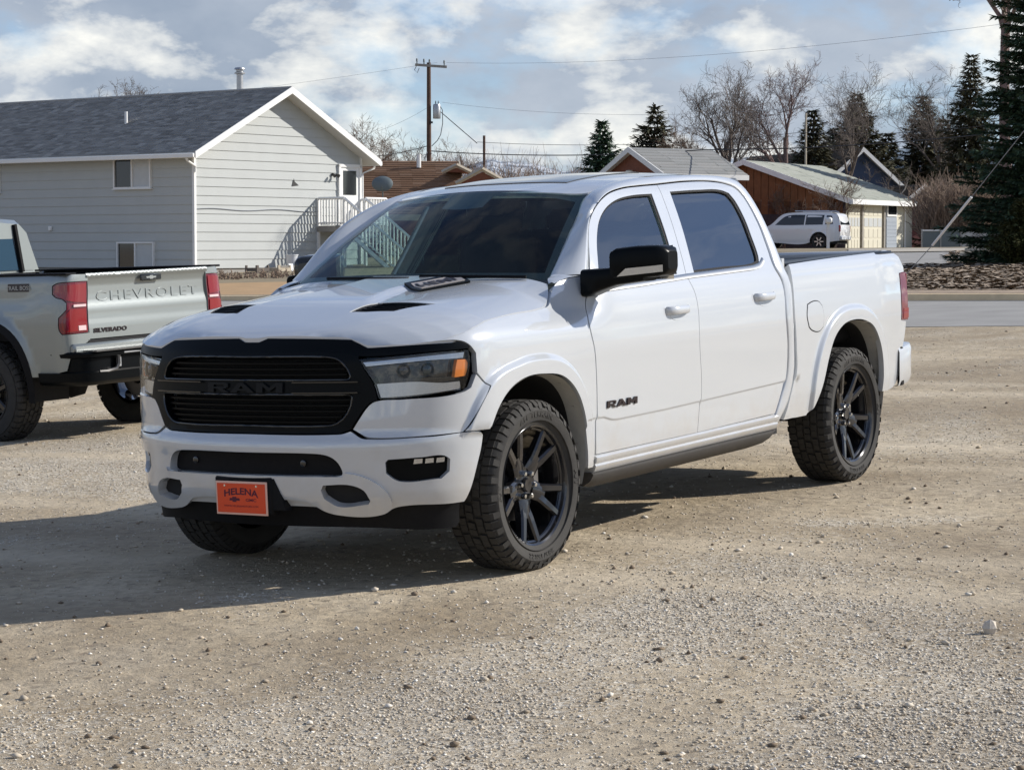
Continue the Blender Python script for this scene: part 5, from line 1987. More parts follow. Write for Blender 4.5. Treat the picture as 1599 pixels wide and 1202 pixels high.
# ---- landing and stair at the side door
def build_deck():
    T = empty('deck_stair', HM @ Matrix.Translation((5.98, 0, 0)))
    tag(T, 'white railed wooden landing and stair at the side door of the pale grey house', 'stairs')
    Wd, D_, F_, RH = 2.32, 1.30, 1.42, .95
    for k in range(9):
        MB().box((Wd / 2, -.08 - k * D_ / 9 - .02, F_ - .02), (Wd, D_ / 9 - .012, .04)).build('deck_board', 'grey_wood', T)
    MB().box((Wd / 2, -D_ - .01, F_ - .12), (Wd, .04, .18)).box((0, -D_ / 2, F_ - .12), (.04, D_, .18)).box((Wd, -D_ / 2, F_ - .12), (.04, D_, .18)).build('joist', 'grey_wood', T)
    posts = [(0.03, -.06), (.03, -D_ + .04), (1.15, -D_ + .04), (Wd - .03, -D_ + .04), (Wd - .03, -.06)]
    for x, y in posts:
        MB().box((x, y, (F_ + RH - .5) / 2), (.09, .09, F_ + RH + .5)).build('post', 'white_trim', T)
    bm = MB().box((0, 0, RH / 2), (.045, .045, RH - .06)).mesh('baluster', 'white_trim')

    def rail(p, q, n):
        p, q = Vector(p), Vector(q)
        MB().tube([p + Vector((0, 0, RH)), q + Vector((0, 0, RH))], .05, 4).build('hand_rail', 'white_trim', T)
        MB().tube([p + Vector((0, 0, .10)), q + Vector((0, 0, .10))], .03, 4).build('bottom_rail', 'white_trim', T)
        for i in range(1, n):
            link('baluster', bm, T, Matrix.Translation(p.lerp(q, i / n)))
    rail((.03, -.06, F_), (.03, -D_ + .04, F_), 9)
    rail((Wd - .03, -.06, F_), (Wd - .03, -D_ + .04, F_), 9)
    rail((1.15, -D_ + .04, F_), (Wd - .03, -D_ + .04, F_), 8)
    run, n = 2.7, 9
    rail((.03, -D_ + .04, F_), (.03, -D_ - run, F_ - 1.85), 17)
    rail((1.15, -D_ + .04, F_), (1.15, -D_ - run, F_ - 1.85), 17)
    for k in range(n):
        MB().box((.59, -D_ - (k + .6) * run / n, F_ - (k + 1) * 1.85 / n), (1.10, run / n + .03, .04)).build('tread', 'grey_wood', T)
    for x in (.03, 1.15):
        p = Vector((x, -D_, F_ - .15)); q = Vector((x, -D_ - run, F_ - 2.0))
        MB().tube([p, q], .09, 4).build('stringer', 'white_trim', T)
    return T


build_deck()


def at_house(x, y, z): return HM @ Vector((x, y, z))


def place(o, x, y, z, rz=0.0):
    o.matrix_world = HM @ Matrix.Translation((x, y, z)) @ Matrix.Rotation(rz, 4, 'Z')
    return o


b_ = MB(); b_.lathe([(0, 0), (.17, 0), (.21, .42), (.225, .42), (.225, .45), (0, .45)], 20)
tag(place(b_.build('bucket', 'bucket_white', None), hx(438), -.55, -.02), 'white plastic tub with lid against the pale siding below the landing', 'tub')
# raised bed of old planks along the foot of the gable wall
T = empty('raised_bed', HM @ Matrix.Translation((hx(402), -.9, -.85)))
tag(T, 'raised garden bed of old dark planks along the foot of the gable wall', 'planter')
for k in range(11):
    MB().box((.16 + k * .33, -.2, .42 + .02 * math.sin(k * 3)), (.30, .04, .86 + .03 * math.sin(k * 5.1))).build('plank', 'old_wood', T)
MB().box((1.8, -.2, .88), (3.7, .10, .05)).build('cap_rail', 'grey_wood', T)
MB().box((1.8, .35, .40), (3.6, 1.0, .80)).build('soil', 'mulch', T)


def crate(x, y, label, w=.62, mat='pale_wood'):
    T = empty('wooden_crate', HM @ Matrix.Translation((x, y, -.72)))
    tag(T, label, 'crate')
    for z in (.38, .52, .66):
        for sg in (-1, 1):
            MB().box((0, sg * .26, z), (w, .025, .115)).build('slat', mat, T)
            MB().box((sg * w / 2, 0, z), (.025, .52, .115)).build('slat', mat, T)
    for sx_ in (-1, 1):
        for sy in (-1, 1):
            MB().box((sx_ * (w / 2 - .03), sy * .235, .40), (.06, .06, .80)).build('leg', mat, T)
    MB().box((0, 0, .36), (w - .05, .48, .03)).build('floor', mat, T)
    return T


crate(hx(383), -1.55, 'pale wooden crate on legs in front of the grey house corner')
crate(hx(356), -1.35, 'dark wooden crate on legs nearest the silver tailgate', .6, 'old_wood')
ch = MB()
for sx_ in (-1, 1):
    for sy in (-1, 1): ch.tube([(sx_ * .2, sy * .2, 0), (sx_ * .17, sy * .16, .45)], .02, 6)
ch.box((0, 0, .46), (.42, .42, .03)); ch.box((0, .2, .68), (.42, .03, .34), Matrix.Rotation(R(-8), 3, 'X'))
tag(place(ch.build('garden_chair', 'bucket_white', None), hx(404), -1.75, -.72, .4), 'white garden chair between pale crate and plank bed', 'chair')
rb_ = MB()
for k in range(60):
    r = random.Random(k)
    rb_.box((r.uniform(-2.6, 3.2), r.uniform(-.5, .5), r.uniform(0, .12)), (r.uniform(.06, .25), r.uniform(.05, .2), r.uniform(.05, .14)), Matrix.Rotation(r.uniform(0, 3), 3, 'Z'))
o = place(rb_.build('rubble', 'rock_pale', None), hx(410), -2.3, -.72); tag(o, kind='stuff')


# ---- simple gabled houses further off
def gable_house(name, label, M_, W, L, E, RZ_, wall, gable, roof, trim='white_trim', ov=.4, og=.35, course=.35, tab=1.0, seed=1, foot=1.5, lower=None, cat='house'):
    """x across the gable (0..W), y along the ridge (0..L); gable wall at y=0"""
    T = empty(name, M_)
    tag(T, label, cat)
    sl_ = (RZ_ - E) / (W / 2)
    MB().box((W / 2, L / 2, (E - foot) / 2), (W, L, E + foot)).build('wall', wall, T)
    MB().prism([(0, E - .02), (W, E - .02), (W / 2, RZ_)], 0.0, L, Matrix(((1, 0, 0, 0), (0, 0, 1, 0), (0, 1, 0, 0), (0, 0, 0, 1)))).build('gable', gable, T)
    if lower:
        MB().box((W / 2, -.02, (E - foot) / 2 + .2), (W - .02, .05, E + foot - .6)).build('gable_lower_wall', lower, T)
    ze = E - sl_ * ov + .12
    rb = MB()
    for sg in (-1, 1):
        x0 = -ov if sg < 0 else W + ov
        P = [(x0, ze), (W / 2, RZ_ + .12), (W / 2, RZ_ - .02), (x0, ze - .14)]
        V = [(x, y, z) for y in (-og, L + og) for x, z in P]
        rb.add(V, [(0, 1, 2, 3), (4, 7, 6, 5), (1, 0, 4, 5), (3, 2, 6, 7), (0, 3, 7, 4)])
    rf = rb.build('roof', trim, T)
    sh = MB()
    shingles(sh, (-ov, L + og, ze), (-ov, -og, ze), (W / 2, -og, RZ_ + .12), (W / 2, L + og, RZ_ + .12), course, tab, seed, .03)
    shingles(sh, (W + ov, -og, ze), (W + ov, L + og, ze), (W / 2, L + og, RZ_ + .12), (W / 2, -og, RZ_ + .12), course, tab, seed + 1, .03)
    s_ = sh.build('shingles', roof, rf, 180); s_['kind'] = 'stuff'
    for sg in (-1, 1):
        x0 = -ov if sg < 0 else W + ov
        V = []
        for y in (-og - .05, -og + .0): V += [(x0, y, ze - .26), (x0, y, ze + .03), (W / 2, y, RZ_ + .16), (W / 2, y, RZ_ - .12)]
        MB().add(V, [(0, 1, 2, 3), (7, 6, 5, 4), (0, 4, 5, 1), (1, 5, 6, 2), (3, 2, 6, 7), (0, 3, 7, 4)]).build('rake_board', trim, rf)
        MB().box((x0 + sg * .06, L / 2, ze - .13), (.12, L + 2 * og, .24)).build('fascia', trim, rf)
    return T, rf


# garage house on the right: gable towards the left, garage doors on the eave side
def build_garage():
    cz = 1.60
    a = Vector((.855, -.52, 0)).normalized()         # along the gable towards the corner
    W, L = 11.0, 9.0
    corner = Vector((16.8, 115.0, 0))
    o = corner - a * W
    M_ = hframe(o, a, cz)
    T, rf = gable_house('garage_house', 'low brown gabled house with sage roof and cream garage doors behind the white SUV', M_, W, L, 2.50, 4.40, 'cream_paint', 'brown_siding', 'shingle_sage', ov=.45, og=.45, seed=5, foot=.6, lower='dark_brick')
    # brown boards in the gable, one board each
    for k in range(26):
        x = .35 + k * (W - .7) / 25
        h = 2.45 + (4.4 - 2.5) * (1 - abs(x - W / 2) / (W / 2))
        MB().box((x, -.03, (1.75 + h) / 2), (.38, .03 + .012 * (k % 2), h - 1.75)).build('gable_board', 'brown_siding', T)
    # eave wall x = W: garage doors, side door
    def gy(u):
        k = (u - 799.5) / 3560
        d = Vector((-a.y, a.x, 0))
        return (corner.x - k * corner.y) / (k * d.y - d.x)
    for u0, u1 in ((1322, 1340), (1346, 1374)):
        y0, y1 = gy(u0), gy(u1)
        if y0 < .2: y0 = .2
        g = MB().box((W + .03, (y0 + y1) / 2, 1.10), (.04, y1 - y0, 2.30)).build('garage_door', 'cream_paint', T)
        for k in range(4):
            for q in range(4):
                yy = y0 + (q + .5) * (y1 - y0) / 4
                mt = 'blind' if k == 2 else 'cream_paint'
                MB().box((W + .055, yy, .22 + k * .56), (.02, (y1 - y0) / 4 - .10, .44)).build('door_panel', mt, g)
    for u in (1343, 1377):
        MB().box((W + .06, gy(u), 1.15), (.12, .16, 2.5)).build('door_post', 'grey_wood', T)
    y0, y1 = gy(1381), gy(1397)
    MB().box((W + .03, (y0 + y1) / 2, 1.1), (.06, y1 - y0, 2.4)).build('side_panel', 'grey_blue_siding', T)
    for k in range(8):
        MB().box((W + .065, (y0 + y1) / 2, .12 + k * .19), (.02, y1 - y0 - .04, .165)).build('panel_board', 'grey_blue_siding', T)
    w_ = MB().box((W + .08, (y0 + y1) / 2, 1.98), (.05, y1 - y0 - .10, .62)).build('window', 'white_trim', T)
    MB().box((W + .11, (y0 + y1) / 2, 2.0), (.02, y1 - y0 - .3, .45)).build('pane', 'window_glass', w_)
    MB().tube([(W + .06, gy(1410), .0), (W + .06, gy(1410), 2.2), (W + .4, gy(1412), 2.35)], .045, 6).build('downspout', 'white_trim', T)


build_garage()
# brick house with grey roof, mid distance
M_ = hframe((4.65, 114.3), (.50, -.866), 1.6)
T, rf = gable_house('brick_house', 'small red brick gabled house with grey shingle roof behind the pickup cab', M_, 5.4, 4.2, 3.62, 4.80, 'red_brick', 'red_brick', 'shingle_grey', seed=9, foot=.6)
MB().lathe([(.42, 0), (.36, .12), (.16, .46), (0, .48)], 12, Matrix.Translation((2.7, -.30, 3.35))).build('gable_vent', 'cream_paint', T)
M_ = hframe((18.3, 138.0), (.93, .37), 1.6)
T, rf = gable_house('blue_house', 'navy blue gabled house with white trim and brown roof behind the garage house', M_, 6.2, 14.0, 3.5, 5.95, 'navy_siding', 'navy_siding', 'shingle_umber', seed=12, foot=.6)
MB().box((3.4, 3.2, 6.1), (.5, .5, 1.0)).build('chimney', 'grey_wood', rf)
M_ = hframe((22.6, 133.5), (.93, .37), 1.6)
gable_house('porch', 'small maroon porch gable with white trim beside the navy blue house', M_, 3.0, 3.0, 2.5, 3.6, 'maroon_siding', 'navy_siding', 'shingle_umber', seed=13, foot=.6)
# brown-roofed house behind the landing
M_ = hframe((-5.2, 93.0), (.42, -.91), 1.3)
T, rf = gable_house('brown_roof_house', 'brown shingle roofed house with small white gables behind the landing', hframe((-2.2, 92.2), (-.10, 1), 1.3), 8.0, 8.5, 1.9, 3.85, 'red_brick', 'red_brick', 'shingle_brown', trim='pale_wood', seed=15, foot=.8, ov=.7, course=.21, tab=.5)
BI = hframe((-2.2, 92.2), (-.10, 1), 1.3).inverted()


def build_at(mb, name, mat, parent, inv, smooth=40):
    """mesh given in world space, stored in the parent's space"""
    mb.V = [tuple(inv @ Vector(v)) for v in mb.V]
    return mb.build(name, mat, parent, smooth)


for (u, v, D, w, h) in ((753, 264, 90.5, 1.05, .55), (713, 258, 93.5, .60, .28)):
    p = ray(u, v, D)
    g = MB()
    g.prism([(-w * .8, -h), (w * .8, -h), (0, -.12)], -2.5, 0, frame(p, (1, 0, 0), (0, 0, 1)))
    o = build_at(g, 'dormer', 'red_brick', T, BI)
    for sg in (-1, 1):
        q = MB()
        c = Vector((p.x, p.y - .08, p.z))
        q.tube([c, c + Vector((sg * w, 0, -h * 1.05))], .085, 4)
        build_at(q, 'rake_board', 'pale_wood', o, BI)
p = ray(599, 268, 91)
# satellite dish
d_ = MB()
d_.lathe([(0, .06), (.22, .045), (.40, 0), (.41, -.01), (.22, .03), (0, .045)], 24, Matrix.Translation((0, 0, 0)) @ Matrix.Rotation(R(78), 4, 'X') @ Matrix.Scale(.75, 4, (0, 1, 0)))
d_.tube([(0, .1, 0), (0, .25, -.35), (0, .25, -.9)], .03, 6); d_.tube([(0, 0, -.3), (0, -.45, -.1)], .015, 5)
o = d_.build('satellite_dish', 'dish_grey', None); o.location = ray(597, 287, 88)
tag(o, 'dark grey satellite dish seen above the landing against the brown roof', 'satellite dish')
p = ray(654, 262, 95)
v_ = MB(); v_.tube([p, p + Vector((0, 0, .55))], .09, 8); build_at(v_, 'roof_vent', 'white_trim', T, BI)

# ---- fence beside the garage house
T = empty('fence', Matrix.Translation((0, 0, 0)))
tag(T, 'low grey panel fence with pale top rails between garage house and spruces', 'fence')
for k, (u0, u1) in enumerate(((1441, 1467), (1470, 1499), (1502, 1530), (1533, 1562))):
    a, b2 = ray(u0, 381, 104 - k), ray(u1, 381, 103.6 - k)
    c = (a + b2) / 2; w = (b2 - a).length
    h = .98
    MB().box((c.x, c.y, 1.45 + h / 2), (w - .06, .04, h - .08)).build('fence_panel', 'dish_grey' if k < 2 else 'galvanised', T)
    MB().box((c.x, c.y - .03, 1.45 + h), (w, .08, .07)).build('top_rail', 'white_trim', T)
    for p in (a,) + ((b2,) if k == 3 else ()):
        MB().box((p.x - .03, p.y - .02, 1.45 + h / 2), (.09, .09, h + .1)).build('post', 'galvanised', T)
m_ = MB()
m_.box((0, 0, .55), (.12, .12, 1.1)); m_.box((0, -.1, 1.2), (.26, .5, .26), bev=.06)
o = m_.build('mailbox', 'bucket_white', None); p = ray(1293, 388, 96); o.location = (p.x, p.y, g1(p.x, p.y))
tag(o, 'white mailbox on a post in front of the parked SUV', 'mailbox')

# ---- utility pole, wires, guy
def build_pole():
    p = ray(670, 300, 121)
    T = empty('utility_pole', Matrix.Translation((p.x, p.y, 1.4)))
    tag(T, 'brown wooden utility pole with crossarm and grey transformer against the clouds', 'utility pole')
    H_ = 10.0
    MB().tube([(0, 0, -.3), (0, 0, H_)], [.15, .105], 12).build('pole', 'pole_wood', T)
    MB().box((.12, -.14, H_ - .18), (1.68, .10, .13), Matrix.Rotation(R(4), 3, 'Y')).build('crossarm', 'grey_wood', T)
    for x in (-.62, -.25, .04, .82):
        MB().lathe([(.03, 0), (.03, .10), (.055, .12), (.04, .18), (.055, .20), (.03, .27), (0, .28)], 10, Matrix.Translation((x, -.14, H_ - .10 - x * .07))).build('insulator', 'dish_grey', T)
    MB().tube([(-.65, -.2, H_ - .2), (-.75, -.2, H_ - .4), (-.6, -.2, H_ - .55), (-.5, -.2, H_ - .3)], .018, 6).build('jumper', 'wire_black', T)
    tr = MB(); tr.lathe([(0, 0), (.19, 0), (.20, .03), (.20, .70), (.17, .76), (0, .78)], 18, Matrix.Translation((.42, -.06, 7.05)))
    t_ = tr.build('transformer', 'galvanised', T)
    for x in (.36, .50):
        MB().lathe([(.035, 0), (.02, .04), (.04, .08), (.02, .12), (.03, .16), (0, .17)], 8, Matrix.Translation((x, -.06, 7.82))).build('bushing', 'dish_grey', t_)
    MB().tube([(.60, -.06, 7.7), (.72, -.06, 7.5), (.73, -.06, 6.8), (.62, -.06, 6.2), (.45, -.06, 5.9), (.15, -.1, 5.6)], .022, 6).build('drop_cable', 'wire_black', T)
    MB().box((.13, -.1, 6.85), (.16, .12, .10)).build('bracket', 'wire_black', T)
    for z, x1 in ((3.55, .72), (3.1, .98), (2.7, .72)):
        MB().box((x1 / 2, -.1, z), (x1, .07, .08)).build('arm', 'pole_wood', T)
    MB().tube([(-.20, -.15, .2), (-.20, -.15, 5.0), (-.08, -.15, 5.3)], .03, 6).build('riser', 'wire_grey', T)
    MB().box((-.42, -.2, 2.35), (.5, .15, .28)).build('cable_box', 'wire_black', T)
    return p


pp = build_pole()


def wire(name, pts, r, mat, label, sag=0.0, grp='overhead wires'):
    P = [ray(*q) for q in pts]
    n = 24
    Q = []
    for i in range(len(P) - 1):
        for t in np.linspace(0, 1, n, endpoint=(i == len(P) - 2)):
            c = P[i].lerp(P[i + 1], float(t)); c.z -= sag * 4 * t * (1 - t)
            Q.append(c)
    o = MB().tube(Q, r, 5).build(name, mat, None, 180)
    tag(o, label, 'wire', grp)


wire('wire', [(697, 98, 121), (1640, 28, 75)], .006, 'wire_grey', 'thin pale wire highest in the sky from pole top to the right edge', .5)
wire('wire', [(683, 98, 121), (-200, 190, 150)], .006, 'wire_grey', 'thin pale wire running left from the pole top above the dark roof', .5)
wire('wire', [(690, 160, 121), (1640, 120, 85)], .006, 'wire_grey', 'pale wire leaving the pole below the transformer towards the right', 1.0)
wire('wire', [(745, 222, 121), (1250, 207, 112), (1660, 178, 90)], .012, 'wire_black', 'upper of the two dark wires above the brick house', .35)
wire('wire', [(672, 236, 121), (1100, 234, 112), (1660, 196, 88)], .026, 'wire_black', 'thick dark cable crossing low behind the pickup roof', .25)
wire('wire', [(688, 175, 121), (745, 224, 119)], .022, 'wire_black', 'short steep dark cable slanting down right from the transformer', 0)
wire('wire', [(560, 247, 118), (668, 228, 121)], .022, 'wire_black', 'dark service wire rising to the pole over the brown roof', .1)
wire('wire', [(590, 205, 120), (668, 168, 121)], .007, 'wire_grey', 'faint pale wire rising to the pole from the left thicket', .1)
# second, distant pole and the guyed one off to the right
p = ray(756, 240, 150)
tag(MB().tube([(0, 0, -6), (0, 0, 1.0)], .085, 8).build('utility_pole', 'pole_wood', None, mat=Matrix.Translation((p.x, p.y, ray(756, 212, 150).z - 1.0))), 'distant plain dark pole stub rising from the bare thicket', 'utility pole')
p = ray(1257, 388, 124)
tag(MB().tube([(0, 0, -.4), (0, 0, ray(1257, 178, 124).z - 1.4)], [.075, .05], 8).build('utility_pole', 'pale_wood', None, mat=Matrix.Translation((p.x, p.y, 1.4))), 'slim pale pole standing before the dark spruces behind the garage house', 'utility pole')
T = empty('guy_wire'); tag(T, 'slanting guy wire with pale plastic guard at the right by the spruces', 'guy wire')
a, b2, c2, d2 = ray(1408, 436, 48), ray(1456, 383, 47.2), ray(1517, 308, 46), ray(1625, 172, 43.5)
MB().tube([a, b2, c2, d2], .008, 6).build('strand', 'wire_grey', T)
MB().tube([b2, c2], .026, 8).build('guard', 'bucket_white', T)
# ================================================================== SILVER PICKUP (seen from behind)
def build_silver_pickup():
    F_ = Vector((-.839, .545, 0)).normalized(); Rt = Vector((.545, .839, 0)).normalized()
    corner = Vector((-3.58, 18.5, 0))
    ax = corner + F_ * .95 + Rt * 1.0
    up = Vector((-.038, -.0123, 1)).normalized()
    x = (F_ - up * F_.dot(up)).normalized(); y = up.cross(x)
    o = Vector((ax.x, ax.y, float(gz0(ax.x, ax.y)) - .03))
    M_ = Matrix(((x.x, y.x, up.x, o.x), (x.y, y.y, up.y, o.y), (x.z, y.z, up.z, o.z), (0, 0, 0, 1)))
    T = empty('pickup_truck', M_)
    tag(T, 'silver pickup with red tail lamps and lettered tailgate, cut by the left edge', 'pickup truck')
    S = 'silver_paint'
    YB = table([.45, .6, .8, 1.0, 1.15, 1.25, 1.33, 1.39, 1.42], [.955, .98, 1.0, 1.012, 1.005, .985, .98, .972, .93], .02)
    # plan path from the tailgate round the corner and forward along the left side
    pth = curve3([(-.965, .70, 0), (-.960, .80, 0), (-.950, .90, 0), (-.925, .962, 0), (-.86, .993, 0), (-.76, 1.0, 0), (-.5, 1.0, 0), (1.4, 1.0, 0)], 400)
    SS = np.concatenate([[0], np.cumsum(np.linalg.norm(np.diff(pth, axis=0), axis=1))])

    def fl2(x, z):
        r = arch(x, z, 0.0, .50, .56, .44)
        return .03 * (1 - sm(1.06, 1.22, r))

    def WR(s, z):
        s = np.asarray(s, float); z = np.asarray(z, float)
        px = np.interp(s, SS, pth[:, 0]); py = np.interp(s, SS, pth[:, 1])
        yy = py * YB(z) + fl2(px, z) * sm(-.8, -.6, px)
        # body line: a scooped flank
        yy = yy - .012 * np.exp(-((z - 1.18) / .06) ** 2) * sm(-.75, -.4, px)
        return np.stack([px, yy, z], -1)

    def s_of(xv): return float(np.interp(xv, pth[60:, 0], SS[60:]))
    o_l = (-.35, 1, .1)
    lamp = [(.055, 1.345), (.20, 1.345), (.36, 1.335), (.405, 1.315), (.405, 1.245), (.36, 1.215), (.30, 1.20), (.265, 1.17), (.265, 1.12), (.30, 1.085), (.335, 1.055), (.335, .95), (.31, .915), (.04, .92)]
    arc = []
    for w in np.linspace(-.10, math.pi + .10, 30):
        c, s_ = math.cos(w), math.sin(w)
        arc.append((.50 * math.copysign(abs(c) ** .83, c), .44 + .56 * math.copysign(abs(s_) ** .83, s_)))
    rear = [p for p in arc if p[0] < 0]; front = [p for p in arc if p[0] >= 0]
    ol = [(.055, 1.40), (.04, .86), (.10, .835), (.22, .82), (.30, .62), (s_of(-.62), .57)] + [(s_of(-.505), .57)] + [(s_of(x_), z_) for x_, z_ in arc[::-1]] + [(s_of(.505), .55), (s_of(1.18), .52), (s_of(1.20), .9), (s_of(1.21), 1.40), (.5, 1.405)]
    panel('bed_side', ol, WR, o_l, S, T, mirror=True, res=.05, estep=.03, thick=.03, holes=[lamp], extra=[(s_of(.5 * k * math.cos(w)), .44 + .56 * k * math.sin(w)) for w in np.linspace(.1, 3.04, 70) for k in (1.02, 1.06, 1.09, 1.12, 1.15, 1.18, 1.22)])
    t1, t2 = [], []
    for x_, z_ in arc:
        yv = float(YB(z_)) + .035
        for sg in (1,):
            t1.append((x_ * 1.10, yv - .004, .44 + (z_ - .44) * 1.09)); t2.append((x_ * .985, yv + .012, .44 + (z_ - .44) * .985))
    t3 = [(x_ * .97, yv - .12, z_) for x_, yv, z_ in t2]
    loft('arch_moulding', [t1, t2, t3], 'black_plastic', T, mirror=True, smooth=60)
    for sg in (1, -1):
        fn = lambda s, z, q=sg: WR(s, z) * np.array([1, q, 1])
        oo = (-.5, sg, 0)
        l_ = panel('tail_light', lamp, fn, oo, 'red_dark', T, res=.03, estep=.02, off=-.006, thick=.02, gap=.006)[0]
        panel('lens', [(.075, 1.325), (.36, 1.315), (.38, 1.26), (.34, 1.23), (.25, 1.19), (.075, 1.17)], fn, oo, 'red_lens', l_, res=.03, off=.002, thick=.01)
        panel('lens', [(.07, 1.12), (.23, 1.12), (.30, 1.04), (.305, .96), (.28, .935), (.06, .94)], fn, oo, 'red_lens', l_, res=.03, off=.002, thick=.01)
        panel('lamp_strip', [(.07, 1.158), (.20, 1.158), (.20, 1.138), (.07, 1.138)], fn, oo, 'lens_white', l_, res=.03, off=.005, thick=.01)
        panel('lamp_strip', [(.075, .985), (.155, .985), (.155, .945), (.075, .945)], fn, oo, 'lens_white', l_, res=.03, off=.005, thick=.01)
        panel('lamp_strip', [(.245, 1.06), (.29, 1.04), (.285, .95), (.25, .95)], fn, oo, 'red_dark', l_, res=.03, off=.005, thick=.01)
    # tailgate (faces backwards)

    def TG(y, z):
        y = np.asarray(y, float); z = np.asarray(z, float)
        xx = -.962 - .020 * np.exp(-((z - 1.385) / .022) ** 2) + .012 * sm(1.36, 1.30, z) * sm(1.10, 1.2, z) - .006 * sm(1.05, .97, z) + .010 * (np.abs(y) / .75) ** 2
        return np.stack([xx, y, z], -1)
    ex = [(y_, z_) for y_ in np.arange(-.74, .75, .05) for z_ in (1.40, 1.39, 1.38, 1.37, 1.36, 1.34, 1.32, 1.18, 1.15, 1.12, 1.02, 1.0, .98)]
    tg = panel('tailgate', [(-.76, .865), (.76, .865), (.755, 1.41), (-.755, 1.41)], TG, (-1, 0, .1), S, T, res=.05, thick=.05, gap=.004, extra=ex)[0]

    def tg_text(txt, h, ws, yc, zc, mat, name, off, bold=.02, sp_=1.1, dep=.006):
        V, Fc = text_mesh(txt, h, ws, bold, sp_, dep)
        P = []
        for v in V:
            q = TG(np.array(yc - v[0]), np.array(zc + v[1])); P.append((q[0] - off - v[2], q[1], q[2]))
        MB().add(P, Fc).build(name, mat, tg)
    tg_text('CHEVROLET', .080, 1.75, 0.0, 1.215, S, 'embossed_lettering', .001, .015, 1.24, .008)
    tg_text('SILVERADO', .034, 1.55, .50, .935, 'badge_black', 'badge_lettering', .003, .045, 1.05, .004)
    hb = MB(); hb.box((-.985, 0, 1.345), (.02, .26, .055), bev=.008); hb.build('tailgate_handle', 'black_gloss', tg)
    MB().add([(-.9965, .06, 1.338), (-.9965, .02, 1.338), (-.9965, .02, 1.330), (-.9965, -.02, 1.330), (-.9965, -.02, 1.338), (-.9965, -.055, 1.338), (-.9965, -.06, 1.352), (-.9965, -.02, 1.352), (-.9965, -.02, 1.360), (-.9965, .02, 1.360), (-.9965, .02, 1.352), (-.9965, .065, 1.352)], [(0, 1, 10, 11), (1, 2, 3, 4, 7, 8, 9, 10), (4, 5, 6, 7)]).build('emblem', 'chrome', tg)
    MB().box((-.94, 0, .85), (.05, 1.52, .022)).build('tailgate_gap', 'dark_inside', T)
    MB().box((-.955, 0, .795), (.06, 1.90, .085), bev=.02).build('lower_valance', S, T)
    # bumper
    bp_ = MB()
    P2 = curve3([(-.60, .985, 0), (-.80, .99, 0), (-1.0, .95, 0), (-1.09, .84, 0), (-1.11, .6, 0), (-1.115, 0, 0), (-1.11, -.6, 0), (-1.09, -.84, 0), (-1.0, -.95, 0), (-.80, -.99, 0), (-.60, -.985, 0)], 70)
    T_ = np.gradient(P2, axis=0); T_ /= np.linalg.norm(T_, axis=1, keepdims=True)
    Nn = np.stack([T_[:, 1], -T_[:, 0], 0 * T_[:, 0]], 1)
    if Nn[35, 0] > 0: Nn = -Nn
    cs = []
    for z, of in ((.49, -.10), (.50, -.03), (.53, 0), (.60, .004), (.61, -.035), (.715, -.035), (.725, .0), (.755, .004), (.77, -.012), (.772, -.16)):
        q = P2 + Nn * of; q[:, 2] = z; cs.append(list(map(tuple, q)))
    b_ = loft('rear_bumper', cs, 'black_satin', T, smooth=40)[0]
    for sg in (1, -1):
        MB().tube([(-1.085, sg * .78, .60), (-1.10, sg * .70, .60), (-1.105, sg * .60, .615), (-1.11, sg * .575, .66), (-1.11, sg * .575, .725)], .016, 6).build('step_surround', 'gunmetal', b_)
        MB().box((-1.098, sg * .56, .67), (.02, .05, .085), bev=.006).build('step_pad', 'galvanised', b_)
        MB().box((-1.10, sg * .30, .745), (.035, .42, .018), bev=.004).build('trim_strip', 'galvanised', b_)
    MB().box((-1.05, 0, .775), (.16, 1.7, .012)).build('step_top', 'gunmetal', b_)
    MB().box((-1.06, 0, .52), (.30, .10, .10), bev=.01).box((-1.05, .62, .60), (.05, .10, .06)).build('hitch', 'dark_inside', T)
    # badge on the flank
    for sg in (1, -1):
        V, Fc = text_mesh('TRAIL BOSS', .034, 1.15, .02, 1.0, 0)
        back = MB()
        x0 = -.42
        bx = [(-.12, -.033), (.12, -.033), (.12, .033), (-.12, .033)]
        back.add([(x0 + v[0], sg * (float(YB(1.30 + v[1])) + .003), 1.305 + v[1]) for v in bx], [(0, 1, 2, 3)])
        bd = back.build('side_badge', 'badge_black', T)
        MB().add([(x0 - v[0] * (1 if sg > 0 else -1), sg * (float(YB(1.30 + v[1])) + .0045), 1.305 + v[1]) for v in V], Fc).build('badge_lettering', 'grey_plastic', bd)
    # bed, rails, cab
    bed = MB()
    bed.box((.13, 0, .86), (2.1, 1.6, .04))
    for sg in (1, -1): bed.box((.13, sg * .86, 1.12), (2.1, .05, .52))
    bed.box((1.17, 0, 1.12), (.04, 1.7, .55)); bed.box((-.90, 0, 1.12), (.03, 1.5, .50))
    bed.build('bed_liner', 'black_plastic', T)
    for sg in (1, -1):
        MB().box((.13, sg * .90, 1.408), (2.14, .13, .018), bev=.006).build('bed_rail_cap', 'black_plastic', T)
    # cab: closed shell of cross-sections
    secs = [(1.27, 1.00, 1.40, .80, 1.86), (1.32, 1.0, 1.42, .79, 1.90), (1.9, 1.0, 1.40, .76, 1.93), (2.6, 1.0, 1.40, .75, 1.92), (3.05, 1.0, 1.38, .78, 1.85), (3.75, .99, 1.32, .84, 1.36), (3.95, .98, 1.28, .90, 1.30), (4.7, .96, 1.22, .86, 1.26), (5.05, .92, 1.12, .80, 1.18), (5.10, .88, 1.05, .75, 1.10)]
    V, Fc = [], []
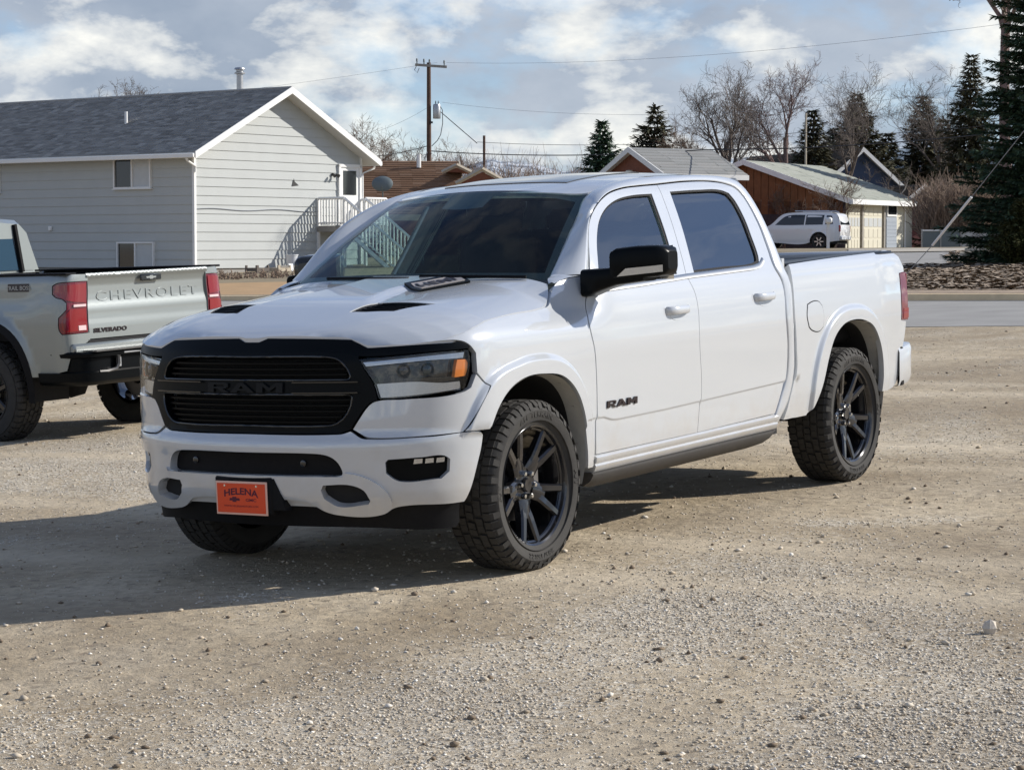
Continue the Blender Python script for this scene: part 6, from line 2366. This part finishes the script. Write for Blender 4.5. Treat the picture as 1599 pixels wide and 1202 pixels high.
    for (xx, w, zb, wr, zr) in secs:
        pts = [(w * .97, .50), (w, .8), (w, 1.05), (w * .97, zb), (wr + .03, zr - .10), (wr - .06, zr - .02), (wr * .6, zr), (0, zr + .01)]
        full = pts + [(-a, b2) for a, b2 in pts[:-1][::-1]]
        V += [(xx, a, b2) for a, b2 in full]
    n = 15
    for i in range(len(secs) - 1):
        for k in range(n - 1): Fc.append((i * n + k, i * n + k + 1, (i + 1) * n + k + 1, (i + 1) * n + k))
        Fc.append((i * n + n - 1, i * n, (i + 1) * n, (i + 1) * n + n - 1))
    Fc += [tuple(range(n))[::-1], tuple(range((len(secs) - 1) * n, len(secs) * n))]
    me = raw_mesh('cab', V, Fc, S, 35)
    cb = link('cab', me, T)
    MB().add([(1.258, .70, 1.42), (1.258, -.70, 1.42), (1.275, -.64, 1.83), (1.275, .64, 1.83)], [(0, 1, 2, 3)]).build('rear_window', 'window_blue', cb)
    for sg in (1, -1):
        MB().tube([(1.255, sg * .735, 1.40), (1.27, sg * .675, 1.84)], .028, 6).build('window_frame', 'black_plastic', cb)
        MB().add([(1.45, sg * 1.003, 1.40), (2.25, sg * 1.003, 1.38), (2.25, sg * .835, 1.80), (1.58, sg * .835, 1.80)], [(0, 1, 2, 3)]).build('side_window', 'window_glass', cb)
        MB().add([(2.35, sg * 1.003, 1.38), (3.3, sg * 1.003, 1.36), (2.95, sg * .845, 1.78), (2.35, sg * .835, 1.80)], [(0, 1, 2, 3)]).build('side_window', 'window_glass', cb)
    MB().add([(1.265, .9, 1.40), (1.265, -.9, 1.40), (1.20, -.9, 1.36), (1.20, .9, 1.36)], [(0, 1, 2, 3)]).build('cab_sill', S, cb)
    ub = MB()
    for sg in (1, -1): ub.box((1.8, sg * .45, .60), (5.2, .10, .16))
    ub.tube([(0, -.8, .46), (0, .8, .46)], .06, 10); ub.lathe([(0, -.15), (.12, -.12), (.17, 0), (.12, .12), (0, .15)], 16, Matrix.Translation((0, 0, .46)))
    ub.box((-.45, 0, .68), (.8, 1.6, .10)); ub.lathe([(.30, -.12), (.38, -.08), (.38, .08), (.30, .12)], 24, Matrix.Translation((-.48, 0, .58)))
    ub.box((2.6, 0, .62), (2.6, 1.8, .10))
    ub.tube([(-1.0, -.65, .52), (-.5, -.66, .52)], .035, 10)
    ub.build('underbody', 'dark_inside', T)
    for sg in (1, -1):
        w3 = [(x_ * 1.0, sg * .95, z_) for x_, z_ in arc]; w4 = [(x_ * 1.02, sg * .55, z_) for x_, z_ in arc]
        loft('wheel_well', [w3, w4], 'dark_inside', T)
    tm = make_tyre(.425, .30, .245, .016, 44).mesh('tyre', 'rubber', 35)
    sp_ = R(20)
    rm_ = MB()
    rm_.lathe([(.20, -.13), (.215, -.02), (.225, .08), (.24, .10), (.252, .115), (.245, .125), (.232, .115), (.222, .09)], 56)
    rm_.lathe([(0, .06), (.07, .06), (.09, .045), (.09, -.02)], 30)
    for k in range(6):
        a = sp_ + k * math.pi / 3
        rm_.box((.15 * math.cos(a), .15 * math.sin(a), .055), (.17, .055, .05), Matrix.Rotation(a, 3, 'Z'), bev=.012)
    rim = rm_.mesh('wheel', 'rim_black', 35)
    lug = lug_mesh(); d_ = MB(); d_.lathe([(.06, 0), (.17, 0), (.17, -.03), (.06, -.03)], 30); dm = d_.mesh('brake_disc', 'steel_disc', 35)
    for xx in (0, 3.99):
        for sg in (1, -1): wheel(T, xx, sg, sp_, .425, tm, rim, lug, dm, yc=.88, lugs=sg > 0)


pbr('window_blue', (.015, .05, .085), .05, coat=1.0)
build_silver_pickup()


# ================================================================== WHITE SUV
def build_suv():
    f = Vector((-.906, .42, 0)).normalized(); r = Vector((.42, .906, 0)).normalized()
    c = Vector((15.75, 110.0, 0))
    o = c + f * 1.02 + r * .94
    x = f; y = -r
    M_ = Matrix(((x.x, y.x, 0, o.x), (x.y, y.y, 0, o.y), (0, 0, 1, g1(o.x, o.y)), (0, 0, 0, 1)))
    T = empty('suv', M_)
    tag(T, 'white sport utility vehicle parked in front of the garage house, seen past the pickup bed', 'suv')
    YP = table([.3, .5, .8, 1.0, 1.15, 1.6, 1.78], [.90, .93, .945, .945, .92, .80, .70], .03)

    def SD(x_, z_):
        x_ = np.asarray(x_, float); z_ = np.asarray(z_, float)
        yy = YP(z_) - .10 * sm(-.75, -1.05, x_) - .16 * sm(2.9, 3.9, x_)
        yy = yy + .02 * (1 - sm(1.1, 1.22, np.minimum(arch(x_, z_, 0, .44, .47, .36), arch(x_, z_, 2.79, .44, .47, .36))))
        return np.stack([x_, yy, z_], -1)
    side = [(-.99, .42), (-.46, .36)] + [(.44 * math.cos(w), .36 + .47 * math.sin(w)) for w in np.linspace(math.pi, 0, 16)] + [(.50, .32), (2.30, .32)] + [(2.79 + .44 * math.cos(w), .36 + .47 * math.sin(w)) for w in np.linspace(math.pi, 0, 16)] + \
        [(3.3, .36), (3.72, .50), (3.70, .90), (3.35, 1.08), (2.55, 1.14), (1.85, 1.70), (1.3, 1.775), (.2, 1.79), (-.55, 1.765), (-.86, 1.68), (-1.03, 1.15), (-1.04, .75)]
    panel('body_side', side, SD, (0, 1, .1), 'fleet_white', T, mirror=True, res=.08, estep=.05, thick=.04)
    pr = [p for p in side if p[1] > .9 and p[0] > -1.1]
    top = [(3.72, .50), (3.70, .90), (3.35, 1.08), (2.55, 1.14), (1.85, 1.70), (1.3, 1.775), (.2, 1.79), (-.55, 1.765), (-.86, 1.68), (-1.03, 1.15), (-1.04, .75), (-.99, .42)]
    tp = curve3([(x_, 0, z_) for x_, z_ in top], 60)
    rows = []
    for k in np.linspace(-1, 1, 7):
        row = []
        for p in tp:
            yv = float(SD(np.array(p[0]), np.array(p[2]))[1]) - .01
            row.append((p[0] - .03 * (1 - k * k) * (1 if p[0] < -.7 else -1 if p[0] > 3 else 0), k * yv, p[2] + .03 * (1 - k * k) * (1 if -.7 < p[0] < 3 else 0)))
        rows.append(row)
    loft('body_top', rows, 'fleet_white', T, smooth=40)
    for sg in (1, -1):
        fn = lambda a, b2, q=sg: SD(a, b2) * np.array([1, q, 1])
        for w in ([(-.70, 1.22), (-.30, 1.20), (-.36, 1.64), (-.62, 1.62)], [(-.18, 1.19), (.70, 1.18), (.66, 1.67), (-.24, 1.66)], [(.76, 1.18), (1.70, 1.17), (2.22, 1.18), (1.75, 1.58), (1.45, 1.66), (.73, 1.67)]):
            panel('side_window', w, fn, (0, sg, .1), 'window_glass', T, res=.1, off=.003, thick=.01)
        for xc in (0, 2.79):
            mm = [(xc + .455 * math.cos(w), .36 + .485 * math.sin(w)) for w in np.linspace(0, math.pi, 18)]
            loft('arch_moulding', [[tuple(fn(np.array(a), np.array(b2)) + np.array([0, sg * .012, 0])) for a, b2 in mm], [tuple(fn(np.array(xc + (a - xc) * .88), np.array(.36 + (b2 - .36) * .88)) + np.array([0, sg * .004, 0])) for a, b2 in mm]], 'black_plastic', T)
        MB().box((-1.0, sg * .80, 1.0), (.10, .14, .34), bev=.03).build('tail_light', 'red_lens', T)
        MB().tube([(1.3, sg * .62, 1.86), (-.4, sg * .62, 1.86), (-.55, sg * .62, 1.80)], .025, 6).build('roof_rail', 'chrome', T)
        for xx in (.45, 1.05): MB().box((xx, sg * .96, .98), (.16, .03, .035)).build('door_handle', 'fleet_white', T)
    MB().add([(-.90, .62, 1.60), (-.90, -.62, 1.60), (-1.068, -.74, 1.2), (-1.068, .74, 1.2)], [(0, 1, 2, 3)]).build('rear_window', 'window_glass', T)
    MB().box((-1.06, 0, .55), (.10, 1.6, .22), bev=.04).build('rear_bumper', 'fleet_white', T)
    MB().box((-1.085, 0, .88), (.02, .34, .15)).build('number_plate', 'bucket_white', T)
    MB().box((1.35, 0, .36), (4.5, 1.66, .20)).build('underbody', 'dark_inside', T)
    tm = MB(); tm.lathe([(.23, -.10), (.36, -.11), (.375, -.08), (.375, .08), (.36, .11), (.24, .10)], 36); tme = tm.mesh('tyre', 'rubber', 40)
    rm_ = MB(); rm_.lathe([(.235, .09), (.225, .10), (.215, .06), (.07, .05), (0, .055)], 30, None, 'dark_inside')
    for k in range(6):
        a = k * math.pi / 3
        rm_.box((.14 * math.cos(a), .14 * math.sin(a), .085), (.18, .06, .03), Matrix.Rotation(a, 3, 'Z'))
    rme = rm_.mesh('wheel', 'reflector', 40)
    for xx in (0, 2.79):
        for sg in (1, -1):
            w = link('wheel', rme, T, Matrix.Translation((xx, sg * .82, .375)) @ Matrix(((1, 0, 0, 0), (0, 0, sg, 0), (0, 1, 0, 0), (0, 0, 0, 1))))
            link('tyre', tme, w)


build_suv()

# ================================================================== VEGETATION
pbr('bark_grey', (.12, .095, .078), .9, noise=.3, nscale=6)
pbr('bark_purple', (.17, .115, .105), .9, noise=.3, nscale=4)
pbr('twig_brown', (.17, .115, .082), .9)
pbr('twig_grey', (.15, .125, .108), .9)
pbr('birch_bark', (.46, .44, .40), .8, noise=.3, nscale=6)
pbr('needles', (.02, .03, .02), .8, spec=.2)
island_colours(MATS['needles'], [(.052, .095, .062), (.085, .145, .085), (.066, .118, .078), (.125, .18, .10), (.058, .105, .074)])
pbr('needles_brown', (.03, .03, .02), .85, spec=.2)
island_colours(MATS['needles_brown'], [(.052, .062, .038), (.115, .108, .064), (.08, .084, .052), (.155, .13, .08), (.062, .074, .046)])
pbr('needles_olive', (.04, .05, .02), .85, spec=.2)
island_colours(MATS['needles_olive'], [(.05, .06, .022), (.08, .09, .03), (.065, .07, .028), (.11, .105, .045)])
pbr('brush', (.16, .11, .08), .95)
island_colours(MATS['brush'], [(.16, .11, .08), (.28, .205, .15), (.22, .16, .12), (.34, .26, .195), (.19, .14, .11)])


class Twigs:
    def __init__(s): s.V, s.T = [], []

    def seg(s, pts, r0, r1, n=3):
        k = len(s.V); N = len(pts)
        up = Vector((.3, .2, 1))
        for i, p in enumerate(pts):
            t = (pts[min(i + 1, N - 1)] - pts[max(i - 1, 0)]).normalized()
            a = t.cross(up)
            if a.length < 1e-3: a = t.cross(Vector((1, 0, 0)))
            a.normalize(); b = a.cross(t)
            r = r0 + (r1 - r0) * i / (N - 1)
            for q in range(n):
                w = 2 * math.pi * q / n
                s.V.append(p + (a * math.cos(w) + b * math.sin(w)) * r)
        for i in range(N - 1):
            for q in range(n):
                q2 = (q + 1) % n
                a_, b_, c_, d_ = k + i * n + q, k + i * n + q2, k + (i + 1) * n + q2, k + (i + 1) * n + q
                s.T += [(a_, b_, c_), (a_, c_, d_)]

    def mesh(s, name, mat): return big_mesh(name, [v[:] for v in s.V], s.T, mat)


def bare_tree(name, label, base, H, seed, r0=.16, levels=5, lean=(0, 0), fork=.3, spread=.75, bark='bark_grey', twig='twig_grey', group=None, kids=(5, 5, 5, 5, 4), cat='tree', up=.25, taper=.62, rmin=.007):
    rg = random.Random(seed)
    trunk, crown = Twigs(), Twigs()

    def grow(p, d, L, r, lv):
        n = 5 if lv < 2 else 4 if lv < 4 else 3
        pts = [p]
        dd = d.copy()
        for i in range(n):
            j = (.10 + .07 * lv) if lv else .022
            dd = (dd + Vector((rg.gauss(0, j), rg.gauss(0, j), rg.gauss(0, j) + up * .12))).normalized()
            pts.append(pts[-1] + dd * (L / n))
        r1 = max(rmin * .6, r * (.45 if lv else .55))
        (trunk if lv < 2 else crown).seg(pts, r, r1, 7 if lv == 0 else 5 if lv == 1 else 3)
        if lv >= levels: return
        nk = kids[min(lv, len(kids) - 1)]
        for k in range(nk):
            f = fork + (1 - fork) * ((k + rg.random() * .8) / nk) if lv == 0 else .22 + .78 * (k + rg.random()) / nk
            f = min(f, .999)
            q = f * n; i = int(q); t = q - i
            pp_ = pts[i].lerp(pts[min(i + 1, n)], t)
            ax = (pts[min(i + 1, n)] - pts[i]).normalized()
            side = ax.orthogonal().normalized(); side.rotate(Quaternion(ax, rg.uniform(0, 2 * math.pi)))
            ang = spread * rg.uniform(.55, 1.1)
            nd = (ax * math.cos(ang) + side * math.sin(ang) + Vector((0, 0, up))).normalized()
            rr_ = max(rmin, (r + (r1 - r) * f) * rg.uniform(.5, .72))
            grow(pp_, nd, L * taper * rg.uniform(.75, 1.15) * (1.05 - .3 * f if lv == 0 else 1), rr_, lv + 1)
    grow(Vector((0, 0, -.3)), Vector((lean[0], lean[1], 1)).normalized(), H * .52, r0, 0)
    zmax = sorted(v.z for v in (crown.V or trunk.V))[-8]
    kz = H / zmax
    for q in (trunk, crown): q.V = [Vector((v.x * kz, v.y * kz, v.z * kz)) for v in q.V]
    o = empty(name, Matrix.Translation(base))
    tag(o, label, cat, group)
    link('trunk', trunk.mesh('trunk', bark), o)
    if crown.V: link('crown', crown.mesh('crown', twig), o)
    return o


def conifer(name, label, base, H, W, seed, mat='needles', whorls=34, per=9, clump=.26, group=None, bare=.04, dens=1.0, lean=0.0, ragged=.25, droop=.35, wisp=3, fall=.85):
    rg = random.Random(seed); rn = np.random.default_rng(seed)
    tr = Twigs()
    top = Vector((lean, 0, H))
    tr.seg([Vector((0, 0, -.3)), Vector((lean * .3, 0, H * .4)), top], H * .016 + .05, .012, 6)
    V, T_ = [], []
    k = 0
    for w in range(whorls):
        f = bare + (1 - bare) * (w + .5) / whorls
        zc = H * f
        rad = W / 2 * (1 - f) ** fall * (1 + rg.uniform(-.12, .12)) + .10 * (1 - f) + .05
        nb = max(4, int(per * (.5 + .6 * (1 - f))))
        a0 = rg.uniform(0, 6.28)
        for b in range(nb):
            a = a0 + 2 * math.pi * b / nb + rg.uniform(-.3, .3)
            L = rad * (1 + rg.uniform(-ragged, ragged * .7))
            dz = -droop * L * (1 - f * .8) + rg.uniform(-.1, .1) * L
            d = Vector((math.cos(a), math.sin(a), 0))
            c0 = Vector((lean * f, 0, zc))
            tip = c0 + d * L + Vector((0, 0, dz + .12 * L))
            mid = c0 + d * L * .5 + Vector((0, 0, dz * .75))
            tr.seg([c0, mid, tip], .012 + .010 * L, .004, 3)
            nc = max(3, int(L / clump * 3.2 * dens))
            for i in range(nc):
                t = .12 + .88 * (i + rg.random()) / nc
                p = c0.lerp(mid, t * 2) if t < .5 else mid.lerp(tip, t * 2 - 1)
                s = clump * rg.uniform(.6, 1.25) * (1 - .25 * t)
                side = Vector((-d.y, d.x, 0)) * rg.choice((-1, 1))
                for q in range(wisp):
                    dr = (d * rg.uniform(.3, 1.1) + side * rg.uniform(-.2, 1.1) + Vector((0, 0, rg.uniform(-.55, .35)))).normalized()
                    wv = dr.cross(Vector((rg.uniform(-.4, .4), rg.uniform(-.4, .4), 1))).normalized() * s * .17
                    pb = p + side * s * .1
                    V += [pb - wv, pb + wv, pb + dr * s + wv * .4, pb + dr * s - wv * .4]
                    T_ += [(k, k + 1, k + 2), (k, k + 2, k + 3)]
                    k += 4
    o = empty(name, Matrix.Translation(base))
    tag(o, label, 'tree', group)
    link('trunk', tr.mesh('trunk', 'bark_grey'), o)
    link('crown', big_mesh('crown', [v[:] for v in V], T_, mat), o)
    return o


def far(u, D, dz=0.0):
    p = ray(u, 385, D); return Vector((p.x, p.y, g1(p.x, p.y) + dz))


def top_h(base, v): return ray(800, v, base.y).z - base.z


# spruces at the right edge
b = far(1513, 124); conifer('spruce_tree', 'tall narrow dark spruce left of the huge spruce at the right edge', b, top_h(b, 87), 6.0, 3, 'needles_brown', 46, 13, .42, dens=1.3, droop=.30)
b = far(1645, 57); conifer('spruce_tree', 'huge dark spruce filling the right edge of the photo', b, 10.5, 4.6, 4, 'needles', 60, 19, .22, dens=1.9, droop=.42, bare=.02, ragged=.30, wisp=6, fall=.62)
b = far(1592, 55); conifer('juniper', 'olive green juniper at the foot of the huge spruce, by the right edge', b, 1.7, 1.3, 5, 'needles_olive', 26, 14, .13, dens=2.0, droop=-.5, wisp=5)
b = far(940, 126); conifer('spruce_tree', 'small dark green spruce left of the small brick house', b, top_h(b, 190), 5.2, 6, 'needles', 30, 12, .45, dens=1.5, droop=.2, ragged=.35, wisp=4)
b = far(1022, 140); conifer('pine_tree', 'broad brownish conifer behind the small brick house roof', b, top_h(b, 166), 7.8, 7, 'needles_brown', 28, 12, .52, dens=1.4, droop=-.05, ragged=.45, wisp=4)
b = far(1268, 138); conifer('spruce_tree', 'slim dark spruce just left of the broad spruce behind the garage house', b, top_h(b, 172), 5.4, 8, 'needles_brown', 30, 12, .50, dens=1.4, droop=.2, wisp=4)
b = far(1337, 142); conifer('spruce_tree', 'broad dark spruce rising behind the garage house roof', b, top_h(b, 147), 9.2, 9, 'needles_brown', 36, 14, .52, dens=1.4, droop=.3, ragged=.35, wisp=4)
b = far(1300, 144); conifer('spruce_tree', 'low dark spruce squeezed between two taller ones behind the garage house', b, top_h(b, 200), 6.4, 10, 'needles', 28, 12, .50, dens=1.4, droop=.25, wisp=4)
b = far(1440, 150); conifer('spruce_tree', 'grey brown spruce behind the navy blue house roof', b, top_h(b, 150), 7.8, 11, 'needles_brown', 32, 13, .52, dens=1.4, droop=.25, ragged=.4, wisp=4)
b = far(1385, 148); conifer('spruce_tree', 'low spruce behind the navy blue house gable', b, top_h(b, 208), 6.0, 12, 'needles_brown', 26, 12, .50, dens=1.4, droop=.2, ragged=.4, wisp=4)
b = far(1470, 152); conifer('spruce_tree', 'low dark spruce to the right of the navy blue house roof', b, top_h(b, 185), 6.5, 18, 'needles_brown', 26, 12, .50, dens=1.4, droop=.2, ragged=.4, wisp=4)
# leafless trees
b = far(1128, 121); bare_tree('bare_tree', 'widest leafless tree with many upright limbs over the brick house', b, top_h(b, 95), 21, .20, 5, (.03, 0), .24, .62, kids=(7, 5, 5, 5, 4), up=.26)
b = far(1222, 128); bare_tree('bare_tree', 'tall leafless tree with one straight trunk rising behind the sage roof', b, top_h(b, 84), 22, .19, 5, (.02, 0), .50, .55, 'bark_purple', 'bark_purple', kids=(5, 5, 5, 5, 4), up=.30)
b = far(1292, 134); bare_tree('bare_tree', 'leafless tree leaning right above the dark spruces', b, top_h(b, 92), 23, .16, 5, (.26, 0), .60, .5, kids=(5, 5, 5, 4, 4), up=.22)
b = far(1460, 146); bare_tree('bare_tree', 'leafless tree with a fine round crown left of the tall narrow spruce', b, top_h(b, 104), 24, .17, 5, (-.03, 0), .55, .62, kids=(6, 5, 5, 5, 4))
b = far(1577, 86); bare_tree('bare_tree', 'thick tall leafless trunk behind the huge spruce at the top right', b, 17.0, 25, .19, 5, (0, 0), .60, .80, 'bark_purple', 'twig_grey', kids=(7, 6, 5, 4, 3), up=.0, taper=.47)
b = far(204, 126); bare_tree('bare_tree', 'leafless tree top showing over the dark roof of the left house', b, top_h(b, 121), 26, .14, 5, (0, 0), .45, .6, kids=(6, 5, 5, 5, 4))
b = far(256, 140); bare_tree('bare_tree', 'faint low leafless tree top right of another over the dark roof', b, top_h(b, 148), 27, .12, 4, (0, 0), .5, .6)
for k, (u, D, v, lb) in enumerate(((578, 132, 176, 'tallest leafless tree in the thicket just right of the left house'), (606, 138, 200, 'leafless tree left of the utility pole in the thicket'), (640, 144, 205, 'leafless tree hard against the left side of the utility pole'),
                               (705, 140, 212, 'leafless tree right of the transformer pole in the thicket'), (560, 128, 205, 'leafless tree half hidden by the left house eave'), (1070, 132, 180, 'slim leafless tree between the brown conifer and the widest leafless tree'))):
    b = far(u, D); bare_tree('bare_tree', lb, b, top_h(b, v), 40 + k, .12, 5, (0, 0), .3, .6, 'twig_brown', 'twig_brown', kids=(6, 5, 5, 4, 3))
for k, (u, D, H_, lb) in enumerate(((1350, 131, 5.0, 'pale barked leaning bare tree in front of the navy gable'), (1398, 131, 4.9, 'pale barked bare tree in front of the brown roof of the navy house'))):
    b = far(u, D); bare_tree('birch_tree', lb, b, H_, 60 + k, .10, 4, (-.12 + .18 * k, 0), .4, .7, 'birch_bark', 'twig_grey', kids=(4, 4, 4, 3))
b = far(1304, 114.7); bare_tree('shrub', 'leafless reddish shrub tree between the SUV tail and the garage house wall', b, 3.9, 70, .05, 4, (0, 0), .1, .70, 'bark_purple', 'twig_brown', kids=(8, 5, 4, 3), cat='shrub')
b = far(1226, 115.5); bare_tree('shrub', 'leafless shrub against the brown gable behind the SUV roof', b, 3.4, 71, .04, 4, (0, 0), .1, .75, 'twig_brown', 'twig_brown', kids=(7, 5, 4, 3), cat='shrub')


def brush(name, label, boxes, n, seed, h0, h1, mat='brush', kind=None, cat=None):
    rg = random.Random(seed)
    t = Twigs()
    for i in range(n):
        u0, u1, D0, D1 = boxes[i % len(boxes)][:4]
        D = rg.uniform(D0, D1); u = rg.uniform(u0, u1)
        p = far(u, D, -.1)
        H_ = rg.uniform(h0, h1) * (boxes[i % len(boxes)][4] if len(boxes[0]) > 4 else 1)
        d = Vector((rg.gauss(0, .16), rg.gauss(0, .16), 1)).normalized()
        q = p + d * H_ * .5
        e = q + (d + Vector((rg.gauss(0, .2), rg.gauss(0, .2), 0))).normalized() * H_ * .5
        t.seg([p, q, e], .03, .010, 3)
        for k in range(9):
            f = rg.uniform(.15, 1)
            s = p.lerp(q, f * 2) if f < .5 else q.lerp(e, f * 2 - 1)
            dd = (d + Vector((rg.gauss(0, .6), rg.gauss(0, .6), rg.gauss(0, .3)))).normalized()
            L = H_ * rg.uniform(.15, .4)
            m_ = s + dd * L * .5
            t.seg([s, m_, m_ + (dd + Vector((rg.gauss(0, .4), 0, .2))).normalized() * L * .5], .016, .007, 3)
    o = link(name, t.mesh(name, mat))
    tag(o, label, cat, None, kind)
    return o


brush('thicket', None, [(545, 920, 140, 185, 1.0), (545, 700, 128, 150, .85), (690, 930, 150, 200, 1.05)], 2300, 5, 3.2, 5.6, kind='stuff')
brush('thicket', None, [(1030, 1150, 140, 170, .9), (1180, 1290, 150, 170, 1.0), (1420, 1500, 150, 170, .8)], 700, 6, 4.0, 6.5, kind='stuff')
brush('hedge', 'brown leafless hedge behind the low grey fence left of the spruces', [(1446, 1540, 107, 112)], 900, 7, 1.6, 3.3, cat='hedge')
brush('dry_weeds', None, [(330, 520, 70.5, 72.5)], 260, 8, .10, .35, kind='stuff')
lt = []
pbr('litter', (.2, .15, .1), .95)
island_colours(MATS['litter'], [(.22, .16, .105), (.36, .28, .20), (.29, .22, .155), (.44, .355, .265), (.25, .185, .125)])


def litter(name, region, n, seed, s0, s1):
    rg = random.Random(seed); V, T_ = [], []
    for i in range(n):
        u, v = rg.uniform(*region[:2]), rg.uniform(*region[2:4])
        p = on_ground(u, v); z = g1(p.x, p.y) + region[4]
        s = rg.uniform(s0, s1); a = rg.uniform(0, 6.28)
        c = Vector((math.cos(a), math.sin(a), rg.uniform(-.1, .25))) * s; e = Vector((-math.sin(a), math.cos(a), rg.uniform(-.1, .25))) * s * rg.uniform(.25, .8)
        k = len(V); q = Vector((p.x, p.y, z))
        V += [q - c - e, q + c - e, q + c + e, q - c + e]; T_ += [(k, k + 1, k + 2), (k, k + 2, k + 3)]
    tag(link(name, big_mesh(name, [x[:] for x in V], T_, 'litter')), kind='stuff')


litter('leaf_litter', (1395, 1640, 421, 464, .15), 5200, 3, .03, .11)
litter('leaf_litter', (1480, 1620, 396, 419, .10), 1500, 4, .03, .12)
# split logs edging the bed by the spruces
for k, (u, v, L, a, lb) in enumerate(((1570, 408, 2.6, .05, 'pale split log edging the bed below the huge spruce'), (1545, 399, 1.6, -.1, 'short pale log lying under the spruce skirts'))):
    p = on_ground(u, v)
    m_ = MB(); m_.tube([(-L / 2, 0, 0), (0, .02, .03), (L / 2, 0, 0)], [.11, .12, .09], 9)
    o = m_.build('log', 'pale_wood', None); o.location = (p.x, p.y, g1(p.x, p.y) + .14); o.rotation_euler = (0, 0, a - .6)
    tag(o, lb, 'log')

# ================================================================== FAR HILLS
def hills(name, D, u0, u1, prof, mat, seed, depth):
    n = 160
    V, Q = [], []
    for i in range(n):
        f = i / (n - 1)
        u = u0 + (u1 - u0) * f
        vt = np.interp(u, [p[0] for p in prof], [p[1] for p in prof])
        zt = (385 - vt) / 3560 * D
        zt *= 1 + .16 * (float(fbm(np.array(f * 22.0), np.array(seed * 3.1), seed, 4)) - .5)
        x = (u - 799.5) / 3560 * D
        for j in range(14):
            g = j / 13
            zz_ = zt * (g ** 1.15) * (1 + .22 * (float(fbm(np.array(f * 30.0), np.array(g * 4.0 + seed), seed + 5, 3)) - .5) * (1 - g))
            V.append((x, D + depth * g + depth * .3 * (float(fbm(np.array(f * 12.0), np.array(g * 3.0), seed + 9, 3)) - .5), 1.5 + zz_))
        V.append((x, D + depth * 1.8, -10))
    for i in range(n - 1):
        for j in range(14): Q.append((i * 15 + j, (i + 1) * 15 + j, (i + 1) * 15 + j + 1, i * 15 + j + 1))
    tag(link(name, raw_mesh(name, V, Q, mat, 60)), kind='structure')


def hill_mat(name, c0, c1, lo, hi, sc):
    m = pbr(name, c0, .95)
    nt, b = nodes_of(m)
    tcn = nt.nodes.new('ShaderNodeTexCoord'); nz = nt.nodes.new('ShaderNodeTexNoise'); nz.inputs['Scale'].default_value = sc; nz.inputs['Detail'].default_value = 8; nz.inputs['Roughness'].default_value = .65
    nt.links.new(tcn.outputs['Object'], nz.inputs['Vector'])
    r = nt.nodes.new('ShaderNodeValToRGB'); r.color_ramp.elements[0].position = lo; r.color_ramp.elements[1].position = hi
    r.color_ramp.elements[0].color = (*c0, 1); r.color_ramp.elements[1].color = (*c1, 1)
    nt.links.new(nz.outputs[0], r.inputs[0]); nt.links.new(r.outputs[0], b.inputs['Base Color'])


hill_mat('hazed_snow_forest', (.16, .21, .27), (.62, .66, .70), .44, .58, .012)  # blue of the distant air is mixed into the rock and snow colours
hill_mat('hazed_far_forest', (.12, .17, .22), (.24, .29, .33), .42, .62, .02)  # forest tones painted blue-grey to stand in for aerial haze
hills('mountains', 7000, 300, 1700, [(300, 250), (560, 232), (700, 216), (760, 206), (860, 212), (920, 224), (1060, 222), (1200, 205), (1330, 200), (1480, 190), (1700, 170)], 'hazed_snow_forest', 4, 2500)
hills('hills', 3600, 820, 1900, [(820, 262), (960, 240), (1060, 226), (1150, 218), (1230, 222), (1300, 214), (1420, 205), (1560, 190), (1900, 170)], 'hazed_far_forest', 8, 1200)
